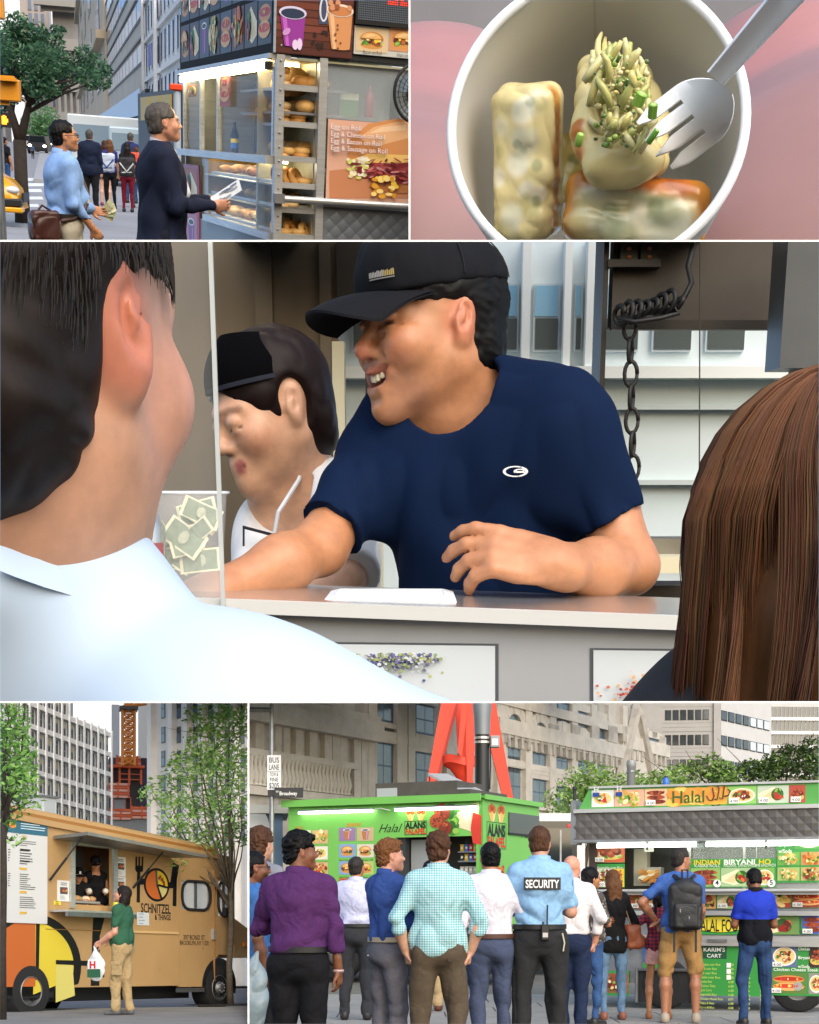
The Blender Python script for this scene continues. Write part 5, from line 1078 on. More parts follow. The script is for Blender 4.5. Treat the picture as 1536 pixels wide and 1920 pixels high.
# menus
def print_on(f,name,fn,parent=None):g=MB();fn(g);return ob(name,g,M_INK,parent or root)
def menu(f,x,y,w,h,kind,seed,cap_,bg='#d9d4c8'):
 r_=f.rect(x,y,x+w,y+h)
 def fn(g):
  food(g,f,*r_,.003,kind,bg,seed)
  if cap_:f.text(g,cap_,r_[1],r_[2]-.055,.042,'#3d2b2b',.003,fit=(r_[1]-r_[0])*.95,flip=-1)
 print_on(f,'menu_picture',fn)
ks=['mix','mix','bowl','bowl','wrap','bowl','mix','mix']
for j,y in enumerate((1557,1587,1617,1647)):
 for i,x in enumerate((562,586)):menu(F1,x,y,21 if i==0 else 29,25,('mix','bowl','mix','mix')[j],10+j*2+i,'Lamb over rice 6.00' if i else '','#c9a77a' if(i+j)%2 else '#d8cdb8')
for j,y in enumerate((1552,1583,1615,1647)):
 for i,x in enumerate((636,670)):menu(F1,x,y,31,25,(('drink','drink'),('burger','burger'),('burger','burger'),('mix','burger'))[j][i],40+j*2+i,('' if j==0 else 'Egg & Cheese  2.50'),(('#8d6f96','#b5a07c'),('#7f9ac0','#c9c2b0'),('#7f9ac0','#a8b86a'),('#c05a3a','#9fb0c4'))[j][i])
def words(g):
 r_=F1.rect(553,1549,570,1556);F1.text(g,'LUNCH',r_[1],r_[2],.075,'#d2691e',.003,flip=-1,bold=.01,fit=.15)
 r_=F1.rect(650,1543,682,1550);F1.text(g,'BREAKFAST',r_[1],r_[2],.075,'#d2691e',.003,flip=-1,bold=.01,fit=.27)
print_on(F1,'menu_heading',words)
def halal(g):r_=F1.rect(709,1549,755,1561);F1.text(g,'Halal',r_[1],r_[2],.19,'#1c2a1a',.003,flip=-1,shear=.45,fit=(r_[1]-r_[0]))
print_on(F1,'script_lettering',halal)
def logo(f,x0,x1,y0,ym,y1,ft,flip):
 r_=f.rect(x0,y0,x1,y1);_,zm=f.az((x0+x1)/2,ym);a=(r_[0]+r_[1])/2;w=r_[1]-r_[0];h=r_[3]-r_[2]
 def fn(g):
  for s in(-1,1): # two paper cones of falafel
   zc=zm+(r_[3]-zm)*.02;zh=(r_[3]-zm)
   f.poly(g,[(a+s*w*.05,zc+zh*.6),(a+s*w*.44,zc+zh*.62),(a+s*w*.30,zc),(a+s*w*.14,zc)],.003,'#e0a95a');f.poly(g,[(a+s*w*.05,zc+zh*.6),(a+s*w*.2,zc+zh*.6),(a+s*w*.2,zc),(a+s*w*.14,zc)],.0035,'#eec583')
   for dx,dz in((.14,.7),(.34,.72),(.24,.82)):f.disc(g,a+s*w*dx,zc+zh*dz,w*.095,w*.09,.004,'#b55a24',10)
  f.box(g,r_[0],r_[1],r_[2],r_[2]+.008,.002,.004,'#1c1c18');f.box(g,r_[0],r_[1],zm-.008,zm,.002,.004,'#1c1c18');f.box(g,r_[0],r_[0]+.008,r_[2]+.009,zm-.009,.002,.004,'#1c1c18');f.box(g,r_[1]-.008,r_[1],r_[2]+.009,zm-.009,.002,.004,'#1c1c18')
  aa=r_[1]if flip<0 else r_[0];d=-1 if flip<0 else 1;hz=zm-r_[2]
  f.text(g,'ALANS',aa+d*w*.05,r_[2]+hz*.48,hz*.62,'#15170f',.005,fit=w*.9,flip=flip,bold=.045);f.text(g,'FALAFEL',aa+d*w*.04,r_[2]+hz*.08,hz*.5,'#c22a18',.005,fit=w*.92,flip=flip,bold=.04)
 print_on(f,'logo',fn)
logo(F1,759,801,1518,1539,1566,0,-1);logo(F2,913,949,1507,1542,1590,0,1)
def wrapimg(g):
 z0,z1=F1.az(850,1560)[1],F1.az(850,1512)[1];a0,a1=wo[0]-.0,F1.az(812,1530)[0];n=.003
 a2,a3=F1.az(898,1530)[0],F1.az(858,1530)[0]
 F1.poly(g,[(a2,z1+.04),(a3,z1),(a3+.02,z0+.08),(a2+.12,z0),(a2,z0+.05)],n,'#d9c9a3');F1.poly(g,[(a2+.05,z1-.02),(a3-.08,z1-.05),(a3-.1,z0+.2),(a2+.2,z0+.12)],n+.001,'#e6dabb');rr=random.Random(5)
 for i in range(26):F1.disc(g,a3+.02+rr.uniform(-.02,.12),(z0+z1)/2+rr.uniform(-.2,.2),.06,.05,n+.002+.0003*i,rr.choice(FOODC['green']),7,rr.uniform(0,3))
 for i,(da,dz,r_)in enumerate(((.24,.1,.12),(.36,-.02,.11),(.2,-.13,.11),(.32,.15,.08))):
  F1.disc(g,a3+da,(z0+z1)/2+dz,r_,r_,n+.012+.001*i,FOODC['meat'][i%2],14)
  for k in range(10):F1.disc(g,a3+da+rr.uniform(-.7,.7)*r_,(z0+z1)/2+dz+rr.uniform(-.7,.7)*r_,.022,.018,n+.0125+.001*i+.00005*k,FOODC['meat'][rr.randrange(4)],6)
 F1.disc(g,a3+.25,(z0+z1)/2+.2,.05,.05,n+.018,'#c9301f');F1.poly(g,[(.02,z1-.15),(.16,z1-.1),(.2,z0+.05),(.16,z0-.18),(.02,z0-.2)],n+.001,'#c43a28')
print_on(F1,'food_print',wrapimg)
def redp(g):
 r_=F2.rect(908,1622,945,1660);rr=random.Random(2)
 for i in range(50):F2.disc(g,r_[0]+rr.uniform(0,1)*(r_[1]-r_[0]),r_[2]+rr.random()**1.5*(r_[3]-r_[2]),.05,.04,.003+.0002*i,rr.choice(FOODC['red']+FOODC['orange']),7)
 z=F2.az(990,1572)[1];F2.text(g,'Halal',F2.az(977,1570)[0],z,.24,'#1c2a1a',.003,shear=.45)
print_on(F2,'front_print',redp)
q=(F2.az(953,1550)[0],aR-.04);w=ob('cab_window',F2.box(MB(),q[0],q[1],F2.az(953,1561)[1],F2.az(953,1523)[1],.003,.02),M_GLASSD,root);ob('window_frame',F2.box(MB(),q[0]-.02,q[1],F2.az(953,1561)[1]-.03,F2.az(953,1561)[1],.003,.03),M_BLACK,w)
# inside the window: door panel, chip rack, trays
q=F1.rect(757,1580,796,1700);ob('door_panel',F1.box(MB(),q[0],q[1],zo[0],zo[1]-.03,-.3,-.25),mat('pale_door','#8d9090',.5),root);ob('door_frame',F1.box(MB(),wo[1]-.14,wo[1],zo[0],zo[1],-.2,-.061),M_IRON,root)
rk=ob('snack_rack',F1.box(MB(),wo[0]+.02,F1.az(848,1600)[0],zo[0]+.1,zo[1]-.02,-.5,-.45),M_IRON,root)
for j in range(3):
 z=zo[1]-.08-.145*(j+1)-(.05 if j==2 else 0);ob('rack_shelf',F1.box(MB(),wo[0]+.02,F1.az(848,1600)[0],z-.02,z,-.449,-.2),M_STEELD,rk)
 for k in range(5):
  a=wo[0]+.05+k*.075;c=('#d8b21e','#d8b21e','#c02a24','#3a62b0','#c9a21e','#2f2a26')[(k+j)%6]if j<2 else '#b9b5ab';m_=MB().paint(c);F1.box(m_,a,a+.062,z+.002,z+.11,-.35,-.3)
  m_.paint('#e9e2c8');F1.box(m_,a+.015,a+.047,z+.04,z+.075,-.2995,-.298);ob('snack_packet',m_,M_PAINTV,rk)
ob('counter_ledge',F1.box(MB(),wo[0]-.2,wo[1]+.05,zo[0]-.06,zo[0]-.02,.002,.3),M_STEEL,root)
for a,f in((1.0,F1),(aL-.9,F1)):
 for sgn,nm in((0,'wheel'),):
  c=f.pt(a,GZ+.42,.0);ax=f.n;w=ob('wheel',MB().lathe([(.2,-.2),(.4,-.2),(.42,-.15),(.42,-.02),(.38,.02),(.2,.0)],24,c,ax),M_RUBBER,root,60);ob('hub',MB().lathe([(.0,.0),(.12,.01),(.2,-.03),(.21,-.05)],16,c,ax),M_STEELD,w,60)
ob('chassis',inner(.2,aL-.2,GZ+.2,zb-.01,.2,W-.2),M_BLACK,root);ob('bumper',F2.box(MB(),.05,aR-.05,GZ+.3,zb+.1,.002,.14),M_BLACK,root)
# dark van parked between truck and cart, grey trailer at the left
vb_=gp(1050,26);root=thing('van','black van with a white side edge parked between the green truck and the cart','van',vb_);Fv=Face(Vector((vb_.x,26,0)),(1,0,0),vb_)
r_=Fv.rect(1005,1540,1082,1700);ob('body',Fv.box(MB(),r_[0]-.4,r_[1],GZ+.35,r_[3],-4,0),mat('black_paint','#141517',.25,coat=.5),root);ob('rear_window',Fv.box(MB(),r_[0]+.1,r_[1]-.08,r_[3]-.75,r_[3]-.12,.003,.02),M_GLASSD,root);ob('roof_edge',Fv.box(MB(),r_[0]-.4,r_[1]+.14,r_[3],r_[3]+.14,-4,.03),mat('white_van','#c9cbcc',.4),root);ob('side_edge',Fv.box(MB(),r_[1]+.001,r_[1]+.14,GZ+.35,r_[3]-.001,-4,.02),MATS['white_van'],root)
lt=ob('brake_light',Fv.box(MB(),r_[1]-.17,r_[1]-.03,r_[3]-.11,r_[3]-.05,.003,.03),mat('red_lamp','#c01818',.3),root);ob('pillar',Fv.box(MB(),r_[1]-.3,r_[1]-.27,GZ+.4,r_[3]-.15,.004,.03),M_STEELD,root);ob('tail_light',Fv.box(MB(),r_[1]-.12,r_[1]-.02,r_[3]-1.0,r_[3]-.75,.003,.03),mat('red_lamp','#c01818'),root)
for dx in(.2,1.2):ob('wheel',MB().lathe([(0,.1),(.33,.1),(.35,.05),(.35,-.1),(0,-.1)],18,Vector((r_[0]-vb_.x*0+dx-.3,.4,.35)),(0,1,0)),M_RUBBER,root,60)
tb=gp(500,25);root=thing('food_trailer','grey roofed trailer with a blue fascia below the street name sign','trailer',tb);Ft=Face(Vector((tb.x,25,0)),(1,.1,0),tb)
r_=Ft.rect(440,1520,536,1700);ob('body',Ft.box(MB(),r_[0],r_[1]-.05,GZ+.4,r_[3]-.05,-2,0),mat('trailer_blue','#4a6a8c',.5),root);ob('roof',Ft.box(MB(),r_[0],r_[1]+.05,r_[3]-.05,r_[3]+.09,-2.1,.2),mat('grey_roof','#9b9c97',.5,noise=(2,.1)),root);ob('awning',MB().quad(Ft.pt(r_[0],r_[3]-.3,.9),Ft.pt(r_[0]+.62,r_[3]-.36,.9),Ft.pt(r_[0]+.5,r_[3]-.02,.05),Ft.pt(r_[0],r_[3]+.02,.05)),mat('awning_grey','#a8a9a6',.6),root)
for k in range(2):ob('wheel',MB().lathe([(0,.08),(.3,.08),(.32,.03),(.32,-.1),(0,-.1)],16,Ft.pt(r_[0]+.3+k*.5,GZ+.32,-.2),(0,1,0)),M_RUBBER,root,60)
ub=gp(635,27);root=thing('parasol','flat grey parasol showing over the left end of the green truck','parasol',ub);ob('pole',MB().tube([(0,0,0),(0,0,lz(1500,27))],.025,8),M_STEELD,root);n=8;R0=.52
P=[[(0,0,lz(1496,27))]*8,[(R0*math.cos(2*math.pi*k/n)*1.0,R0*math.sin(2*math.pi*k/n),lz(1508,27))for k in range(n)],[(R0*math.cos(2*math.pi*k/n),R0*math.sin(2*math.pi*k/n),lz(1511,27))for k in range(n)]];ob('canopy',MB().grid(P,wrap=True),mat('parasol_cloth','#b9bbb9',.8),root)
# --- steel cart
D1=17.9;c0=at(1105,1740,D1);root=thing('food_cart','large steel food cart with a quilted metal awning and many green menu pictures','food cart',(c0.x,c0.y,GZ));L=root.location
F=Face(c0,(2.5,-.95,0),L);aE=F.az(1600,1600)[0]
def z_(y,x=1105,off=0.0):return F.az(x,y)[1]
def Z(y):return F.az(1320,y)[1] # heights read at mid face
M_QUILT=mat('quilted_steel','#625e5b',.45,.6,noise=(2,.2))
zs0,zs1=F.az(1110,1521)[1],F.az(1110,1484)[1] # sign board
g=MB();v=[F.pt(-.02,zs0,.42),F.pt(aE,zs0,.42),F.pt(aE,zs1,.42),F.pt(.10,zs1,.42)];w_=[p-F.n*.12 for p in v];g.add(v+w_,[(0,1,2,3),(7,6,5,4),(0,4,5,1),(1,5,6,2),(2,6,7,3),(3,7,4,0)]);sb=ob('sign_board',g,mat('sign_green','#4f9a45',.5),root)
ob('sign_frame',F.box(MB(),.1,aE,zs1,zs1+.025,.30,.45),M_STEEL,sb)
def signs(g):
 H=zs1-zs0;e=.423;b=[(1122,1166),(1167,1226),(1227,1272),(1273,1390),(1391,1448),(1450,1512),(1513,1545)]
 ks=('bowl','mix','kebab',None,'bowl','wrap','balls');bg=('#cfd3cc','#d6a58c','#d9b48c','#d9a83e','#8cc060','#b9c7b0','#b04a3a')
 for i,(x0,x1)in enumerate(b):
  a0,a1=F.az(x0,1500)[0]*.93+.03,F.az(x1,1500)[0]*.93+.03
  if ks[i]:food(g,F,a0,a1,zs0+.02,zs1-.02,e,ks[i],bg[i],60+i)
  else:
   F.quad(g,a0,a1,zs0+.02,zs1-.02,e,'#dba63a');rr=random.Random(1)
   for k in range(30):F.disc(g,a0+rr.uniform(.05,.95)*(a1-a0),zs0+H*rr.uniform(.2,.8),.08,.05,e+.0003*k+.0002,rr.choice(('#e2b84c','#d8963a','#e8c868','#d48a34')),8)
   F.text(g,'Halal',a0+.04,zs0+H*.2,H*.82,'#3a5a1e',e+.012,fit=(a1-a0)*.56,bold=.01);ax=a0+(a1-a0)*.66;zc=zs0+H*.42
   for pts in([(.0,.02),(.03,-.03),(.07,-.03),(.09,.02),(.07,.11)],[(.09,-.02),(.13,-.02),(.15,.1),(.13,.14)],[(.15,.0),(.19,-.02),(.21,.13)],[(.21,.01),(.26,.02),(.28,.07),(.25,.09)],[(.06,-.09),(.12,-.10),(.16,-.08)]):g.tube([F.pt(ax+p*.95,zc+q*1.0,e+.016)for p,q in pts],.0065,5,'#33261a')
  if i in(4,5,6,2):F.quad(g,a0+.02,a0+.13,zs0+.025,zs0+.085,e+.03,'#e8e8e2');F.text(g,'4.00',a0+.03,zs0+.035,.045,'#22221e',e+.032,fit=.09)
  elif i<2:F.quad(g,a0+.02,a0+.1,zs0+.14,zs1-.05,e+.03,'#24408a');F.text(g,'H',a0+.03,zs0+.19,.09,'#e8e8e2',e+.032)
g=MB();signs(g);ob('sign_print',g,M_INK,sb)
zq0,zq1=F.az(1105,1578)[1],zs0-.05
aw_=ob('awning',F.box(MB(),-.04,aE,zq0,zq1,.25,.5),M_QUILT,root);g=MB();st=.155
for i in range(-1,int(aE/st)+1):
 for j in range(-1,3):
  for o in(0,.5):
   ca,cz=(i+o)*st+.08,zq0+(j+o)*st+.07
   if cz-st*.5<zq0-.09 or cz+st*.5>zq1+.09 or ca<.0:continue
   cl=lambda z:min(max(z,zq0+.002),zq1-.002)
   p=[F.pt(ca-st/2+.004,cl(cz),.502),F.pt(ca,cl(cz-st/2+.004),.502),F.pt(ca+st/2-.004,cl(cz),.502),F.pt(ca,cl(cz+st/2-.004),.502),F.pt(ca,cl(cz),.5075)];g.add(p,[(0,1,4),(1,2,4),(2,3,4),(3,0,4)])
ob('quilting',g,M_QUILT,aw_);ob('awning_trim',F.box(MB(),-.06,aE,zq1,zq1+.045,.24,.53),M_STEEL,root);ob('awning_lip',F.box(MB(),-.06,aE,zq0-.03,zq0,.24,.52),M_STEELD,root);ob('end_post',F.box(MB(),-.1,-.041,zq0-.05,zs0+.1,.2,.5),M_STEELD,root)
for x0,x1 in((1128,1312),(1330,1560)):a0,a1=F.az(x0,1580)[0],F.az(x1,1580)[0];ob('light_tube',F.box(MB(),a0,a1,zq0-.085,zq0-.040,.2,.24),mat('lit_tube','#ffffff'),root)
for x in(1222,1442):a=F.az(x,1585)[0];ob('tube_hook',MB().paint('#222').tube([F.pt(a,zq0-.03,.26),F.pt(a,zq0-.12,.26)],.012,5),M_PAINTV,root)
zwin1,zwin0=zq0-.03,F.az(1105,1671)[1]
ob('roof',F.box(MB(),0,aE,zq1-.02,zq1+.02,-1.7,.24),M_STEELD,root)
bk=ob('interior_back',F.box(MB(),.1,aE,GZ+.4,zwin1+.3,-1.6,-1.55),mat('steel_interior','#7d7f7c',.35,.7,noise=(1.5,.3)),root)
ob('end_wall',F.box(MB(),0,.1,GZ+.4,zwin1+.3,-1.55,.02),mat('brown_end','#4a3d36',.5,.3),root)
ob('lower_body',F.box(MB(),.101,aE,GZ+.3,zwin0-.04,-1.2,-.02),M_STEELD,root)
for x,nm in((1288,.05),(1393,.03),(1418,.008)):a=F.az(x,1620)[0];ob('window_post',F.box(MB(),a,a+nm,zwin0,zwin1,-.03,.0),M_STEEL,root)
ob('window_glass',F.box(MB(),F.az(1290,1620)[0]+.05,aE,zwin0,zwin1,-.02,-.012),glass('cart_glass','#dfe6e4',.18),root)
for x0,x1,y0,y1,c,d in((1300,1350,1590,1635,'#2a2b2b',-.7),(1352,1395,1580,1625,'#3a3c3c',-.9),(1420,1455,1580,1612,'#2d2f2f',-.6),(1175,1200,1590,1660,'#c9c3ae',-.4),(1196,1228,1625,1640,'#b8b4a8',-.35)):
 r_=F.rect(x0,y0,x1,y1);ob('hood' if c[1]in '23' else 'paper_stack',F.box(MB(),r_[0],r_[1],r_[2],r_[3],d-.2,d),mat('hood'+c,c,.5),root)
g=MB();rr=random.Random(3)
for k in range(40):a,z=F.az(1205+rr.uniform(-12,18),1640+rr.uniform(-8,12));F.disc(g,a,z,.05,.02,-.3+.002*k,rr.choice(('#c98a3a','#d9a65a','#e6d9b5','#b5742f')),6,rr.uniform(-.6,.6))
ob('wrapped_food',g,M_INK,root)
q=F.rect(1208,1577,1226,1597);nt=ob('pale_sheet',F.box(MB(),q[0],q[1],q[2],q[3],.0,.004),mat('paper','#d5d3cb',.8),root);g=MB();F.text(g,'86',q[0]+.02,q[2]+.08,.07,'#b03028',.006);ob('lettering',g,M_INK,nt)
def poster(x0,y0,x1,y1,cells,bg='#2f8a3a',off=.012,name='menu_board',price=True):
 r_=F.rect(x0,y0,x1,y1);b=ob(name,F.box(MB(),r_[0],r_[1],r_[2],r_[3],off-.01,off),mat('poster_green',bg,.45),root);g=MB();W_,H_=r_[1]-r_[0],r_[3]-r_[2]
 for i,(u0,v0,u1,v1,k,c)in enumerate(cells):
  A0,A1,Z0,Z1=r_[0]+W_*u0,r_[0]+W_*u1,r_[2]+H_*v0,r_[2]+H_*v1
  food(g,F,A0,A1,Z0,Z1,off+.002,k,c,int(x0+y0)+i)
  if price and(A1-A0)>.2:F.quad(g,A0+.01,A0+.12,Z0+.008,Z0+.06,off+.03,'#e6e6e0');F.text(g,'6.00' if i%2 else '4.00',A0+.018,Z0+.016,.042,'#22221e',off+.032,fit=.09)
 ob('menu_print',g,M_INK,b);return b,r_
poster(1116,1578,1172,1618,[(.0,.02,1,.97,'balls','#c05a3a')]);b,r_=poster(1116,1620,1172,1664,[(.02,.02,.6,.8,'mix','#d8cfc0'),(.62,.02,.98,.8,'mix','#e0b93a')]);g=MB();F.text(g,'Vegetable over Rice',r_[0]+.03,r_[3]-.06,.045,'#e6ead8',.02,fit=(r_[1]-r_[0])*.85);ob('lettering',g,M_INK,b)
b,r_=poster(1293,1611,1456,1664,[(.02,.03,.36,.68,'kebab','#8cae60'),(.37,.03,.74,.68,'wrap','#9fb88a'),(.75,.03,.98,.68,'bowl','#79a850')],price=False);g=MB();W_=r_[1]-r_[0];H_=r_[3]-r_[2]
for i,(tx,c,u)in enumerate((('INDIAN','#d8c23a',.05),('BIRYANI','#e8e8e0',.40),('HO','#d8c23a',.80))):F.text(g,tx,r_[0]+W_*u,r_[2]+H_*.80,.08,c,.02,fit=W_*(.31,.36,.14)[i],bold=.03)
F.text(g,'KABAB ROLL',r_[0]+.06,r_[2]+H_*.71,.05,'#e6ead8',.02,fit=.3);F.text(g,'FALAFEL SANDWICH',r_[0]+W_*.4,r_[2]+H_*.71,.05,'#e6ead8',.02,fit=.38);F.text(g,'LAMB SANDWICH',r_[0]+W_*.74,r_[2]+H_*.71,.05,'#e6ead8',.02,fit=.25)
for u,tx in((.33,'4'),(.95,'5')):F.disc(g,r_[0]+W_*u,r_[2]+H_*.14,.045,.045,.045,'#ecece6',14);F.text(g,tx,r_[0]+W_*u-.02,r_[2]+H_*.08,.08,'#1c1c18',.048,bold=.02)
ob('lettering',g,M_INK,b)
b,r_=poster(1457,1560,1545,1655,[(.38,.66,1,.99,'bowl','#4f9a45'),(.02,.34,.49,.60,'mix','#6aa04a'),(.52,.34,1,.60,'mix','#b58a5a'),(.02,.04,.49,.30,'mix','#9fb06a'),(.52,.04,1,.30,'mix','#b5a06a')],price=False);g=MB()
for i,tx in enumerate(('Chicken','Biryani','w/Soda','$8.99')):F.text(g,tx,r_[0]+.02,r_[3]-.09-.075*i,.06,'#e8eae0',.02,fit=.15,bold=.015)
ob('lettering',g,M_INK,b)
ob('ledge',F.box(MB(),.1,aE,zwin0-.045,zwin0+.01,.0,.2),M_STEEL,root);ob('rail',MB().tube([F.pt(.15,zwin0-.0,.24),F.pt(aE,zwin0-.0,.24)],.022,8),M_STEEL,root,60)
poster(1180,1676,1290,1704,[(.0,.02,.33,.98,'mix','#c05a3a'),(.34,.02,.66,.98,'mix','#d8a060'),(.67,.02,1,.98,'mix','#b5b06a')]);poster(1292,1676,1420,1704,[(.02,.02,.4,.98,'mix','#d9a060'),(.42,.02,.72,.98,'wrap','#a9c088'),(.74,.02,1,.98,'mix','#c9c2b0')]);poster(1422,1672,1545,1702,[(.0,.02,.5,.98,'mix','#b03a2c'),(.52,.02,1,.98,'hotdog','#8a3a2c')])
zl=F.az(1320,1708)[1];ob('shelf_edge',F.box(MB(),.1,aE,zl-.05,zl,.0,.1),M_STEEL,root)
b,r_=poster(1300,1714,1400,1752,[],'#d6c23a',name='name_board');g=MB();ac,zc=(r_[0]+r_[1])/2-.0,(r_[2]+r_[3])/2;ra,rz_=(r_[1]-r_[0])*.52,(r_[3]-r_[2])*.42;F.disc(g,ac,zc,ra,rz_,.015,'#1f5a22',40);F.disc(g,ac,zc,ra*.95,rz_*.9,.017,'#d9c83a',40);F.text(g,'HALAL FOOD',ac,zc-.08,.2,'#14160f',.02,align='c',fit=ra*1.78,bold=.01);ob('lettering',g,M_INK,b)
poster(1420,1712,1500,1752,[(.0,.02,.98,.85,'wrap','#6a8a4a')]);poster(1502,1712,1545,1752,[(.05,.02,1,.9,'kebab','#4a5aa0')])
zd=F.az(1320,1757)[1];dr=ob('drawer_band',F.box(MB(),.1,aE,zd-.10,zd+.02,.0,.07),M_STEEL,root)
for x in(1330,1410):a=F.az(x,1760)[0];ob('handle',F.box(MB(),a,a+.22,zd-.05,zd-.02,.071,.1),M_STEELD,dr)
b,r_=poster(1308,1770,1445,1866,[],'#2f9a3c');g=MB();W_,H_=r_[1]-r_[0],r_[3]-r_[2];F.quad(g,r_[0]+.05,r_[0]+.34,r_[3]-.17,r_[3]-.02,.013,'#1d4a33');F.text(g,"KARIM'S",r_[0]+.07,r_[3]-.085,.065,'#e6e6de',.016,fit=.25,bold=.01);F.text(g,'CART',r_[0]+.11,r_[3]-.155,.06,'#e6e6de',.016,fit=.17,bold=.01)
its=('Chicken over Rice','Lamb over Rice','Fish over Rice','Falafel over Rice','Combo Rice','Chicken Tikka','Lamb Curry','Vegetable Rice','Chicken Masala Rice','Tikka & Rice','Curry & Rice','Kebab & Rice','Shrimp over Rice')
for k,tx in enumerate(its):
 z=r_[3]-.25-k*.05;F.text(g,tx,r_[0]+.03,z,.04,'#c9dc6a',.016,fit=min(.27,.014*len(tx)));F.text(g,'6.00',r_[0]+.36,z,.04,'#c9dc6a',.016,fit=.06)
 if k>1:F.text(g,tx[:9],r_[0]+.48,z,.04,'#c9dc6a',.016,fit=.13);F.text(g,'5.00',r_[0]+.72,z,.04,'#c9dc6a',.016,fit=.06)
for k in range(3):F.quad(g,r_[0]+.34,r_[0]+.39,r_[3]-.27-k*.07,r_[3]-.215-k*.07,.018,'#e6e6e0')
ob('menu_lettering',g,M_INK,b)
b,r_=poster(1446,1768,1545,1866,[(.02,.54,.5,.97,'bowl','#5a6a8a'),(.72,.54,1,.97,'balls','#3a2a22'),(.0,.04,.68,.44,'hotdog','#5a7a3a'),(.72,.04,1,.44,'bowl','#8a8a80')]);g=MB()
for k,tx in enumerate(('Chicken','Biryani','w/Soda')):F.text(g,tx,r_[0]+(r_[1]-r_[0])*.52,r_[3]-.08-.1*k,.05,'#e8eae0',.03,fit=.13,bold=.01)
F.text(g,'Chicken Cheese Steak',r_[0]+.03,r_[2]+(r_[3]-r_[2])*.47,.05,'#e8eae0',.03,fit=.5,bold=.01);ob('lettering',g,M_INK,b)
poster(1206,1770,1236,1818,[(.02,.3,.98,.95,'drink','#2f5aa8')],'#c9c9c4');poster(1132,1820,1180,1866,[(.02,.1,.98,.9,'mix','#8a5a3a')],'#4a3d36',price=False)
a0,a1=F.az(1195,1800)[0],F.az(1300,1800)[0];fr_=MB();zz0,zz1=F.az(1240,1818)[1],F.az(1240,1880)[1]
for(p0,p1)in(((a0,zz0),(a1,zz0)),((a0,zz0),(a0,zz1)),((a1,zz0),(a1,zz1))):fr_.tube([F.pt(*p0,.03),F.pt(*p1,.03)],.02,6)
ob('wheel_frame',fr_,M_STEELD,root);ob('wheel_well',F.box(MB(),a0,a1,zz1,zz0,-.019,-.005),M_BLACK,root)
for a in((a0+a1)/2,aE-.6):c=F.pt(a,GZ+.3,-.1);w=ob('wheel',MB().lathe([(.16,-.1),(.29,-.1),(.3,-.06),(.3,.08),(.27,.1),(.16,.1)],22,c,F.n),M_RUBBER,root,60);ob('hub',MB().lathe([(0,.12),(.05,.12),(.07,.08),(.16,.06),(.17,.09)],16,c,F.n),M_STEEL,w,60)
ob('skirt',F.box(MB(),a1+.02,aE,GZ+.22,GZ+.3,-.6,-.02),M_BLACK,root)
bl_=F.pt(F.az(1258,1467)[0],zs1+.03,.3)+Vector(L);b=thing('water_bottle','blue capped bottle standing on top of the cart sign','bottle',bl_);b.scale=(.6,.6,.6);ob('bottle_body',MB().lathe([(.06,0),(.065,.02),(.065,.1),(.04,.14)],12),mat('blue_plastic','#2f62b8',.3),b,60);ob('cap',MB().lathe([(.04,.141),(.04,.17),(0,.17)],12),M_BLACK,b,60)
# --- people waiting on the plaza
use('plaza')
GQ=None
C=cloth
PL={}
def pp(key,px,D,ytop,rz,label,**k):
 Ht=at(px,ytop,D).z-GZ;PL[key]=person(gp(px,D),R(rz),label,H=Ht,**k);return PL[key]
M_PURPLE=C('purple_shirting','#4f2a5c',fold=.7);M_DK=C('black_trousers','#16161a');M_CHAR=C('charcoal_trousers','#2e3034');M_LILAC=C('pale_lilac_shirting','#b9bcd8',fold=.7);M_ROYAL=C('blue_shirting','#314a86',fold=.7)
M_GREY=C('grey_trousers','#63626a');M_TAUPE=C('taupe_trousers','#54493c');M_CHECK=mat('teal_gingham','#c3dcdd',.85,bump=(9,.5,.03,.8),weave=('check',.017,'#5aa3ad'),spec=.2);M_WHITE=C('white_shirting','#d6d4de',fold=.7);M_SLATE=C('slate_blue_trousers','#434d66')
M_UNI=C('light_blue_uniform','#86aed2',fold=.6);M_UNIT=C('dark_uniform_trousers','#2a2b2d');M_CREAMS=C('ivory_shirting','#d8d2d2',fold=.7);M_NAVYT=C('navy_trousers','#1e2a44');M_FLOWER=mat('floral_blouse','#4a4644',.85,noise=(9,.1,'#b5aca2',.56,34),bump=(9,.4,.03),spec=.2)
M_JEANS=C('blue_jeans','#33507c',noise=(8,.25));M_LJEANS=C('faded_jeans','#5b7894',noise=(8,.25));M_BLK=C('black_knit','#141416');M_BTEE=C('bright_blue_jersey','#3f62a4',fold=.6);M_TAN=C('tan_shorts_cloth','#a5804f');M_PINK=C('pale_pink_cloth','#d8a6a2');M_PLAID=mat('red_plaid','#a82a30',.85,weave=('check',.05,'#1e2240'),bump=(9,.4,.03));M_DJEANS=C('dark_blue_jeans','#283e62',noise=(8,.35))
SK={'fair':'#c99a80','tan':'#a8734f','brown':'#7a4c33','red':'#b9765a'}
pp('A',486,11,1553,-30,'curly brown haired man standing behind the man with glasses',skin=SK['fair'],hair=('full','brown'),top=('shirt',C('grey_shirting','#7d7f88')),bottom=('trousers',M_DK))
pp('B',474,10,1597,-75,'man with dark framed glasses and cropped hair beside the purple shirt',skin=SK['brown'],hair=('short','black'),top=('polo',C('sea_blue_shirting','#3f6da8')),bottom=('trousers',M_DK),glasses=True,beard='#2a1c16')
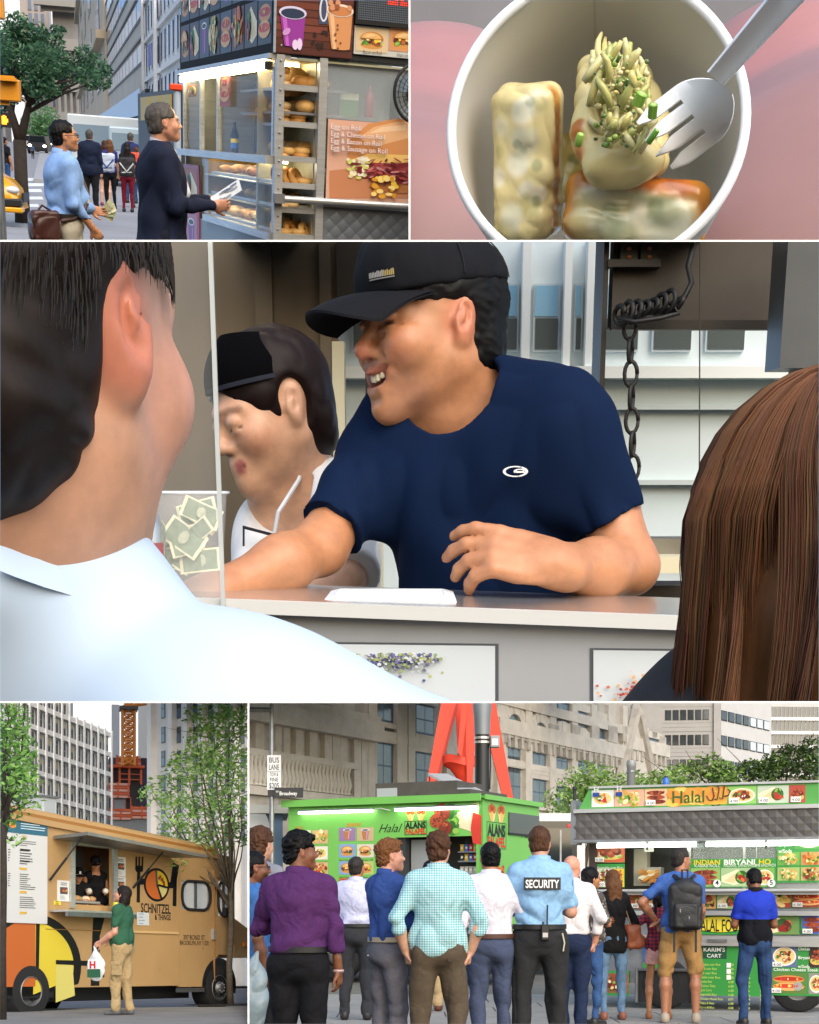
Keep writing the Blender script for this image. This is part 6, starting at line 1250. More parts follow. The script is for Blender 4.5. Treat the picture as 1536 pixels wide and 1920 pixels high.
pp('C',560,9.1,1562,-12,'man in a purple shirt and black trousers, his head turned aside',skin=SK['brown'],hair=('full','black'),top=('shirt',M_PURPLE),bottom=('trousers',M_DK),head=(-58,0,0),arms=(((.3,.35,-.85),(-.5,.85,.2),(-.8,-.3,.3)),'down'),g=1.12,belt='#121214',seed=2,shw=.19)
pp('D',668,16,1607,-5,'man in a pale lilac shirt and charcoal trousers standing before the truck menu',skin=SK['tan'],hair=('short','salt'),top=('shirt',M_LILAC),bottom=('trousers',M_CHAR),head=(-15,0,0),arms=('down','down'),belt='#17171a',g=1.12,seed=3,legs=dict(stance=.12))
pp('E',728,10.8,1575,-52,'red haired man in a blue shirt and pale belt with folded arms',skin='#c9927a',hair=('full','ginger'),top=('shirt',M_ROYAL),bottom=('trousers',M_GREY),head=(-20,2,0),arms=('crossed','crossed'),belt='#a59a80',g=1.0,seed=4)
pp('F',822,10.5,1562,0,'man in a teal gingham shirt with rolled sleeves, hands in pockets',skin=SK['fair'],hair=('full','brown'),top=('rolled',M_CHECK,dict(hem=.87)),bottom=('trousers',M_TAUPE),head=(-12,0,0),arms=('pocket','pocket'),g=1.1,seed=5,legs=dict(stance=.13),shw=.185)
pp('G',920,11.6,1580,4,'man in a white shirt and slate blue trousers with one hand at his pocket',skin=SK['tan'],hair=('short','black'),top=('shirt',M_WHITE),bottom=('slim',M_SLATE),arms=('tucked','pocket'),belt='#4a2c20',g=1.1,seed=6,shw=.18)
pp('H',1012,11.6,1550,2,'security guard in a light blue uniform shirt with a radio on his belt',skin='#c08d74',hair=('short','brown'),top=('uniform',M_UNI),bottom=('trousers',M_UNIT),head=(-10,-6,0),arms=('front',((.18,.12,-1),(-.15,.95,.2),(-.9,-.2,-.1))),belt='#141416',g=1.12,seed=7,legs=dict(stance=.13),shw=.185)
pp('I',1072,13.8,1604,-14,'bald man in an ivory shirt and navy trousers wearing an earphone',skin='#c98f76',hair=('bald',''),top=('shirt',M_CREAMS),bottom=('trousers',M_NAVYT),head=(-12,0,0),arms=('front','pocket'),g=1.1,seed=8,legs=dict(stance=.09))
pp('J',1106,15.2,1627,-48,'woman in a floral blouse and blue jeans with dark tied hair, arms folded',skin=SK['tan'],hair=('tied','black'),top=('tee',M_FLOWER,dict(sleeve=.9)),bottom=('slim',M_JEANS),head=(-20,0,0),arms=('crossed','crossed'),fem=True,seed=9,collar=False)
pp('K',1149,16,1632,8,'woman with long brown hair in a black cardigan and faded jeans',skin=SK['tan'],hair=('long','auburn'),top=('untucked',M_BLK,dict(hem=.78)),bottom=('slim',M_LJEANS),arms=('front',((.35,.1,-1),(.1,.45,-.8),(-1,0,0))),fem=True,seed=10,collar=False,shoes='#7a4a3a',legs=dict(stance=.11))
pp('L',1236,16.1,1668,-10,'child in red plaid top and pale pink shorts half hidden behind the backpack',skin=SK['tan'],hair=('tied','dark'),top=('tee',M_PLAID,dict(hem=.9)),bottom=('minishorts',M_PINK),arms=('hips','down'),head=(-20,-10,0),fem=True,seed=11,collar=False,shoes='#8a5a38',legs=dict(stance=.13))
pp('M',1276,15.6,1590,-6,'tall man in a blue t-shirt and tan shorts carrying a black backpack',skin='#a06c50',hair=('short','salt'),top=('tee',M_BTEE,dict(hem=.88)),bottom=('shorts',M_TAN),head=(-55,0,0),arms=(((.75,-.1,-.72),(-.55,.5,-.7),(-.3,.2,-.9)),'low'),g=1.06,seed=12,collar=False,shoes='#9a8f80',legs=dict(stance=.15))
pp('N',1416,15.2,1628,6,'man in a blue and black polo shirt and dark jeans, looking down',skin=SK['brown'],hair=('short','black'),top=('polo',C('royal_blue_pique','#2238a8',fold=.5)),bottom=('jeans',M_DJEANS),head=(6,-18,0),arms=('front','front'),seed=13,g=1.05,legs=dict(stance=.13))
pp('O',806,17.3,1614,-8,'dark haired customer in khaki trousers at the green truck window, mostly hidden',skin=SK['brown'],hair=('short','black'),top=('shirt',C('dark_red_shirting','#4a2226')),bottom=('trousers',C('khaki_trousers','#a58f6a')),arms=('front','front'),seed=14,shoes='#5a3220',g=.95)
def wpt(key,x,y,z):return PL[key].matrix_basis@Vector((x,y,z))
def on_person(key,name,mb,m=M_PAINTV,smooth=None,label=None):return ob(name,mb,m,PL[key],smooth,label=label)
# guard: badge across the back, shoulder patch, radio, trouser stripe
g=MB();Fz=lambda x,z,d=0:(x,-.135-.02*(1-abs(x)/.2)-d,z)
P=[[(x,-.158+.55*x*x-.004,z)for x in np.linspace(-.135,.135,9)]for z in(1.285,1.375)]
b=on_person('H','back_badge',MB().grid(P,'#14171f'));g=MB();V,Fc=glyphs('SECURITY',.085,.02);w=V[:,0].max();x=(V[:,0]/w-.5)*.245;g.add(np.stack([x,-.158+.55*x*x-.0075,V[:,1]/.085*.082+1.30],1),Fc,'#e2e4e4');ob('lettering',g,M_INK,b)
rd=thing('radio','black walkie talkie clipped to the guard\'s belt','radio',wpt('H',.02,-.165,.93));ob('case',MB().box((0,0,.05),(.06,.035,.12),None,.006),M_BLACK,rd);ob('aerial',MB().tube([(.015,0,.11),(.017,0,.26)],.006,6),M_BLACK,rd,60);ob('label',MB().box((-.0,-.018,.03),(.04,.002,.035)),mat('radio_label','#b8b4b0',.5),rd);ob('knob',MB().lathe([(.008,.111),(.008,.13),(0,.13)],8,(-.015,0,0)),M_BLACK,rd)
on_person('H','trouser_stripe',MB().paint('#a9bcd0').tube([(.188,-.02,.96),(.187,-.01,.75),(.168,0,.5),(.165,-.02,.12)],.006,6));on_person('H','shoulder_patch',MB().paint('#3a5f9a').ell((.235,-.02,1.33),(.006,.035,.04),10,6))
on_person('H','keys',MB().paint('#b9b4a0').tube([(.15,-.13,.97),(.165,-.14,.9),(.155,-.14,.84)],.006,5))
# polo: black lower half and collar
N_=PL['N'];sh_=[c for c in N_.children if c.name.startswith('polo')][0]
mt=bpy.data.materials.new('two_tone_pique');mt=MATS['royal_blue_pique'].copy();mt.name='two_tone_pique';n=mt.node_tree.nodes;l=mt.node_tree.links;tcn=n.new('ShaderNodeTexCoord');sx=n.new('ShaderNodeSeparateXYZ');l.new(tcn.outputs['Object'],sx.inputs[0]);gt=n.new('ShaderNodeMath');gt.operation='GREATER_THAN';gt.inputs[1].default_value=1.185;l.new(sx.outputs[2],gt.inputs[0]);mxn=n.new('ShaderNodeMix');mxn.data_type='RGBA';l.new(gt.outputs[0],mxn.inputs[0]);mxn.inputs[6].default_value=(*lin('#0d0f16'),1);mxn.inputs[7].default_value=(*lin('#2238aa'),1);l.new(mxn.outputs[2],n['Principled BSDF'].inputs['Base Color']);sh_.data.materials[0]=mt
for c in sh_.children:c.data.materials[0]=M_BLK
# backpack, handbag, plastic bag, phones, wrist things
bp=thing('backpack','black backpack on the back of the tall man in the blue t-shirt','backpack',wpt('M',.03,-.19,1.0),R(-6));M_BP=mat('black_nylon','#1b1d20',.6,noise=(20,.2),bump=(14,.35,.02))
solid('main_bag',[rbox((0,-.03,.17),(.12,.05,.19),.05,.03),ell((0,-.05,.34),(.13,.085,.13),.05)],.009,M_BP,bp,fold=.012,ff=16);solid('front_pocket',[rbox((0,-.125,.08),(.095,.02,.1),.03,.02)],.009,M_BP,bp,fold=.006,ff=20)
ob('top_handle',MB().paint('#141518').tube([(-.03,.02,.46),(-.03,.03,.55),(.03,.03,.55),(.03,.02,.46)],.012,6),M_PAINTV,bp)
for s in(-1,1):ob('shoulder_strap',MB().paint('#191b1e').tube([(s*.06,.0,.45),(s*.1,.09,.49),(s*.12,.18,.49),(s*.13,.26,.4)],.022,6),M_PAINTV,bp,60);ob('loose_strap',MB().paint('#141518').grid([[(s*.11+dx,-.02,z)for dx in(-.012,.012)]for z in(.05,-.1,-.3)]),M_PAINTV,bp)
ob('zip',MB().paint('#5a5d60').tube([(-.1,-.165,.1),(-.06,-.172,.155),(.0,-.175,.175),(.06,-.172,.155),(.1,-.165,.1)],.004,5),M_PAINTV,bp);ob('zip_pull',MB().paint('#8a8d90').box((-.06,-.178,.13),(.01,.006,.035)),M_PAINTV,bp);ob('logo_tab',MB().paint('#777a7d').box((.03,-.178,.06),(.012,.004,.03)),M_PAINTV,bp)
hb=thing('handbag','tan leather handbag hanging at the side of the woman in the black cardigan','handbag',wpt('K',.2,.02,.84));solid('bag',[rbox((.05,0,.12),(.05,.03,.1),.03,.03),cap((-.02,0,.2),(.13,0,.05),.04,.05,.05)],.01,mat('tan_leather','#8a4524',.5,noise=(8,.2),bump=(12,.3,.02)),hb,fold=.01,ff=14);ob('strap',MB().paint('#a58a6a').tube([(.02,-.02,.25),(-.06,-.1,.45),(-.14,-.12,.62),(-.17,-.02,.68)],.006,6),M_PAINTV,hb)
pb=thing('plastic_bag','pale grey plastic bag hanging low beside the man in purple','bag',gp(476,8.3)+Vector((0,0,.55)));solid('bag_body',[ell((0,0,.18),(.085,.06,.2),.03),cap((0,0,.35),(.02,0,.44),.04,.015,.04)],.007,mat('grey_plastic','#7f9098',.35,noise=(6,.15),bump=(10,.5,.03),spec=.5),pb,fold=.02,ff=18)
ph=thing('phone','dark phone held up by the man in the purple shirt','phone',wpt('C',-.22,.27,1.1));ob('case',MB().box((0,0,0),(.07,.14,.01),Matrix.Rotation(R(30),3,'X'),.004),M_BLACK,ph);ob('screen',MB().box((0,-.003,.0065),(.06,.12,.002),Matrix.Rotation(R(30),3,'X')),mat('phone_screen','#5a6a78',.1),ph)
on_person('C','bracelet',MB().paint('#b89a9a').lathe([(.034,-.008),(.037,0),(.034,.008)],14,Vector(P_INFO[PL['C'].name]['wrists'][1][0])));on_person('M','bracelet',MB().paint('#c25a2c').lathe([(.033,-.012),(.037,0),(.033,.012)],14,Vector(P_INFO[PL['M'].name]['wrists'][0][0])))
i_=P_INFO[PL['I'].name]['Hm'];on_person('I','earphone_wire',MB().paint('#e4e4e4').tube([i_@Vector((.083,-.004,-.005)),i_@Vector((.07,.03,-.08)),Vector((.09,.06,1.36))],.004,5))
on_person('F','leather_tab',MB().paint('#2c1c12').box((.08,-.14,.86),(.03,.006,.02)));on_person('E','pocket_tab',MB().paint('#d8d4cc').box((-.05,-.15,.9),(.008,.006,.008)))
# ================================================================ set: yellow food truck, trees and towers
use('van')
VZ=-.56 # the pavement lies 0.56 m under the low viewpoint
def vg(px,py):return on(px,py,VZ)
struct('pavement',MB().bx(-30,30,9,24.4,VZ-.3,VZ),mat('pavement_concrete','#76736e',.85,noise=(1.2,.2),bump=(30,.2,.006)))
struct('road',MB().bx(-60,60,24.405,300,VZ-.3,VZ-.1),mat('road_asphalt','#55565a',.7,noise=(1.5,.25),bump=(40,.3,.01)))
struct('kerb',MB().bx(-30,30,24.4,24.6,VZ-.3,VZ+.004),mat('kerb_stone','#7d7a75',.8,noise=(4,.15)))
M_OCH=mat('ochre_paint','#ab8a5c',.48,noise=(1.3,.06,'#93703f',.66,5),bump=(7,.03,.004));M_OCHD=mat('ochre_trim','#93652e',.5)
c0=at(-30,1825,22.2);cz_=at(430,1825,26.6);u=Vector((cz_.x-c0.x,cz_.y-c0.y,0))
root=thing('food_truck','ochre yellow food truck with painted fork and plate and an open serving hatch','food truck',(c0.x,c0.y,VZ-.1));L=root.location
F=Face(Vector((c0.x,c0.y,0)),u,L)
def A(px):return F.az(px,1825)[0]
def Zt(px,py):return F.az(px,py)[1]
aS,aE=A(-60),A(418);zb=Zt(100,1852);zt=Zt(180,1558)
hatch=(A(137),A(210));hz=(Zt(172,1697),Zt(172,1588));W=2.2
_a0,_a1=A(5),A(400);_z0,_z1=Zt(5,1522),Zt(400,1600)
def ZT(a):return _z0+(_z1-_z0)*(a-_a0)/(_a1-_a0)
def wedge(mb,a0,a1,z0,d,o0,o1,z0b=None):
 """board whose top follows the falling roof line"""
 f_=lambda q,a:q if not callable(q)else q(a)
 v=[F.pt(a,z,o)for o in(o0,o1)for(a,z)in((a0,f_(z0,a0)),(a1,f_(z0,a1)),(a0,ZT(a0)+d),(a1,ZT(a1)+d))]
 return mb.add(v,[(0,1,3,2),(4,6,7,5),(0,4,5,1),(2,3,7,6),(0,2,6,4),(1,5,7,3)])
dz0=zb+.05
rearw=A(58);frontw=A(411)
zr=VZ-.1
for a0,a1,z0 in((aS,hatch[0],zb),(hatch[1],A(336),zb),(hatch[0],hatch[1],hz[1])):ob('side_panel',wedge(MB(),a0,a1,z0,0,-.06,0),M_OCH,root)
ob('side_panel',F.box(MB(),hatch[0],hatch[1],zb,hz[0],-.06,0),M_OCH,root)
# cab side with door and two windows, tapering to the nose
w1=(A(341),A(394),Zt(365,1706),Zt(365,1653));w2=(A(409),A(432),Zt(420,1718),Zt(420,1652))
zd=Zt(370,1850)
m=MB()
for a0,a1,z0,z1 in((A(336)+.004,w1[0],zd,zt),(w1[1],A(402),zd+.1,zt),(w1[0],w1[1],zd,w1[2]),(w1[0],w1[1],w1[3],zt)):(wedge(m,a0,a1,z0,0,-.06,.002)if z1==zt else F.box(m,a0,a1,z0,z1,-.06,.002))
ob('door',m,M_OCH,root)
m=MB()
for a0,a1,z0,z1 in((A(402)+.004,w2[0],Zt(405,1795),zt),(w2[1],A(440),Zt(405,1770),zt-.25),(w2[0],w2[1],Zt(405,1790),w2[2]),(w2[0],w2[1],w2[3],zt)):(wedge(m,a0,a1,z0,0,-.06,0)if z1==zt else F.box(m,a0,a1,z0,min(z1,ZT(a0)-.2),-.06,0))
ob('cab_side',m,M_OCH,root)
def hull(name,pts,o0,o1,mt,lbl=None):
 v0=[F.pt(a,z,o0)for a,z in pts];v1=[F.pt(a,z,o1)for a,z in pts];k=len(pts);return ob(name,MB().add(v0+v1,[tuple(range(k)),tuple(range(2*k-1,k-1,-1))]+[(i,(i+1)%k,(i+1)%k+k,i+k)for i in range(k)]),mt,root)
hull('hood',[(A(440),Zt(440,1795)),(A(500),Zt(440,1795)),(A(500),Zt(440,1750)),(A(462),Zt(440,1738)),(A(440),Zt(440,1722))],-1.6,.0,M_OCH)
ob('body_core',wedge(MB(),aS,hatch[0]-.5,zb,-.01,-W,-.061),M_OCHD,root);ob('body_core',wedge(MB(),hatch[1]+.3,A(400),zb,-.01,-W,-1.6),M_OCHD,root);ob('back_wall',wedge(MB(),hatch[0]-.499,hatch[1]+.299,zb,-.02,-1.8,-1.7),mat('yellow_interior','#b3a257',.6,noise=(2,.2)),root)
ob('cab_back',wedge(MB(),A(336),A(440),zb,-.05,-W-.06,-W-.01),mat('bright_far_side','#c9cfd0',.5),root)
ob('roof',wedge(MB(),aS-.05,A(405),lambda a:ZT(a)+.001,.05,-W,.05),M_OCHD,root);ob('roof_gutter',wedge(MB(),aS-.05,A(405),lambda a:ZT(a)-.09,-.001,.001,.06),M_OCH,root);ob('roof_curve',MB().tube([F.pt(aS,ZT(aS)+.03,-.06),F.pt(A(405),ZT(A(405))+.03,-.06)],.11,10),M_OCH,root,60)
for nm,w in(('window',w1),('window',w2)):
 x0,x1,z0,z1=w;g=ob(nm,F.box(MB(),x0,x1,z0,z1,-.04,-.03),mat('cab_glass','#aebcc2',.06,alpha=.45,spec=.8),root);fm=MB();r_=.12
 r_=.2;pts=[(cx_+r_*math.cos(t),cy_+r_*math.sin(t))for cx_,cy_,t0 in((x1-r_,z0+r_,-math.pi/2),(x1-r_,z1-r_,0),(x0+r_,z1-r_,math.pi/2),(x0+r_,z0+r_,math.pi))for t in np.linspace(t0,t0+math.pi/2,6)];pts.append(pts[0])
 fm.tube([F.pt(a,z,.01)for a,z in pts],.028,6);ob('window_seal',fm,M_RUBBER,g,60);ob('sash',F.box(MB(),(x0+x1)/2-.02,(x0+x1)/2+.02,z0,z1,-.029,.005),M_STEELD,g)
ob('door_handle',F.box(MB(),A(396),A(400),Zt(398,1762),Zt(398,1742),.003,.06),M_STEEL,root);ob('door_rail',MB().tube([F.pt(A(401),zd+.1,.01),F.pt(A(401),ZT(A(401))-.3,.01)],.018,6),M_OCHD,root)
ob('indicator',F.box(MB(),A(455),A(462),Zt(458,1774),Zt(458,1767),.001,.04),mat('amber_lens','#e08a20',.3),root);ob('step',F.box(MB(),A(334),A(380),zd-.09,zd-.02,-.05,.04),M_STEELD,root)
ob('panel_strip',F.box(MB(),A(225),A(333),Zt(280,1750),Zt(280,1746),.001,.025),mat('pale_strip','#c9a774',.4),root);ob('panel_strip',F.box(MB(),A(85),A(190),Zt(140,1743)-.01,Zt(140,1743),.001,.01),M_OCHD,root)
ob('mirror',F.box(MB(),A(407),A(411),Zt(409,1718),Zt(409,1702),.12,.2),M_BLACK,root)
# wheels and arches
def wheel(px,py,r_,rear):
 a,z=A(px),zr+r_;c=F.pt(a,z,-.02);ax=F.n
 ar=MB();F.disc(ar,a,z+.02,r_*1.22,r_*1.25,.004,'#0f0f10',28,0,-.25,math.pi+.25);ob('wheel_arch',ar,M_BLACK,root)
 w=ob('wheel',MB().lathe([(r_*.55,-.3),(r_*.95,-.3),(r_,-.24),(r_,-.02),(r_*.95,.03),(r_*.58,.04),(r_*.55,.0)],36,c,ax),M_RUBBER,root,50)
 rim=MB();rim.lathe([(r_*.57,.035),(r_*.54,.045),(r_*.50,.0),(r_*.46,-.06),(r_*.30,-.08 if rear else .0),(r_*.22,-.03 if rear else .07),(r_*.14,.01 if rear else .09),(0,.02 if rear else .09)],30,c,ax);ob('rim',rim,mat('dull_rim','#77787a',.5,.6,noise=(9,.25)),w,40)
 B=Vector((0,0,1));T=ax.cross(B)
 hl=MB().paint('#141415')
 for k in range(4):t=math.pi/4+k*math.pi/2;hl.ell(c+(T*math.cos(t)+B*math.sin(t))*r_*.39+ax*(-.05 if rear else .005),(.035,.035,.05),8,6)
 ob('hand_hole',hl,M_PAINTV,w);nu=MB().paint('#8b8c8e')
 for k in range(8):t=k*math.pi/4;nu.ell(c+(T*math.cos(t)+B*math.sin(t))*r_*.19+ax*(.0 if rear else .085),(.014,.014,.014),6,4)
 ob('wheel_nut',nu,M_PAINTV,w);return w
wheel(58,1850,.40,True);wheel(411,1845,.40,False)
ob('underbody',F.box(MB(),A(120),A(380),zb-.22,zb-.005,-W+.2,-.3),M_BLACK,root);cfar=F.pt(A(262),zr+.36,-W+.1);ob('wheel',MB().lathe([(0,.1),(.36,.1),(.38,.05),(.38,-.15),(0,-.15)],24,cfar,F.n),M_RUBBER,root,60)
# hatch: frame, ledge, flap, stays
for a0,a1,z0,z1 in((hatch[0]-.09,hatch[0],hz[0]-.06,hz[1]+.06),(hatch[1],hatch[1]+.09,hz[0]-.06,hz[1]+.06),(hatch[0],hatch[1],hz[1],hz[1]+.06)):ob('hatch_frame',F.box(MB(),a0,a1,z0,z1,.001,.05),M_STEEL,root)
ob('ledge',F.box(MB(),A(92),A(222),Zt(150,1709)-.03,Zt(150,1709),.0,.38),M_STEEL,root);ob('ledge_lip',F.box(MB(),A(92),A(222),Zt(150,1709)-.10,Zt(150,1709)-.031,.33,.38),M_STEELD,root)
zf=Zt(98,1567);zf2=Zt(318,1603)
g=MB();p=[F.pt(A(98),zf,.03),F.pt(A(318),zf2,.03),F.pt(A(322),zf2-.03,.75),F.pt(A(94),zf+.02,.75)];v1=[q-Vector((0,0,.05))for q in p];g.add(p+v1,[(0,1,2,3),(7,6,5,4),(0,4,5,1),(1,5,6,2),(2,6,7,3),(3,7,4,0)]);ob('awning_flap',g,mat('galvanised_flap','#8f8d88',.4,.6,noise=(3,.2)),root)
for x0,y0,x1,y1 in((108,1570,92,1650),(263,1592,248,1665)):
 p0=F.pt(A(x0),zf+(zf2-zf)*(A(x0)-A(98))/(A(318)-A(98))-.03,.5);p1=F.P(x1,y1,.02);ob('gas_strut',MB().paint('#15151a').tube([p0,p0.lerp(p1,.5)],.012,6).tube([p0.lerp(p1,.48),p1],.02,6),M_PAINTV,root)
 # inside the hatch
ob('extractor',F.box(MB(),A(168),A(200),Zt(180,1640),hz[1]-.02,-.9,-.5),mat('dark_kitchen','#3a3a3c',.5,.4),root);ob('shelf',F.box(MB(),hatch[0],hatch[1],Zt(170,1612),Zt(170,1610),-1.0,-.6),M_STEELD,root);ob('fridge',F.box(MB(),A(176),hatch[1],hz[0],Zt(180,1600),-1.19,-.95),mat('grey_cabinet','#6c6c66',.5,.3),root)
# painted artwork on the side: plate, fork, knife, big plate quarter at the rear
def art(fn,name,m_=M_INK,lbl=None):g=MB();fn(g);return ob(name,g,m_,root,label=lbl)
def plate_(g):
 ac,zc=A(294),Zt(294,1659);rz=(Zt(294,1627)-Zt(294,1690))/2;ra=(A(318)-A(270))/2
 F.disc(g,ac,zc,ra,rz,.004,'#171716',36);F.disc(g,ac,zc,ra*.86,rz*.86,.006,'#b9622c',36)
 F.poly(g,[(ac,zc)]+[(ac+ra*.84*math.cos(t),zc+rz*.84*math.sin(t))for t in np.linspace(-.15,1.65,12)],.008,'#c9b12e');F.poly(g,[(ac,zc)]+[(ac+ra*.84*math.cos(t),zc+rz*.84*math.sin(t))for t in np.linspace(-1.15,-.15,10)],.008,'#c5bd7a')
 for t in(-1.15,-.15,1.65):g.tube([F.pt(ac,zc,.009),F.pt(ac+ra*.86*math.cos(t),zc+rz*.86*math.sin(t),.009)],.022,4,'#171716')
 for k in range(7):t=.1+k*.2;F.disc(g,ac+ra*.55*math.cos(t),zc+rz*(.4+.15*(k%2))*math.sin(t),.03,.03,.011,'#8a3a20',6)
 K='#171716'
 def bar(x0,y0,x1,y1,wd):a0,z0=F.az(x0,y0);a1,z1=F.az(x1,y1);d=Vector((a1-a0,z1-z0)).normalized();n=Vector((-d.y,d.x))*wd/2;F.poly(g,[(a0+n.x,z0+n.y),(a1+n.x,z1+n.y),(a1-n.x,z1-n.y),(a0-n.x,z0-n.y)],.005,K)
 bar(259,1692,260,1630,.08);bar(254.5,1629,267.5,1629,.10)
 for x in(255,260.5,266.5):bar(x,1632,x+.6,1606,.045)
 bar(327,1699,328,1640,.10);bar(324,1660,330,1620,.16);bar(262,1653,272,1653,.1);bar(316,1660,327,1660,.1)
art(plate_,'painted_plate')
def rearart(g):
 ac,zc=A(60),Zt(60,1812);R1=A(152)-ac;z1=Zt(100,1714)-zc;T=np.linspace(-.35,1.75,26)
 F.poly(g,[(ac,zc-.45)]+[(ac+R1*math.cos(t),max(zb+.01,zc+z1*math.sin(t)))for t in T]+[(A(-40),zc+z1),(A(-40),zc-.4)],.004,'#171716')
 k=.84;F.poly(g,[(ac+.02,zc-.42)]+[(ac+R1*k*math.cos(t),max(zb+.03,zc+z1*k*math.sin(t)))for t in np.linspace(-.3,1.5,20)],.006,'#cdb93a')
 F.poly(g,[(A(-40),zc-.3),(A(66),zc-.3),(A(66),Zt(66,1725)),(A(40),Zt(40,1722)),(A(15),Zt(15,1738)),(A(-40),Zt(0,1770))],.007,'#b5602c');F.poly(g,[(A(66),zc-.2),(A(72),zc-.2),(A(74),Zt(70,1728)),(A(67),Zt(67,1728))],.009,'#171716')
 F.poly(g,[(A(104),zc-.55),(A(140),zc-.45),(A(135),Zt(120,1806)),(A(104),Zt(104,1810))],.008,'#c9bf68');F.poly(g,[(A(104),Zt(104,1808)),(A(190),Zt(150,1812)),(A(190),Zt(150,1802)),(A(104),Zt(104,1800))],.0095,'#171716')
 F.poly(g,[(A(170),zb+.02),(A(186),zb+.02),(A(187),Zt(180,1755)),(A(198),Zt(190,1712)),(A(175),Zt(180,1712)),(A(173),Zt(176,1750))],.005,'#171716')
art(rearart,'painted_artwork')
def lets(g):
 a0=A(264);F.text(g,'SCHNITZEL',a0,Zt(290,1712),.22,'#26221d',.004,fit=A(320)-a0,bold=.02);F.text(g,'& THINGS',A(290),Zt(305,1725),.13,'#26221d',.004,fit=A(320)-A(290),bold=.02)
 F.text(g,'307 BOND ST',A(343),Zt(365,1762),.115,'#3a2d20',.006,fit=A(384)-A(343),bold=.01);F.text(g,'BROOKLYN, NY 11231',A(337),Zt(365,1772),.105,'#3a2d20',.006,fit=A(391)-A(337),bold=.01)
art(lets,'painted_lettering')
def sheet(x0,y0,x1,y1,c,fn,name='notice',off=.01):
 a0,a1,z0,z1=A(x0),A(x1),Zt((x0+x1)/2,y1),Zt((x0+x1)/2,y0);b=ob(name,F.box(MB(),a0,a1,z0,z1,.001,off),mat('sheet'+c.strip('#'),c,.55),root);g=MB();fn(g,a0,a1,z0,z1,off+.003);ob('print',g,M_INK,b)
def lines(g,a0,a1,z0,z1,o,n,c,seed,wmin=.4,th=.35):
 rr=random.Random(seed);h_=(z1-z0)/n
 for k in range(n):F.quad(g,a0,a0+(a1-a0)*rr.uniform(wmin,1),z1-h_*(k+.5)-h_*th/2,z1-h_*(k+.5)+h_*th/2,o,c)
def board_(g,a0,a1,z0,z1,o):
 H,W_=z1-z0,a1-a0;F.quad(g,a0,a1,z1-H*.14,z1,o,'#2f6277');lines(g,a0+W_*.38,a1-W_*.03,z1-H*.10,z1-H*.03,o+.002,3,'#c5d3d6',1,.7);F.disc(g,a0+W_*.2,z1-H*.06,W_*.09,H*.035,o+.002,'#c9843a',12)
 F.text(g,'MENU',a0+W_*.42,z1-H*.195,.1,'#c9a23a',o+.002,fit=W_*.1)
 for y0,y1,n,c,sd in((.20,.26,3,'#6a6d6c',2),(.29,.44,6,'#4a4d4c',3),(.52,.68,8,'#565957',4),(.74,.86,6,'#5d605e',5)):lines(g,a0+W_*.36,a0+W_*.74,z1-H*y1,z1-H*y0,o+.002,n,c,sd)
 for y in(.475,.70,.90):F.quad(g,a0+W_*.36,a0+W_*.52,z1-H*y-.02,z1-H*y+.015,o+.002,'#c9a23a')
 for y0,y1,n in((.29,.42,5),(.52,.66,6)):lines(g,a0+W_*.1,a0+W_*.16,z1-H*y1,z1-H*y0,o+.002,n,'#565957',6)
 F.quad(g,a0+W_*.37,a0+W_*.6,z1-H*.30,z1-H*.285,o+.003,'#1d1d1d');F.quad(g,a0+W_*.37,a0+W_*.58,z1-H*.41,z1-H*.395,o+.003,'#1d1d1d')
sheet(3,1537,86,1731,'#c5c6c4',board_,'menu_board',.03)
def flyer(g,a0,a1,z0,z1,o):W_,H=a1-a0,z1-z0;F.quad(g,a0+W_*.2,a1-W_*.15,z0+H*.35,z0+H*.68,o,'#4a4a50');food(g,F,a0+W_*.25,a1-W_*.2,z0+H*.4,z0+H*.62,o+.002,'mix',None,3);lines(g,a0+W_*.25,a1-W_*.2,z0+H*.75,z0+H*.92,o,2,'#3a3a3c',2);lines(g,a0+W_*.2,a1-W_*.2,z0+H*.08,z0+H*.28,o,4,'#8a8a8a',3)
sheet(107,1651,129,1690,'#d0d0cc',flyer);sheet(215,1607,235,1643,'#c9c9c5',flyer);sheet(216,1644,235,1672,'#c9c9c5',flyer);sheet(215,1673,232,1700,'#bfbfb9',flyer);sheet(257,1711,279,1735,'#c3c8c9',lambda g,a0,a1,z0,z1,o:lines(g,a0+.03,a1-.03,z0,z1,o,4,'#8ea2b5',4));sheet(101,1689,113,1697,'#d9c53a',lambda g,a0,a1,z0,z1,o:lines(g,a0+.02,a1-.02,z0,z1,o,2,'#5a5030',5))
vt=ob('roof_vent',F.box(MB(),A(106),A(133),ZT(A(120))-.04,ZT(A(120))+.42,-1.0,-.3),mat('roof_box','#c3c6c8',.5,.3),root);ob('vent_lid',F.box(MB(),A(104),A(135),ZT(A(120))+.421,ZT(A(120))+.45,-1.05,-.25),M_STEELD,vt);vf=F.rect(110,1505,130,1530);ob('vent_screen',F.box(MB(),A(110),A(130),ZT(A(120))+.1,ZT(A(120))+.38,-.299,-.29),mat('vent_screen','#9da3a6',.4),vt)
ob('rear_vent',F.box(MB(),A(8),A(48),ZT(A(30))-.04,ZT(A(30))+.3,-1.4,-.6),mat('grey_hood','#7b7d80',.5,.4),root)
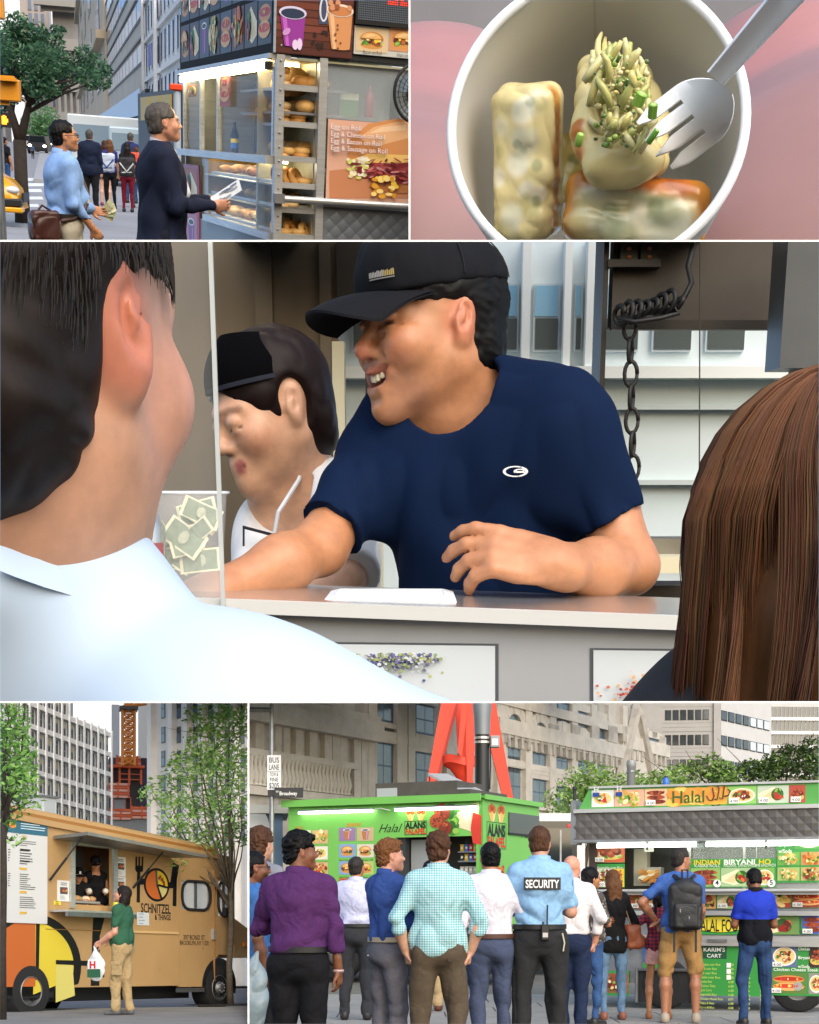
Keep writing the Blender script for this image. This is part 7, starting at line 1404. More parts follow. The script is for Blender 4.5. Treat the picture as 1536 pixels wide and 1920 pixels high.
# things on the ledge
zl=Zt(150,1709)
def ledge(px,d):q=F.pt(A(px),zl,d);return q+Vector(L)
for px,d,hh,rr_,c,lb,cat in((206,.22,.30,.055,'#b98a4a','clear squeeze bottle of brown sauce on the truck ledge','bottle'),(199,.2,.24,.05,'#c9b83a','yellow sauce bottle on the truck ledge','bottle'),(213,.2,.22,.045,'#a85a2a','short red brown sauce bottle at the right end of the ledge','bottle')):
 t=thing('sauce_bottle',lb,cat,ledge(px,d));ob('bottle_body',MB().lathe([(rr_*.9,0),(rr_,.02),(rr_,hh*.62),(rr_*.5,hh*.75)],14,caps=True),mat('sauce'+c.strip('#'),c,.3),t,60);ob('cap',MB().lathe([(rr_*.5,hh*.751),(rr_*.45,hh*.85),(rr_*.12,hh),(0,hh)],12),mat('cap_pale','#cfcaba',.4),t,60)
t=thing('food_tray','steel tray of bread rolls on the hatch counter','tray',F.pt(A(152),hz[0]+.02,-.15)+Vector(L));ob('pan',F.box(MB(),0,0,0,0,0,0),M_STEEL,t)if False else None
m=MB();m.box((0,0,.02),(.9,.3,.04),Matrix.Rotation(math.atan2(F.u.y,F.u.x),3,'Z'),.01);ob('pan',m,M_STEEL,t);rr=random.Random(2)
for k in range(7):q=F.u*(-.38+k*.125)+F.n*rr.uniform(-.08,.08);ob('bread_roll',MB().paint(rr.choice(('#c9b08a','#b58a5a','#d9c9a8'))).ell((q.x,q.y,.08),(.075,.07,.05),10,7),M_PAINTV,t,180)
# --- people at the truck
pg=vg(229,1903);Hc_=(1903-1664)/239*1.72
pc=person(pg,R(66),'customer with dark curly hair, green t-shirt and tan cargo trousers at the hatch',H=1.74,skin='#bf8a72',hair=('shoulder','dark'),top=('tee',C('green_jersey','#2c5640',fold=.6),dict(hem=.92)),bottom=('trousers',C('tan_cargo_cloth','#a08a63',fold=.9)),arms=(((.1,.08,-1),(-.05,.8,-.5),(-1,0,-.2)),((.1,.1,-1),(-.4,.85,-.35),(-1,0,-.2))),head=(10,16,0),shoes='#5a5a58',g=1.08,seed=21,collar=False,legs=dict(stance=.07,fwd=(.08,-.06)))
for s in(-1,1):ob('cargo_pocket',MB().box((s*.175,.0,.62),(.03,.15,.17),None,.008),MATS['tan_cargo_cloth'],pc);ob('pocket_flap',MB().box((s*.18,.0,.70),(.03,.16,.05),None,.006),MATS['tan_cargo_cloth'],pc)
wr=P_INFO[pc.name]['wrists'][0][0];k_=P_INFO[pc.name]['k'];hbp=pc.matrix_basis@Vector((-.2,.36,.5))
pb=thing('carrier_bag','white carrier bag with red and green print held by the green t-shirt customer','bag',pc.matrix_basis@Vector((-.17,.3,.48)),R(66))
solid('bag_body',[ell((0,0,.16),(.05,.13,.19),.03),cap((0,0,.33),(.0,.02,.44),.05,.02,.06)],.008,mat('white_plastic','#c9ced2',.4,bump=(12,.5,.02)),pb,fold=.02,ff=16)
g=MB();g.quad((-.062,-.09,.03),(-.062,.1,.03),(-.062,.1,.14),(-.062,-.09,.14),'#1f5238');g.quad((-.062,-.08,.145),(-.062,.09,.145),(-.062,.09,.27),(-.062,-.08,.27),'#d6d6d4');write(g,'H',(-.064,.07,.155),(0,-1,0),(0,0,1),.13,'#b8202c',bold=.05);g.quad((.062,-.09,.03),(.062,.1,.03),(.062,.1,.14),(.062,-.09,.14),'#1f5238');ob('printed_panel',g,M_INK,pb)
def staff(px,d,z0,Hh,lbl,**k):
 F3=Face(F.o+F.n*d,F.u,L);a_,_=F3.az(px,1825);q=F3.pt(a_,zr)+Vector(L);q.z=z0;return person(q,math.atan2(F.n.y,F.n.x)-math.pi/2+R(k.pop('tw',0)),lbl,H=Hh,lower=False,collar=False,**k)
zcap=Zt(178,1612)
s1=staff(179,-.34,zcap-1.62,1.72,'woman in a black cap and black tank top working inside the ochre truck hatch',tw=-38,skin='#a8714c',hair=('tied','dark'),top=('tank',M_BLK),arms=('front','reach'),head=(-10,-24,0),fem=True,seed=31)
s2=staff(146,-.34,Zt(146,1634)-1.52,1.62,'man in a black cap with a letter B inside the ochre truck hatch',tw=-40,skin='#b07c5a',hair=('short','black'),top=('tee',M_BLK),arms=('front','front'),head=(10,-26,0),seed=32)
for s_,lt in((s1,''),(s2,'B')):
 Hm=P_INFO[s_.name]['Hm'];cp=solid('cap',tf([ell((0,-.012,.05),(.088,.108,.082),.02),rbox((0,0,-.06),(.2,.2,.1),0,.006,'s')],Hm),.008,mat('black_cap_cloth','#0e1016'),s_);P=[[Hm@Vector((math.sin(a)*.08,.02+(.08+t*.07)*math.cos(a)**.6,.045-.01*t-.02*(math.sin(a))**2))for t in(0,.5,1)]for a in np.linspace(-1.2,1.2,9)]
 ob('brim',MB().grid(P).grid([[p+Vector((0,0,-.006))for p in r][::-1]for r in P]),MATS['black_cap_cloth'],cp)
 if lt:g=MB();M3=Hm.to_3x3();write(g,'B',Hm@Vector((.028,.108,.06)),M3@Vector((-1,0,0)),M3@Vector((0,-.25,1)),.06,'#d8d4c4',bold=.04);ob('cap_letter',g,M_INK,cp)
for w in P_INFO[s1.name]['wrists']:ob('glove',MB().paint('#c9c6b8').ell(Vector(w[0])+w[1]*.07,(.05,.07,.05),10,8),M_PAINTV,s1,180)
# --- trees
rng=random.Random(3)
tb=vg(432,1884);t=thing('street_tree','young street tree with light green leaves before the ochre truck cab','tree',tb);D_=tb.y
def rel(px,py,dy=0.0):return at(px,py,D_+dy)-tb
cl=[(400,1345,.45),(430,1360,.5),(385,1385,.45),(350,1440,.5),(310,1480,.42),(285,1490,.3),(375,1430,.55),(420,1420,.6),(445,1440,.6),(340,1520,.5),(390,1500,.6),(430,1510,.6),(330,1560,.4),(365,1580,.5),(410,1570,.5),(315,1610,.42),(345,1625,.4),(295,1600,.25),(455,1350,.4),(460,1560,.4),(360,1340,.25)]
tips=[rel(x,y,rng.uniform(-.9,.9))for x,y,r in cl];tr_=MB();limbs(tr_,(0,0,0),rel(433,1660),.055,[tuple(q)for q in tips],rng,3,.08);ob('trunk',tr_,mat('smooth_bark','#5f5446',.9,noise=(10,.3),bump=(16,.6,.02),stretch=(1,1,3)),t,180)
ob('crown',foliage_mesh('crown',5600,[(q.x,q.y,q.z,cl[i][2]*.84)for i,q in enumerate(tips)],.5,.05,4,('#92c060','#aed27e','#7aa858','#c6e09c','#9cc870'),.8),leafmat(),t)
struct('soil_ground',MB().lathe([(0,VZ+.012),(.75,VZ+.01),(.8,VZ+.001)],24,(tb.x,tb.y,0)),mat('pit_soil','#2c2620',.95,noise=(14,.3)))
tb2=vg(12,1900)+Vector((0,-3.0,0));tb2=Vector((at(4,1825,tb2.y).x,tb2.y,VZ));t=thing('street_tree','darker street tree in front of the white menu board','tree',tb2);D2=tb2.y
r2=lambda px,py,dy=0.0:at(px,py,D2+dy)-tb2
cl=[(10,1400,.4),(25,1440,.35),(40,1460,.3),(15,1475,.4),(48,1425,.22),(5,1360,.4),(35,1390,.25),(20,1510,.3),(60,1500,.16),(10,1550,.2),(28,1575,.14),(5,1340,.4),(0,1440,.4)]
tips=[r2(x,y,rng.uniform(-.5,.5))for x,y,r in cl];tr_=MB();limbs(tr_,(0,0,0),r2(6,1520),.05,[tuple(q)for q in tips]+[tuple(r2(48,1300)),tuple(r2(20,1290)),tuple(r2(30,1300,.3))],rng,2,.06);ob('trunk',tr_,mat('dark_bark','#2f2722',.9,noise=(10,.3),bump=(16,.6,.02)),t,180)
ob('crown',foliage_mesh('crown',2200,[(q.x,q.y,q.z,cl[i][2]*.9)for i,q in enumerate(tips)],.4,.045,9,('#6a9a4a','#88b45c','#567f3e','#9cc870'),.9),leafmat(),t)
# --- towers behind
M_CUR=mat('white_spandrel','#dcddd9',.6,noise=(.5,.06));M_GLD=mat('office_glass','#30363b');M_BLIND=mat('yellowish_blind','#a39a78',.7)
def tower_point(px,D):q=at(px,1825,D);return Vector((q.x,q.y,0))
p0,p1=tower_point(-20,88),tower_point(203,104);tw=thing('office_tower','pale office tower with a full grid of windows and white floor bands','building',(p0.x,p0.y,VZ));Ft=Face(p0,p1-p0,tw.location);Lw=(p1-p0).length
ztp=Ft.az(199,1369)[1];ob('wall',Ft.box(MB(),0,Lw,VZ,ztp,-8,0),M_CUR,tw);a70=Ft.az(75,1400)[0];
aa=Ft.az(132,1340)[0];ob('upper_block',Ft.box(MB(),0,aa,ztp+.01,ztp+16,-8,-.02),M_CUR,tw)
P_=[1369+0];dzf=Ft.az(199,1375)[1]-Ft.az(199,1412)[1];nb=15;w_=Lw/nb
pl_={}
for r_ in range(9):
 z1=ztp-.5-dzf*(r_-2 if r_>1 else r_-2)
 bmax=nb if r_>=2 else int(aa/w_)
 bd=ob('floor_band',Ft.box(MB(),0,w_*bmax,z1+.05,z1+dzf*.26,.001,.22),mat('white_band','#dcdcda'),tw)
 for b in range(bmax):
  w=ob('window',Ft.box(MB(),b*w_+.12,(b+1)*w_-.12,z1-dzf*.72,z1,.002,.05),M_STEELD,tw)
  rr2=random.Random(r_*31+b)
  for k in range(2):
   a0=b*w_+.2+k*(w_-.4)/2+.03;a1=a0+(w_-.4)/2-.08;zm=z1-dzf*(.72*rr2.choice((.35,.5,.6)))
   ob('pane',Ft.box(MB(),a0,a1,zm+.03,z1-.08,.051,.07),M_BLIND if rr2.random()<.55 else M_GLD,w);ob('pane',Ft.box(MB(),a0,a1,z1-dzf*.70,zm-.03,.051,.07),M_GLD,w)
for b in range(nb+1):ob('mullion',Ft.box(MB(),b*w_-.09,b*w_+.09,VZ,ztp if b*w_>aa else ztp+15,.221,.3),mat('white_band','#dcdcda'),tw)
rt=ob('rooftop_plant',Ft.box(MB(),Ft.az(110,1340)[0],Ft.az(138,1340)[0],ztp+.02,ztp+2.2,.01-1.5,-.03),mat('plant_blue_grey','#8e9ba3',.6),tw)
# right tower: stone piers with slit windows
p0,p1=tower_point(286,70),tower_point(500,62);tw=thing('office_tower','grey stone tower with tall narrow windows behind the young tree','building',(p0.x,p0.y,VZ));Ft=Face(p0,p1-p0,tw.location);Lw=(p1-p0).length
ob('wall',Ft.box(MB(),0,Lw,VZ,22,-5,0),mat('warm_grey_stone','#c9c5bf',.8,noise=(.8,.1)),tw)
M_PIER=mat('pier_stone','#cfcbc5',.8,noise=(.8,.1));zrows=[Ft.az(310,y)[1]for y in(1345,1389,1436,1526,1570)]
for px in(286,325,353,382,412,443,470):a=Ft.az(px,1500)[0];ob('pier',Ft.box(MB(),a+.02,a+.36,VZ,22,.001,.3),M_PIER,tw)
for px in(307,336,367,396,427,457):
 a=Ft.az(px,1500)[0]
 for y in(1330,1376,1421,1466,1512,1558):z=Ft.az(px,y)[1];w=ob('window',Ft.box(MB(),a-.17,a+.17,z-.42,z+.32,.002,.03),mat('slate_frame','#4d5560',.5),tw);ob('pane',Ft.box(MB(),a-.14,a+.14,z-.38,z+.0,.031,.04),mat('slate_pane','#4b5f70',.12,spec=.8),w);ob('pane',Ft.box(MB(),a-.14,a+.14,z+.03,z+.29,.031,.04),M_GLD,w)
 # construction tower with crane
bp_=tower_point(240,120);cs=thing('construction_tower','unfinished concrete tower wrapped in orange edge screens','building',(bp_.x,bp_.y,VZ));Fc=Face(bp_,(1,.06,0),cs.location)
def fr_(x0,y0,x1,y1):return Fc.rect(x0,y0,x1,y1)
def cbx(name,x0,y0,x1,y1,o0,o1,m_):r_=fr_(x0,y0,x1,y1);return ob(name,Fc.box(MB(),r_[0],r_[1],r_[2],r_[3],o0,o1),m_,cs)
M_CONC=mat('raw_concrete','#8d8c8a',.9,noise=(.6,.15));M_ORG=mat('orange_screen','#cc5a2e',.6,noise=(2,.15));M_NET=mat('dark_netting','#3a3445',.8,noise=(1.5,.35));M_ORP=mat('crane_orange','#d9832e',.5)
cbx('core',205,1420,291,1830,-4,-.02,mat('dim_core','#4b4648',.85,noise=(.5,.3)));cbx('concrete_band',206,1532,291,1560,-.019,.5,M_CONC);cbx('concrete_band',213,1497,236,1532,-.019,.3,M_CONC)
cbx('netting',262,1422,291,1545,.0,.3,M_NET);cbx('slab',204,1436,270,1441,.0,.9,M_ORG)
def screen(x0,y0,x1,y1,n=4,sk=0):
 r_=fr_(x0,y0,x1,y1);s_=ob('edge_screen',Fc.box(MB(),r_[0],r_[1],r_[2],r_[3],.5,.6),mat('screen_mesh','#b5655a',.7,noise=(3,.2)),cs);h_=(r_[3]-r_[2])/n
 for k in range(n+1):ob('rail',Fc.box(MB(),r_[0]-.05,r_[1]+.05,r_[2]+h_*k-.09,r_[2]+h_*k+.09,.601,.72),M_ORG if k%2 else mat('pale_rail','#d9a088',.6),s_)
 for k in range(int((r_[1]-r_[0])/.8)+1):ob('post',Fc.box(MB(),r_[0]+k*.8-.06,r_[0]+k*.8+.06,r_[2]-.1,r_[3]+.15,.721,.8),M_ORG,s_)
screen(201,1472,241,1495);screen(206,1520,243,1536,3);screen(246,1516,291,1534,3);screen(218,1422,262,1433,2)
for x in(208,222,240,262):cbx('column',x,1441,x+4,1472,.1,.5,M_ORG)
for x in(212,234,244):cbx('prop',x,1495,x+2,1522,.1,.3,M_ORG)
for y in(1452,1462):cbx('scaffold_tube',222,y,262,y+1.4,.5,.6,M_ORG)
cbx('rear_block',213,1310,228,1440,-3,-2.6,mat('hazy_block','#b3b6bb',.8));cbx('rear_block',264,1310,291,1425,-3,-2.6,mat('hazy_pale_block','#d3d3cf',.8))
cr=thing('tower_crane','orange lattice tower crane rising from the unfinished tower','crane',(bp_.x,bp_.y,VZ));ms=MB()
def cp_(px,py,off):return Fc.P(px,py,off)
for x in(228,250):
 for o in(.9,1.7):ms.tube([cp_(x,1440,o),cp_(x,1330,o)],.11,6)
ob('mast_chord',ms,M_ORP,cr);br=MB();n=9
for k in range(n):
 y0,y1=1440-k*110/n,1440-(k+1)*110/n
 for o in(.9,1.7):br.tube([cp_(228,y0,o),cp_(250,y1,o)],.06,5);br.tube([cp_(250,y0,o),cp_(228,y1,o)],.06,5);br.tube([cp_(228,y1,o),cp_(250,y1,o)],.06,5)
 for x in(228,250):br.tube([cp_(x,y0,.9),cp_(x,y1,1.7)],.05,5)
o_=ob('mast_bracing',br,M_ORP,cr);o_['kind']='stuff'
r_=fr_(222,1331,256,1337);ob('slewing_platform',Fc.box(MB(),r_[0],r_[1],r_[2],r_[3],.6,2),mat('dark_platform','#55504c',.6),cr);r_=fr_(231,1312,246,1331);ob('cab',Fc.box(MB(),r_[0],r_[1],r_[2],r_[3],.8,1.8),M_ORP,cr)
jb=MB()
for y in(1318,1328):jb.tube([cp_(246,y,1.2),cp_(287,y-6,1.2)],.14,6)
for k in range(6):jb.tube([cp_(246+k*7,1328-k,1.2),cp_(250+k*7,1318-k,1.2)],.07,5);jb.tube([cp_(250+k*7,1318-k,1.2),cp_(253+k*7,1327-k,1.2)],.07,5)
ob('jib',jb,M_ORP,cr)
# daylight sky behind the towers
struct('sky',MB().quad(at(-120,1900,170),at(560,1900,170),at(560,1200,170),at(-120,1200,170)),mat('bright_sky','#000000',1,emit=('#f4f4f2',.66),spec=0))
# ================================================================ set: dumplings in a paper cup
use('cup')
YC=.46 # the rim's centre lies 0.46 m from the viewer
c0=at(1119,232,YC);R0=(at(1119+288,232,YC)-c0).x
ax=Vector((0,-.90,.44)).normalized() # the cup opens towards the viewer, tipped up a little
B1=Vector((1,0,0));B2=ax.cross(B1).normalized()
if B2.z<0:B2=-B2
Mc=Matrix((B1,B2,ax)).transposed().to_4x4();root_m=Matrix.Translation(c0)@Mc
def cu(x,y,z):return(Mc@Vector((x,y,z)))
root=thing('paper_cup','white paper cup of pan fried dumplings seen from above','cup',c0)
M_CUP=mat('white_paper_cup','#d3d2cc',.6,noise=(3,.03),bump=(90,.05,.001));M_RIM=mat('cup_rim','#e2e6ec',.5)
H_=R0*1.75;kb=.72
m=MB();N=72
def ring_(r,z):return[cu(r*math.cos(2*math.pi*k/N),r*math.sin(2*math.pi*k/N)*1.0,z)for k in range(N)]
m.grid([ring_(R0*(.985-(.985-kb)*t),-H_*t-.001)for t in np.linspace(0,1,10)]+[ring_(.0001,-H_)],wrap=True);ob('inner_wall',m,M_CUP,root,180)
m=MB();m.grid([ring_(R0*(.995-(.995-kb)*t),-H_*t-.0015)for t in np.linspace(0,1,6)],wrap=True);ob('outer_wall',m,M_CUP,root,180)
m=MB();rr_=R0*.034;m.grid([[cu((R0*.97+rr_*math.cos(t))*math.cos(2*math.pi*k/N),(R0*.97+rr_*math.cos(t))*math.sin(2*math.pi*k/N),rr_*math.sin(t))for k in range(N)]for t in np.linspace(0,2*math.pi,13)],wrap=True);ob('rolled_rim',m,M_RIM,root,180)
se=MB();se.grid([[cu((R0*(.983-(.985-kb)*t))*math.cos(q),(R0*(.983-(.985-kb)*t))*math.sin(q),-H_*t-.001)for q in(1.58,1.60)]for t in np.linspace(.02,.8,8)]);ob('paper_seam',se,mat('seam_paper','#c3c2bb',.6),root,180)
S_=R0/288
def cp(px,py,d):return at(px,py,YC+d)-Vector(c0) # place of the photo, d metres beyond the rim plane centre
M_DOUGH=mat('dough',vc=True,rough=.24,noise=(60,.1),bump=(120,.15,.001),spec=.5,sss=.15)
def pillow(px,py,d,hw,hh,ht,ang,tip,seed,name='dumpling',lbl='',base='#d3c896',edge='#b0752a',greens=8,pats=(),burn=1.0,twist=0):
 """a soft oblong dumpling: half width, half height, half thickness in photo pixels, turned by ang in the picture"""
 rt=Matrix.Rotation(R(-ang),3,'Y')@Matrix.Rotation(R(tip),3,'X')@Matrix.Rotation(R(twist),3,'Z');rs=random.Random(seed)
 hw,hh,ht=hw*S_,hh*S_,ht*S_;r_=min(hw,ht)*.6;h_=.00048;kk=hw*.10 if hw<hh else hh*.10
 t=thing('dumpling',lbl,'dumpling',Vector(c0)+cp(px,py,d))
 P=[rbox((0,0,0),(hw-r_,ht-r_,hh-r_),r_,kk,rot=rt)]
 for k in range(12):q=Vector((rs.uniform(-.7,.7)*hw,-ht*.9,rs.uniform(-.8,.8)*hh));P.append(ell(rt@q,(hw*rs.uniform(.2,.4),ht*.2,hh*rs.uniform(.12,.3)),kk*2.2))
 pt=[]
 for k in range(16):q=Vector((rs.uniform(-.75,.75)*hw,-ht*1.05,rs.uniform(-.85,.85)*hh));pt.append((rt@q,hw*rs.uniform(.25,.5),rs.choice(('#e9e8da','#dfdcc4','#b9b27a','#cfd3c2')),.75))
 for k in range(greens):q=Vector((rs.uniform(-.6,.6)*hw,-ht*1.05,rs.uniform(-.85,.85)*hh));pt.append((rt@q,hw*rs.uniform(.14,.3),rs.choice(('#7d8d68','#8f9a78','#66785a','#93a090')),.6))
 for(x,z,r2,c,st)in pats:pt.append((rt@Vector((x*hw,-ht*.6,z*hh)),r2*hw,c,st))
 for s in(1,-1):
  n_=14
  for k in range(n_):zz=-1+2*k/(n_-1);pt.append((rt@Vector((s*hw*.98,-ht*.25,zz*hh)),hw*rs.uniform(.26,.42),rs.choice((edge,'#c4862f','#9a5f20')),(.85 if s>0 else .55)*burn))
 solid('skin',P,h_,M_DOUGH,t,base=base,paint=pt,fold=.0007,ff=330,seed=seed,relax=2)
 for k in range(greens):
  q=rt@Vector((rs.uniform(-.6,.6)*hw,-ht*1.0,rs.uniform(-.8,.8)*hh));
 return t,rt,hw,hh,ht
pillow(990,306,.02,66,142,52,-2,8,3,twist=-16,lbl='whole oblong dumpling standing at the left of the cup, pale with browned edges',greens=6,pats=((0,-.75,.5,'#8f967e',.5),(-.1,.4,.5,'#c9d2c8',.6),(0,.1,.6,'#dfe2d0',.7)))
pillow(1192,398,.012,142,66,52,-9,-6,8,lbl='dumpling lying across the bottom of the cup with a browned top edge',greens=8,pats=[(x,.98,.34,c,.9)for x,c in zip(np.linspace(-1,.9,12),('#9a4f1a','#b5652a','#c97a30')*4)])
pillow(1072,320,.075,40,120,40,4,0,12,lbl='dumpling deep in the cup behind the standing one, mostly hidden',base='#b8a860',greens=8)
pillow(1300,345,.085,58,60,40,20,0,14,lbl='dumpling deep in the cup under the fork, mostly hidden',base='#c9bd84',greens=5,burn=.4)
# bitten dumpling on the fork: torn shell and stuffing
t=thing('dumpling','bitten dumpling held on the fork, its noodle and leek filling open to view','dumpling',Vector(c0)+cp(1165,215,-.02));o=cp(1165,215,-.02)
def dp(px,py,d):return cp(px,py,d)-o
sh_=[ell(dp(1172,300,.0),(76*S_,46*S_,52*S_),.003),cap(dp(1105,130,.02),dp(1098,250,.0035),22*S_,26*S_,.003),cap(dp(1098,250,.0035),dp(1125,315,.0),28*S_,30*S_,.0035),cap(dp(1235,230,.02),dp(1225,300,.008),24*S_,28*S_,.0035),cap(dp(1205,130,.035),dp(1238,235,.02),14*S_,24*S_,.003),ell(dp(1162,205,.02),(62*S_,26*S_,98*S_),.0035),ell(dp(1165,205,-.028),(50*S_,34*S_,84*S_),.003,'s'),ell(dp(1122,292,-.022),(14*S_,22*S_,11*S_),.0015,'s')]
pt=[(dp(1172,320,-.03),60*S_,'#ddd4a8',.7),(dp(1140,330,-.02),22*S_,'#b9843a',.6),(dp(1100,290,0),20*S_,'#c9852f',.8)]+[(dp(1086+i*-1,120+i*22,.0),20*S_,('#b56a22','#c98030','#9a5518')[i%3],.9)for i in range(9)]+[(dp(1250-i*2,235+i*14,0),12*S_,'#c98a3a',.5)for i in range(6)]+[(dp(1206,118+i*10,.02),9*S_,'#b5762a',.7)for i in range(4)]
solid('torn_skin',sh_,.00055,M_DOUGH,t,base='#cfc28c',paint=pt,fold=.0011,ff=300,seed=5,relax=2)
rs=random.Random(21);M_FILL=mat('filling',vc=True,rough=.3,noise=(90,.12),spec=.6)
for k in range(120):
 y=rs.uniform(95,280);w=50 if 120<y<260 else 30;px=1165+rs.uniform(-w,w)+(y-190)*.12;d=.004+rs.uniform(-.016,.01);c=dp(px,y,d);an=rs.uniform(-.9,.9);L_=rs.uniform(10,30)*S_;dr=Vector((math.sin(an),rs.uniform(-.4,.4),math.cos(an)));bend=Vector((rs.uniform(-.3,.3),-.2,rs.uniform(-.1,.1)))*L_
 r_=rs.uniform(4.5,9)*S_;ob('noodle',MB().paint(rs.choice(('#cfc68a','#c0b872','#ddd3a2','#aeb06a','#c9c48e','#a3ad62'))).tube([c-dr*L_,c-dr*L_*.3+bend,c+dr*L_*.4+bend,c+dr*L_],[r_*.7,r_,r_,r_*.6],7),M_FILL,t,180)
for k in range(4):c=dp(1128+k*7,62+k*9,.018);e=dp(1133+k*6,122+k*4,.01);ob('noodle',MB().paint(('#d3c688','#c6b874','#ddd3a2','#c9bd84')[k]).tube([c,c.lerp(e,.25)+Vector((.0007*(k-1.5),-.001,0)),c.lerp(e,.55)+Vector((.001*(k-1.5),-.0015,0)),c.lerp(e,.8)+Vector((.0006*(k-1.5),-.001,0)),e],[3*S_,6*S_,7*S_,7*S_,6*S_],7),M_FILL,t,180)
for k in range(150):c=dp(1165+max(-48,min(48,rs.gauss(0,30))),rs.uniform(110,275),-.012+rs.uniform(0,.012));s_=rs.uniform(2.5,7)*S_;ob('crumb',MB().paint(rs.choice(('#d9cf9a','#c6b874','#8fa84a','#3f5a2c','#55703a','#6f9440','#cfc48e'))).ell(c,(s_,s_*.7,s_*rs.uniform(.5,1)),7,5),M_FILL,t,180)
for px,py,w,h_,an,c in((1200,186,17,14,6,'#7fae3a'),(1224,208,14,15,25,'#6f9f34'),(1224,256,9,17,-8,'#5f9a2c'),(1086,262,11,14,10,'#84ad48'),(1160,110,6,8,0,'#5c7a38'),(1176,155,5,7,20,'#3f6a2c')):
 q=dp(px,py,-.022);rt=Matrix.Rotation(R(-an),3,'Y')@Matrix.Rotation(R(15),3,'Z');ax2=rt@Vector((.35,-.5,.8)).normalized();r2=w*.62*S_;hl=h_*.8*S_;lm=MB().paint(c);lm.tube([q-ax2*hl,q-ax2*hl*.92,q+ax2*hl*.92,q+ax2*hl],[r2*.86,r2,r2,r2*.86],12);lm.paint('#b5cf7c').tube([q+ax2*hl*1.001,q+ax2*hl*1.03],[r2*.6,r2*.55],10);ob('leek_piece',lm,mat('leek',vc=True,rough=.3,noise=(50,.2)),t,50)
 # fork
fk=thing('fork','white plastic fork resting in the cup with its tines in the bitten dumpling','fork',Vector(c0)+cp(1330,200,-.02));o2=cp(1330,200,-.02)
def fp(px,py,d):return cp(px,py,d)-o2
M_FORK=mat('white_plastic_fork','#f2f3f5',.55,spec=.25)
A0,A1=Vector((1232,270)),Vector((1366,168));ux=(A1-A0).normalized();un=Vector((-ux.y,ux.x)) # along the fork, across it (picture directions)
L_=(A1-A0).length
def fpt(s,w,dz=0.0):q=A0+ux*s+un*w;t=s/L_;return fp(q.x,q.y,-.020-.010*t+.010*math.sin(math.pi*min(1,max(0,t)))*.6+.0000011*w*w+dz)
def strip(edges,th=.0026,bev=2.2):
 """a thin moulded strip with rounded edges: sections of (place along, left, right)"""
 P=[]
 for s,w0,w1 in edges:
  up_=[(w0+bev,0),]+[(w0+bev+(w1-w0-2*bev)*j/6,0)for j in range(1,6)]+[(w1-bev,0),(w1,th*.5),(w1-bev,th)]+[(w0+bev+(w1-w0-2*bev)*j/6,th)for j in range(5,0,-1)]+[(w0+bev,th),(w0,th*.5)]
  P.append([fpt(s,w,z)for w,z in up_])
 return MB().grid(P,wrap=True,caps=True)
def half(s):t=s/L_;return 66*min(1,max(.16,math.cos(max(0,(t-.55)/.47)*math.pi/2)**.55))
ob('head',strip([(s,-half(s),half(s))for s in np.linspace(86,L_*1.005,14)]),M_FORK,fk,60)
for i in range(4):
 w0=-66+i*34.7;ob('tine',strip([(s,w0+(max(0,26-s)*.3),w0+27.9-(max(0,26-s)*.3))for s in np.linspace(-16+(10 if i in(0,3)else 0),86.5,10)]),M_FORK,fk,60)
B0,B1_=Vector((1348,140)),Vector((1492,-25));ub=(B1_-B0).normalized();un2=Vector((-ub.y,ub.x));Lb=(B1_-B0).length
hm=MB();P=[]
for s in np.linspace(-10,Lb,12):
 w=21+9*(s/Lb);row=[]
 for a,z in((-1,.0),(-.82,-.004),(-.5,-.0035),(0,-.002),(.5,-.0035),(.82,-.004),(1,.0),(.8,.003),(-.8,.003)):q=B0+ub*s+un2*w*a;row.append(fp(q.x,q.y,-.0315-.06*s/Lb+z))
 P.append(row)
ob('handle',hm.grid(P,wrap=True,caps=True),M_FORK,fk,50)
# bare knees behind the cup and the ground
kn=thing('person','bare knees of a seated person behind the paper cup','person',at(1152,300,.75))
ko=at(1152,300,.75)
def kp(px,py,d):return at(px,py,d)-ko
solid('body',[cap(kp(770,460,.86),kp(690,760,.62),.085,.10,.05),sph(kp(838,340,.83),.058,.06),cap(kp(1540,420,.86),kp(1640,660,.62),.085,.10,.05),sph(kp(1478,272,.83),.052,.06),cap(kp(700,720,.62),kp(1640,720,.62),.06,.06,.05)],.006,mat('pink_skin',vc=True,rough=.55,noise=(18,.08),bump=(90,.1,.002),sss=.15),kn,base='#94716f',paint=[(kp(800,150,.77),.06,'#a8767a',.5),(kp(1500,150,.77),.06,'#c0807e',.5)])
struct('ground',MB().quad(at(500,900,1.3),at(1800,900,1.3),at(1800,-300,1.5),at(500,-300,1.5)),mat('grey_ground','#77767a',.9,noise=(6,.15),bump=(40,.3,.01)))
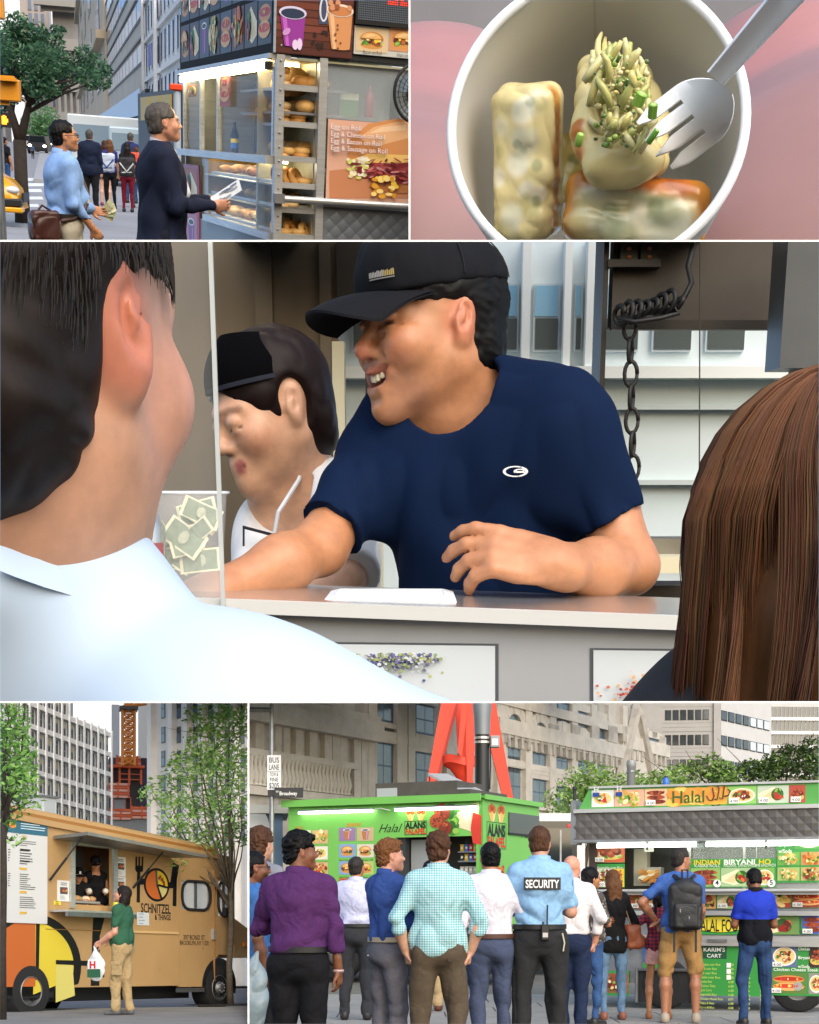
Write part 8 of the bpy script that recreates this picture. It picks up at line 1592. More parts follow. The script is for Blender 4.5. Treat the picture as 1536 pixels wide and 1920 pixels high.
# ================================================================ set: breakfast cart on a city street
use('street')
SZ=-1.5
def sg_(px,Y):q=at(px,275,Y);return Vector((q.x,q.y,SZ))
struct('road',MB().bx(-40,40,8,700,SZ-.4,SZ),mat('street_asphalt','#7b7e84',.8,noise=(.8,.15),bump=(25,.25,.01)))
struct('sidewalk',MB().add([(p.x,p.y,SZ+.12)for p in(sg_(60,60),sg_(150,60),sg_(118,420),sg_(80,420))]+[(p.x,p.y,SZ+.004)for p in(sg_(60,60),sg_(150,60),sg_(118,420),sg_(80,420))],[(0,1,2,3),(0,4,5,1),(1,5,6,2),(2,6,7,3),(3,7,4,0)]),mat('sidewalk_grey','#8e9197',.85,noise=(.5,.08)))
for k,(y,x1)in enumerate(((336,118),(346,88),(357,80),(371,82),(385,74))): # crossing stripes
 a,b,c,d=(on(x,yy,SZ)for x,yy in((-30,y+3.4),(x1,y+3.4),(x1-3,y-2.2),(-30,y-2.2)));up=Vector((0,0,.004));s_=struct('road_marking',MB().add([a+up,b+up,c+up,d+up],[(0,1,2,3)]),mat('worn_white_paint','#c3c8cc',.7,noise=(3,.1,'#8f949a',.62,4)))
struct('sky',MB().quad(at(-400,600,480),at(900,600,480),at(900,-500,480),at(-400,-500,480)),mat('bright_sky','#000000'))
# --- buildings along the right side of the street
UD=at(122,275,1);UD=Vector((UD.x,UD.y,0))
def fb(px,Y,label,name='building'):q=sg_(px,Y);t=thing(name,label,'building',q);f=Face(Vector((q.x,q.y,0)),-UD,q);return t,f
M_G1=mat('white_stone_front','#d3d2d2',.7,noise=(.2,.06));M_G2=mat('grey_brick_front','#b8b0a6',.8,noise=(.3,.1));M_G3=mat('buff_front','#bdae98',.8,noise=(.3,.1));M_G4=mat('dim_stone_front','#8f8d8d',.85,noise=(.2,.12))
M_WD=mat('street_window','#3d4550',.12,spec=.8,noise=(.2,.3));M_WB=mat('painted_sky_pane','#e8e0c4',.15,spec=.9,noise=(.05,.12))  # M_WB has the bright sky reflection painted into its base colour
def rows(f,t,a0,a1,z0,dz,n,wpitch,ww,wh,m_,frame=None,off=.02,maxn=260):
 k=int((a1-a0)/wpitch);wm=None;c=0
 for j in range(n):
  for i in range(k):
   a=a0+(i+.5)*wpitch;w=ob('window',f.box(MB(),a-ww/2,a+ww/2,z0+j*dz,z0+j*dz+wh,.002,off),frame or M_BLACK,t);ob('pane',f.box(MB(),a-ww*.42,a+ww*.42,z0+j*dz+wh*.06,z0+j*dz+wh*.94,off+.001,off+.05),m_,w);c+=1
   if c>maxn:return
def A1(f,px,y=200):return f.az(px,y)[0]
t,f=fb(275,88,'white stone building with a regular grid of tall windows beside the cart');a0,a1=0,A1(f,352)
ob('wall',f.box(MB(),-.0,a1,SZ,30,-6,0),M_G1,t);dz=1.65
rows(f,t,.6,a1,SZ+1.2,dz,8,2.6,1.1,1.15,M_WD,mat('white_frame','#c9ccd4',.5))
for j in range(9):ob('cornice',f.box(MB(),-.1,a1,SZ+.85+j*dz,SZ+1.0+j*dz,.001,.15),M_G1,t)
for px in(276,300):ob('pilaster',f.box(MB(),A1(f,px),A1(f,px)+.9,SZ,30,.151,.25),M_G1,t)
ob('banner',f.box(MB(),A1(f,292),A1(f,292)+1.6,f.az(292,125)[1],f.az(292,85)[1],.26,.3),mat('violet_banner','#5a5fb0',.7),t)
t,f=fb(200,176,'grey office building with bright mirror ribbon windows and a dark entrance canopy');a1=A1(f,274)
ob('wall',f.box(MB(),0,a1,SZ,60,-8,0),M_G2,t);L_=a1
for j in range(9):
 z=SZ+5.2+j*2.05;br=j>=3
 w=ob('ribbon_window',f.box(MB(),1.5,a1-.8,z,z+.95,.002,.06),mat('ribbon_frame','#77726e',.6),t);n=14
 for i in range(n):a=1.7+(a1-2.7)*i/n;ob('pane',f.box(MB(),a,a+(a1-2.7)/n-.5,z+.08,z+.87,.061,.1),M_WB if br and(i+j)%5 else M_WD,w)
 ob('floor_band',f.box(MB(),0,a1,z+1.12,z+1.22,.002,.12),mat('grey_band','#86827e',.7),t)
cz=f.az(240,205)[1]
tl=Vector(t.location);g=MB();p=[at(165,231,140)-tl,at(262,203,84)-tl,at(262,165,86)-tl,at(212,203,140)-tl];q=[v-Vector((0,0,.3))for v in p];g.add(p+q,[(0,1,2,3),(7,6,5,4),(0,4,5,1),(1,5,6,2),(2,6,7,3),(3,7,4,0)]);ob('canopy',g,mat('canopy_glass','#a4abae',.25,.3),t)
g=MB();p=[at(163,238,139)-tl,at(272,234,83)-tl,at(272,166,83)-tl,at(224,222,110)-tl];q=[v+Vector((.5,.2,0))for v in p];g.add(p+q,[(0,1,2,3),(7,6,5,4),(0,4,5,1),(1,5,6,2),(2,6,7,3),(3,7,4,0)]);ob('canopy_side',g,mat('canopy_dark','#2c3038',.5),t)
ob('entrance',f.box(MB(),A1(f,222),A1(f,275),SZ,f.az(250,238)[1],.002,.2),mat('dim_entrance','#33363b',.4),t)
t,f=fb(153,420,'buff masonry building with small windows further along the street');a1=A1(f,200)
ob('wall',f.box(MB(),0,a1,SZ,110,-10,0),M_G3,t);rows(f,t,4,a1,SZ+6,5.2,12,a1/5.2,a1/11,3.3,M_WD,mat('buff_frame','#8d8072',.7))
for j in(1,4,8):ob('cornice',f.box(MB(),0,a1,SZ+4.6+j*5.2,SZ+5.3+j*5.2,.001,.8),M_G3,t)
def block(px0,px1,ytop,Y,label,m_,win=None,cols=4):
 a,b=at(px0,275,Y),at(px1,275,Y);t=thing('building',label,'building',(a.x,a.y,SZ));f=Face(Vector((a.x,a.y,0)),(1,0,0),t.location);zt=f.az((px0+px1)/2,ytop)[1];w=b.x-a.x
 ob('wall',f.box(MB(),0,w,SZ,zt,-10,0),m_,t);return t,f,w,zt
t,f,w,zt=block(108,156,-30,440,'dim stone tower with engaged columns and a heavy cornice in the street',M_G4)
for k in range(4):ob('column',MB().lathe([(w*.07,0),(w*.065,zt*.55),(w*.075,zt*.56)],10,f.pt(w*(.15+.23*k),f.az(130,240)[1],.5)),mat('column_stone','#9b9996',.8),t,60)
for y,pj in((15,4),(24,2.5),(95,1.2),(172,1.2),(232,1.2)):z=f.az(130,y)[1];ob('cornice',f.box(MB(),-pj,w+.5,z,z+2.5,.001,pj),mat('column_stone','#9b9996'),t)
t,f,w,zt=block(50,100,-30,450,'pale tower block with a narrow row of windows far down the street',mat('pale_tower','#b5aaa6',.8,noise=(.1,.06)))
for k in range(3):
 for j in range(9):z=f.az(75,20+j*26)[1];ob('window',f.box(MB(),w*(.3+.22*k),w*(.42+.22*k),z,z+2.4,.002,.2),mat('far_window','#7f8ea3',.2),t)
t,f,w,zt=block(84,110,60,455,'warm sunlit facade closing the end of the street',mat('warm_far_front','#d9c6a6',.8,noise=(.1,.1)))
for k in range(3):
 for j in range(6):z=f.az(97,80+j*30)[1];ob('window',f.box(MB(),w*(.12+.3*k),w*(.3+.3*k),z,z+2.6,.002,.2),mat('far_window','#7f8ea3'),t)
t,f,w,zt=block(-40,12,60,330,'dim building behind the big forked tree',mat('left_far_front','#8d8f94',.8,noise=(.1,.1)))
for k in range(4):
 for j in range(5):z=f.az(-10,90+j*32)[1];ob('window',f.box(MB(),w*(.06+.24*k),w*(.2+.24*k),z,z+2,.002,.2),mat('far_window','#7f8ea3'),t)
 # far vehicles, trees and walkers
def car(px,Y,label,c,w=1.75,hgt=1.45,lights=True):
 t=thing('parked_car' if not lights else 'car',label,'car',sg_(px,Y),0,'vehicles far down the street');m_=mat('car'+c.strip('#'),c,.3,coat=.4)
 prof=[(-w/2,.25),(-w/2,.75),(-w*.45,.9),(-w*.36,hgt),(w*.36,hgt),(w*.45,.9),(w/2,.75),(w/2,.25)]
 ob('body',MB().prism(prof,(0,0,0),(1,0,0),(0,0,1),(0,4.2,0)),m_,t);ob('windscreen',MB().flat([(-w*.4,.93),(w*.4,.93),(w*.33,hgt-.08),(-w*.33,hgt-.08)],(0,-.01,0),(1,0,0),(0,0,1)),M_GLASSD,t)
 for s in(-1,1):ob('headlight',MB().ell((s*w*.36,-.02,.66),(.16,.05,.1),10,6),mat('lit_headlight','#ffffff',.3,emit=('#fff0d0',4))if lights else M_STEEL,t);ob('wheel',MB().lathe([(0,.1),(.3,.1),(.32,0),(.3,-.12),(0,-.12)],14,(s*w*.42,.6,.31),(1,0,0)),M_RUBBER,t,60)
 ob('bumper',MB().bx(-w*.46,w*.46,-.06,-.001,.3,.5),M_BLACK,t)
car(84,190,'dark car with lit headlights far down the street','#2a2b30');car(70,150,'second dark car with lit headlights, nearer the tree','#34343c');car(96,230,'silver car beyond the dark cars','#9a9da3');car(55,170,'pale car behind the tree trunk','#b9bcc0')
q=sg_(188,70);bs=thing('bus','white bus standing behind the queue under the canopy','bus',q)
ob('body',MB().bx(-1.3,1.6,0,9,.35,2.35,.05),mat('bus_white','#c3ccd2',.35),bs);ob('windscreen',MB().bx(-1.05,1.35,-.03,-.001,1.2,2.0),mat('bus_glass','#7e93a3',.1),bs);ob('bumper',MB().bx(-1.25,1.55,-.08,-.031,.4,.62),M_BLACK,bs)
for x in(-.9,1.2):ob('wheel',MB().lathe([(0,.1),(.36,.1),(.38,0),(.36,-.12),(0,-.12)],14,(x,.8,.37),(1,0,0)),M_RUBBER,bs,60);ob('headlight',MB().ell((x,-.05,.75),(.14,.05,.1),8,6),M_STEEL,bs)
q=sg_(236,62);bs=thing('van','pale blue grey van behind the queue beside the suited man','van',q);ob('body',MB().bx(-.6,.75,0,5,.3,1.95,.06),mat('pale_van','#a9bcc9',.35),bs);ob('rear_window',MB().bx(-.48,.62,-.03,-.001,1.2,1.75),mat('bus_glass','#7e93a3'),bs)
for x in(-.45,.6):ob('wheel',MB().lathe([(0,.1),(.3,.1),(.32,0),(.3,-.12),(0,-.12)],14,(x,.7,.31),(1,0,0)),M_RUBBER,bs,60)
for lb,px,Y,pts,n,sd in(('distant green street tree in the middle of the avenue',74,200,[(62,235,1.6),(75,215,1.7),(85,235,1.6),(68,250,1.4),(80,252,1.4)],1500,3),('distant street tree with a narrow crown against the end facade',92,260,[(95,215,1.4),(90,235,1.4),(98,240,1.2)],700,4)):
 b=sg_(px,Y);t=thing('tree',lb,'tree',b,0,'trees far down the street');cl=[(at(x,y,Y)-b)for x,y,r in pts];rng=random.Random(sd);ob('trunk',limbs(MB(),(0,0,0),(0,0,2),.2,[tuple(c)for c in cl],rng,2),M_BARK,t,180);ob('crown',foliage_mesh('crown',n,[(c.x,c.y,c.z,pts[i][2])for i,c in enumerate(cl)],1,.22,sd,('#6d9a6a','#86b07c','#5a8a5c')),leafmat(),t)
 # the big tree on the left
tb=sg_(36,32);t=thing('street_tree','big dark leaved street tree with a forked trunk','tree',tb);D_=tb.y
def rel(px,py,dy=0.0):return at(px,py,D_+dy)-tb
cl=[(30,45,.26),(15,75,.34),(60,70,.34),(90,85,.3),(40,105,.4),(10,125,.38),(75,115,.36),(105,120,.32),(130,135,.28),(160,105,.22),(180,125,.24),(165,145,.24),(190,150,.2),(200,130,.12),(50,145,.34),(20,165,.32),(75,160,.28),(95,165,.2),(5,95,.34),(60,185,.16),(120,165,.12),(110,60,.14),(0,190,.26)]
rng=random.Random(5);tips=[rel(x,y,rng.uniform(-.7,.7))for x,y,r in cl];tr_=MB();F0=rel(37,262);tr_.tube([(0,0,0),tuple(F0*.5),tuple(F0)],[.15,.125,.12],12)
for e in(rel(16,190),rel(58,180)):tr_.tube([tuple(F0-Vector((0,0,.02))),tuple(F0.lerp(e,.45)+Vector((0,0,-.03))),tuple(e)],[.1,.075,.05],9)
for i,q in enumerate(tips):e=rel(16,190)if cl[i][0]<38 else rel(58,180);s_=F0.lerp(e,rng.uniform(.6,1));m_=s_.lerp(q,.5)+Vector((rng.uniform(-.1,.1),rng.uniform(-.1,.1),.08));tr_.tube([s_,m_,q],[.035,.022,.007],6)
ob('trunk',tr_,mat('dark_bark','#2f2722'),t,180);ob('crown',foliage_mesh('crown',9000,[(q.x,q.y,q.z,cl[i][2])for i,q in enumerate(tips)],.3,.05,6,('#3b6048','#4c7454','#2f5240','#5d8560'),.85),leafmat(),t)
# pedestrian signals
q=at(14,190,18);sp=thing('pedestrian_signal','yellow pedestrian signal housing in front of the big dark tree','signal',(q.x,q.y,SZ));b0=at(14,190,18)-Vector((q.x,q.y,SZ));b1=at(37,150,18)-Vector((q.x,q.y,SZ));M_YEL=mat('signal_yellow','#d98f1e',.45)
ob('pole',MB().tube([(-.13,.08,0),(-.13,.08,b1.z+.3)],.04,10),M_STEELD,sp,60);ob('housing',MB().bx(-.16,b1.x,-.08,.12,b0.z,b1.z,.012),M_YEL,sp);ob('visor',MB().bx(-.17,b1.x-.02,-.16,-.081,b1.z-.02,b1.z+.01),M_YEL,sp);ob('bracket',MB().bx(-.10,.02,-.03,.05,b0.z-.035,b0.z-.001),M_YEL,sp);ob('top_cap',MB().bx(-.16,.08,-.05,.08,b1.z+.011,b1.z+.03),M_YEL,sp)
q=at(8,225,45);sp=thing('pedestrian_signal','small far pedestrian signal showing a lit orange hand','signal',(q.x,q.y,SZ));z=(at(8,225,45)-q).z+q.z-SZ;ob('pole',MB().tube([(-.1,.1,0),(-.1,.1,z+.4)],.04,8),M_STEELD,sp);ob('housing',MB().bx(-.16,.16,0,.2,z-.17,z+.17),M_BLACK,sp);hm=MB().paint('#ff8a2a');hm.bx(-.06,.06,-.012,-.002,z-.1,z+.02)
for k in range(4):hm.bx(-.06+k*.032,-.06+k*.032+.024,-.012,-.002,z+.021,z+.09+(.02 if k in(1,2)else 0))
hm.bx(.065,.095,-.012,-.002,z-.05,z+.03);ob('hand_symbol',hm,mat('lit_hand','#ff8020',.4,emit=('#ff7a1a',3)),sp)
q=at(0,30,16);sp=thing('traffic_light','yellow traffic light housing high above the pedestrian signal','traffic light',(q.x,q.y,SZ));z0,z1=at(0,36,16).z-SZ,at(0,-20,16).z-SZ;ob('housing',MB().bx(-.2,.036,-.05,.1,z0,z1,.01),M_YEL,sp);ob('pole',MB().tube([(-.2,.15,0),(-.2,.15,z1)],.05,8),M_STEELD,sp)
# taxi nose
q=sg_(6,31);tx=thing('taxi','yellow taxi with only its front end showing by the crossing','taxi',q);M_TX=mat('taxi_yellow','#d59a12',.3,coat=.5)
sec=[(-.2,.30,.62,.10),(.0,.28,.70,.0),(.18,.27,.69,-.12),(.32,.29,.62,-.2),(.36,.33,.52,-.22)]
px_=lambda v:v
def nose(y0):return[[(x-.03,y0+yy,z0),(x,y0+yy*.2-.02,(z0+z1)/2),(x-.02,y0+yy,z1)]for x,z0,z1,yy in sec]
g=MB();rows_=[]
for x,zt_ in((-1.6,.98),(-.9,.95),(-.45,.93),(-.1,.86),(.15,.74),(.29,.6),(.33,.45)):rows_.append([(x,-.75,.28),(x+.02,-.82,.45),(x,-.8,max(.46,zt_-.14)),(x-.03,-.62,zt_),(x-.05,0,zt_+.03),(x-.05,.7,zt_)])
g.grid(rows_);g.grid([rows_[-1],[(.33,p[1],.28)for p in rows_[-1]]]);ob('body',g,M_TX,tx,50)
ob('bonnet_stripe',MB().bx(-.9,-.3,-.835,-.825,.62,.66),M_BLACK,tx);ob('headlight',MB().ell((.2,-.74,.6),(.13,.1,.065),12,8),mat('headlight_glass','#c9ced2',.1,spec=.9),tx,180);ob('bumper',MB().bx(-.15,.36,-.84,-.5,.33,.47,.03),M_BLACK,tx);ob('lower_bumper',MB().bx(-.2,.38,-.86,-.5,.24,.325,.02),M_TX,tx);ob('grille',MB().bx(.335,.37,-.5,.5,.4,.55),M_BLACK,tx)
ob('wheel',MB().lathe([(0,.08),(.2,.1),(.31,.1),(.33,.03),(.33,-.1),(0,-.1)],22,(-.55,-.72,.33),(0,-1,0)),M_RUBBER,tx,50)
# --- the breakfast cart
c0=at(515,275,11.5);cz_=at(343,275,15.3);root=thing('breakfast_cart','steel breakfast cart with lit bagel shelves, pastry cases and printed food signs','food cart',(c0.x,c0.y,SZ));L=root.location
Fa=Face(Vector((c0.x,c0.y,0)),Vector((cz_.x-c0.x,cz_.y-c0.y,0)),L);Fb=Face(Vector((c0.x,c0.y,0)),(.985,.17,0),L)
AE=Fa.az(343,275)[0];BE=Fb.az(800,275)[0]
za=lambda px,py:Fa.az(px,py)[1]
zbb=lambda py,px=560:Fb.az(px,py)[1]
zc0=zbb(100,520);zc1=zbb(-40,520);zsh=Fa.az(505,292)[1];zba=zbb(450)-.7
M_DIA=mat('diamond_steel','#6c7178',.5,.5,noise=(2,.2));M_LITS=mat('case_lining','#b5b2a4',.4,.5)
# left side: canopy with dark pictures
cn=ob('canopy',Fa.box(MB(),.0,AE,zc0,zc1,-.1,.02),mat('canopy_black','#1c1715',.7,spec=.1),root);rr=random.Random(3);n=8
for i in range(n):
 for j in range(2):
  a0,a1=.06+(AE-.1)*i/n,.06+(AE-.1)*(i+.93)/n;z0=zc0+.06+j*.30;g=MB();food(g,Fa,a0,a1,z0,z0+.27,.022,rr.choice(('drink','hotdog','burger','mix','drink','wrap')),rr.choice(('#3a2a22','#2c2422','#4a3026','#33404a')),80+i*2+j);ob('menu_picture',g,M_INK,cn)
ob('canopy_trim',Fa.box(MB(),.0,AE+.02,zc0-.03,zc0-.001,-.1,.05),M_STEEL,root);ob('canopy_front',Fb.box(MB(),-.02,BE,zc0,zc1,-.3,-.001),M_BLACK,root)
for a0,a1 in((.25,1.9),(1.98,AE-.02)):tb_=ob('light_tube',Fa.box(MB(),a0,a1,zc0-.085,zc0-.045,-.02,.03),mat('warm_tube','#ffffff',.4,emit=('#fff0c0',9)),root);ob('tube_end',Fa.box(MB(),a0-.05,a0-.001,zc0-.09,zc0-.04,-.02,.03),M_STEELD,tb_)
# carcass
ob('far_wall',Fa.box(MB(),.0,AE,zba,zc0,-1.35,-1.3),mat('cart_back','#2f2a24',.6,.0,noise=(2,.2)),root);ob('end_wall',Fa.box(MB(),AE-.04,AE,zba,zc0-.03,-1.29,-.02),M_STEEL,root);ob('ceiling',Fa.box(MB(),0,AE-.05,zc0-.031,zc0-.02,-1.29,-.11),mat('cart_ceiling','#a9a486',.4,.4),root)
zlow=za(480,428)
ob('base_panel',Fa.box(MB(),.02,AE,zba,zlow-.05,-.5,-.02),mat('base_grey','#868c92',.5,.3),root);pk=ob('base_print',Fa.box(MB(),AE-.8,AE,zba,zsh-.12,-.019,-.005),mat('pink_print','#b0607a',.5),root);g=MB();food(g,Fa,AE-.75,AE-.05,zba+.75,zsh-.15,-.003,'wrap','#a8502e',7);food(g,Fa,AE-.75,AE-.1,zba+.35,zba+.7,-.003,'drink','#b56a86',8);ob('picture',g,M_INK,pk)
for px in(345,376,408,512):a=Fa.az(px,220)[0];ob('post',Fa.box(MB(),a-.025,a+.025,zsh,zc0-.09,-.03,.005),M_STEEL,root)
ob('shelf_rail',Fa.box(MB(),.02,AE,zsh-.05,zsh,-.05,.06),M_STEEL,root)
gl=ob('side_glass',Fa.box(MB(),.04,Fa.az(409,220)[0],zsh+.002,zc0-.1,-.022,-.016),mat('side_glass','#3c4248',.08,alpha=.22,spec=.35),root)
ob('dark_window_board',Fa.box(MB(),Fa.az(408,220)[0]+.05,Fa.az(378,220)[0],zsh+.01,zc0-.1,-.5,-.45),mat('dark_inside','#17140f',.7),root);ob('rear_glass',Fa.box(MB(),Fa.az(374,220)[0],AE-.05,zsh+.002,zc0-.1,-.022,-.016),MATS['side_glass'],root)  # near-black board behind the open window, its shade put into the colour
def pr(face,x0,y0,x1,y1,kind,bg,seed,off,parent,name='picture'):r_=face.rect(x0,y0,x1,y1);g=MB();food(g,face,*r_,off,kind,bg,seed);return ob(name,g,M_INK,parent)
pr(Fa,414,138,434,200,'hotdog','#a8402e',5,.006,root);pr(Fa,350,160,366,182,'bowl','#8a5a3a',6,-.012,root)
ob('inside_shelf',Fa.box(MB(),.05,Fa.az(436,200)[0],za(480,168),za(480,168)+.015,-.5,-.06),M_STEELD,root);ob('inside_shelf',Fa.box(MB(),.05,Fa.az(436,200)[0],za(480,212),za(480,212)+.015,-.5,-.06),M_STEELD,root)
BAG=('#c9924a','#d6a660','#b9803a','#dcb67c')
def bagel(loc,r_,ax,seed,parent=root):
 rs=random.Random(seed);c=rs.choice(BAG);g=MB().paint(c);ax=Vector(ax).normalized();q=Vector((0,0,1)).rotation_difference(ax).to_matrix();P=[]
 for i in range(14):
  t=2*math.pi*i/14;P.append([loc+q@Vector(((r_*.62+r_*.40*math.cos(s))*math.cos(t),(r_*.62+r_*.40*math.cos(s))*math.sin(t),r_*.36*math.sin(s)))for s in np.linspace(0,2*math.pi,9,endpoint=False)])
 P.append(P[0]);return ob('bagel',g.grid(P,wrap=True),mat('baked_crust',vc=True,rough=.5,noise=(35,.18),bump=(40,.2,.004)),parent,180)
for k,(px,py,r_)in enumerate(((464,145,.075),(474,140,.08),(486,136,.085),(497,140,.085),(470,158,.085),(484,156,.09),(498,156,.09),(455,172,.06),(448,205,.06),(460,208,.06))):p=Fa.P(px,py,-.2);ob('bread_roll',MB().paint(BAG[k%4]).ell(p,(r_*1.25,r_*1.1,r_*.75),12,8),mat('baked_crust',vc=True),root,180)
rs=random.Random(12)
for k in range(26):
 lv=k%3;a=.1+rs.random()*(Fa.az(440,200)[0]-.2);z=(za(480,168)+.05,za(480,212)+.05,zsh+.06)[lv];ob('bread_roll',MB().paint(BAG[k%4]).ell(Fa.pt(a,z,-.16-.2*rs.random()),(rs.uniform(.06,.1),rs.uniform(.05,.07),.045),10,7),mat('baked_crust',vc=True),root,180)
 # pale sheets added inside the glass to imitate reflections
for k,(x0,y0,x1,y1)in enumerate(((440,225,450,270),(452,222,462,272))):r_=Fa.rect(x0,y0,x1,y1);ob('pale_sheet',Fa.box(MB(),*r_,-.25,-.245),mat('paper','#d5d3cb'),root)
bt=Fa.P(399,283,-.18)+Vector(L);t=thing('drink_bottle','small dark bottle with a blue and yellow label in the cart window','bottle',bt);ob('bottle_body',MB().lathe([(.03,0),(.032,.13),(.012,.19),(.012,.22),(0,.22)],12),mat('dark_bottle','#1f1611',.2),t,60);ob('label',MB().paint('#2a62b0').lathe([(.0325,.03),(.0325,.07)],12).paint('#d9c23a').lathe([(.0327,.07),(.0327,.1)],12),M_PAINTV,t)
# pastry case: three lit shelves behind sloping glass
a0,a1=.06,Fa.az(384,340)[0];tops=(za(470,303),za(470,342),za(470,386));bots=(za(470,338),za(470,380),zlow)
cs=ob('pastry_case',Fa.box(MB(),a0,a1,zlow-.04,zsh-.06,-.52,-.45),M_LITS,root)
for j in range(3):
 z=bots[j];ob('case_shelf',Fa.box(MB(),a0,a1,z-.012,z,-.449,-.0),M_LITS,cs);ob('shelf_light',Fa.box(MB(),a0+.05,a1-.05,tops[j]+.005,tops[j]+.022,-.12,-.09),mat('case_tube','#ffffff',.4,emit=('#fff4d6',5)),cs);ob('tray',Fa.box(MB(),a0+.1,a1-.1,z+.001,z+.02,-.4,-.04),M_STEEL,cs);rs=random.Random(j)
 for i in range(26):
  a=a0+.2+(a1-a0-.4)*rs.random();d=-.08-.28*rs.random();p=Fa.pt(a,z+.045+rs.random()*.02,d);an=rs.uniform(0,3);ob('pastry',MB().paint(rs.choice(BAG+('#e0c890','#a8682c'))).ell(p,(rs.uniform(.05,.085),rs.uniform(.035,.055),.03),9,6,Matrix.Rotation(an,4,'Z')),mat('baked_crust',vc=True),cs,180)
ob('case_glass',Fa.box(MB(),a0,a1,zlow,zsh-.07,-.006,.0),glass('case_glass','#e9f0f2',.12),cs);ob('case_frame',Fa.box(MB(),a0,a1,zlow-.05,zlow-.001,-.02,.02),M_STEEL,cs);ob('end_cover',Fa.box(MB(),a1+.001,a1+.3,zlow,zsh-.06,-.5,-.03),mat('amber_end','#8a6a2a',.3,.3),cs)
# front: corner post, bagel rack
aR0,aR1=.0,Fb.az(609,275)[0];zr0=zbb(447)
for a in(.0,aR1-.055):ob('rack_post',Fb.box(MB(),a,a+.055,zba+.1,zc0-.005,-.06,.02),M_STEEL,root)
for k in range(14):ob('rivet',MB().ell(Fb.pt(.028,zr0+.05+k*.085,.022),(.008,.006,.008),7,5),M_STEELD,root)
rk=ob('rack_back',Fb.box(MB(),.03,aR1-.03,zr0-.3,zc0,-.75,-.7),mat('rack_back','#b5ae90',.45,.2,noise=(3,.15)),root);ob('rack_side',Fb.box(MB(),aR1-.06,aR1-.05,zr0-.3,zc0-.02,-.69,-.07),MATS['rack_back'],rk)
ob('rack_light',Fb.box(MB(),.1,aR1-.1,zc0-.05,zc0-.03,-.45,-.4),mat('warm_tube','#ffffff'),rk)
ys=(163,232,297,347,393,444)
for j,y in enumerate(ys):z=zbb(y);s_=ob('rack_shelf',Fb.box(MB(),.056,aR1-.056,z-.018,z,-.69,-.01),M_STEEL,rk);ob('shelf_lip',Fb.box(MB(),.056,aR1-.056,z-.024,z+.012,-.009,.0),M_STEEL,s_)
for j,items in enumerate(((('f',536,156),('f',536,143),('f',536,130)),(('f',537,225),('f',537,211),('f',537,197),('f',566,226),('f',567,217)),(('f',535,293),('f',545,283),('f',574,284),('f',572,293)),(('e',528,330),('e',545,331),('e',562,333),('f',578,341)),(('f',536,387),('f',552,384)),(('e',525,432),('f',540,436),('e',552,432),('f',566,437),('e',578,436)))):
 for i,(kd,px,py)in enumerate(items):bagel(Fb.P(px,py,-.14),.062,(0,0,1)if kd=='f' else(rr.uniform(-.4,.4)+.6,-.5,.3),j*10+i)
for j in range(6):
 for i in range(3):bagel(Fb.pt(.11+i*.09,zbb(ys[j])+.025,-.35),.055,(0,0,1),70+j*3+i)
 # front right: window, signs, poster, rail, quilted steel
r_=Fb.rect(616,106,800,222);ob('window_glass',Fb.box(MB(),*r_,-.03,-.024),glass('front_glass','#d3dcdf',.22),root);ob('window_back',Fb.box(MB(),r_[0]-.01,r_[1],r_[2]-.3,r_[3]+.05,-.9,-.85),mat('window_inside','#8f9489',.5,.2,noise=(2,.25)),root);q=Fb.rect(636,112,680,165);ob('white_panel',Fb.box(MB(),*q,-.6,-.58),mat('inside_white','#c3c9cc',.5),root);q=Fb.rect(640,108,740,120);ob('hood',Fb.box(MB(),*q,-.7,-.4),mat('hood_yellow','#a9a058',.4,.4),root)
kt=Fb.P(700,220,-.12)+Vector(L);t=thing('ketchup_bottle','red ketchup squeeze bottle standing in the cart window','bottle',kt);ob('bottle_body',MB().lathe([(.032,0),(.034,.01),(.034,.13),(.016,.16)],16),mat('ketchup_red','#8e1420',.3),t,60);ob('nozzle',MB().lathe([(.016,.161),(.014,.17),(.005,.2),(0,.2)],12),MATS['ketchup_red'],t,60)
bx_=Fb.P(662,220,-.16)+Vector(L);t=thing('tea_box','green and white carton standing in the cart window','carton',bx_);ob('carton',MB().bx(-.06,.07,-.04,.05,0,.105),mat('carton_green','#3f7a3a',.5),t);ob('lid',MB().quad((-.06,-.04,.106),(.07,-.04,.106),(.08,.05,.15),(-.05,.05,.15)),mat('carton_white','#c3cba9',.5),t)
fn=Fb.P(775,175,.06)+Vector(L);t=thing('fan','black wire guard fan hanging over the cart window','fan',fn);rf=(Fb.P(735,175,.06)-Fb.P(775,175,.06)).length;u_,z_=Fb.u,Vector((0,0,1));zk=.92
for rr_,th in((1.0,.012),(.82,.003),(.64,.003),(.46,.003),(.28,.003)):ob('guard_ring',MB().tube([u_*(math.cos(q)*rf*rr_)+z_*(math.sin(q)*rf*rr_*1.15)+Fb.n*(.05*(1-rr_))for q in np.linspace(0,2*math.pi,33)],th,6),M_BLACK,t,180)
g=MB().paint('#141416')
for k in range(28):q=2*math.pi*k/28;g.tube([u_*(math.cos(q)*rf)+z_*(math.sin(q)*rf*1.15),u_*(math.cos(q+.2)*rf*.2)+z_*(math.sin(q+.2)*rf*.23)+Fb.n*.05],.0022,4)
ob('guard_wires',g,M_PAINTV,t);g=MB().paint('#8fa3b5')
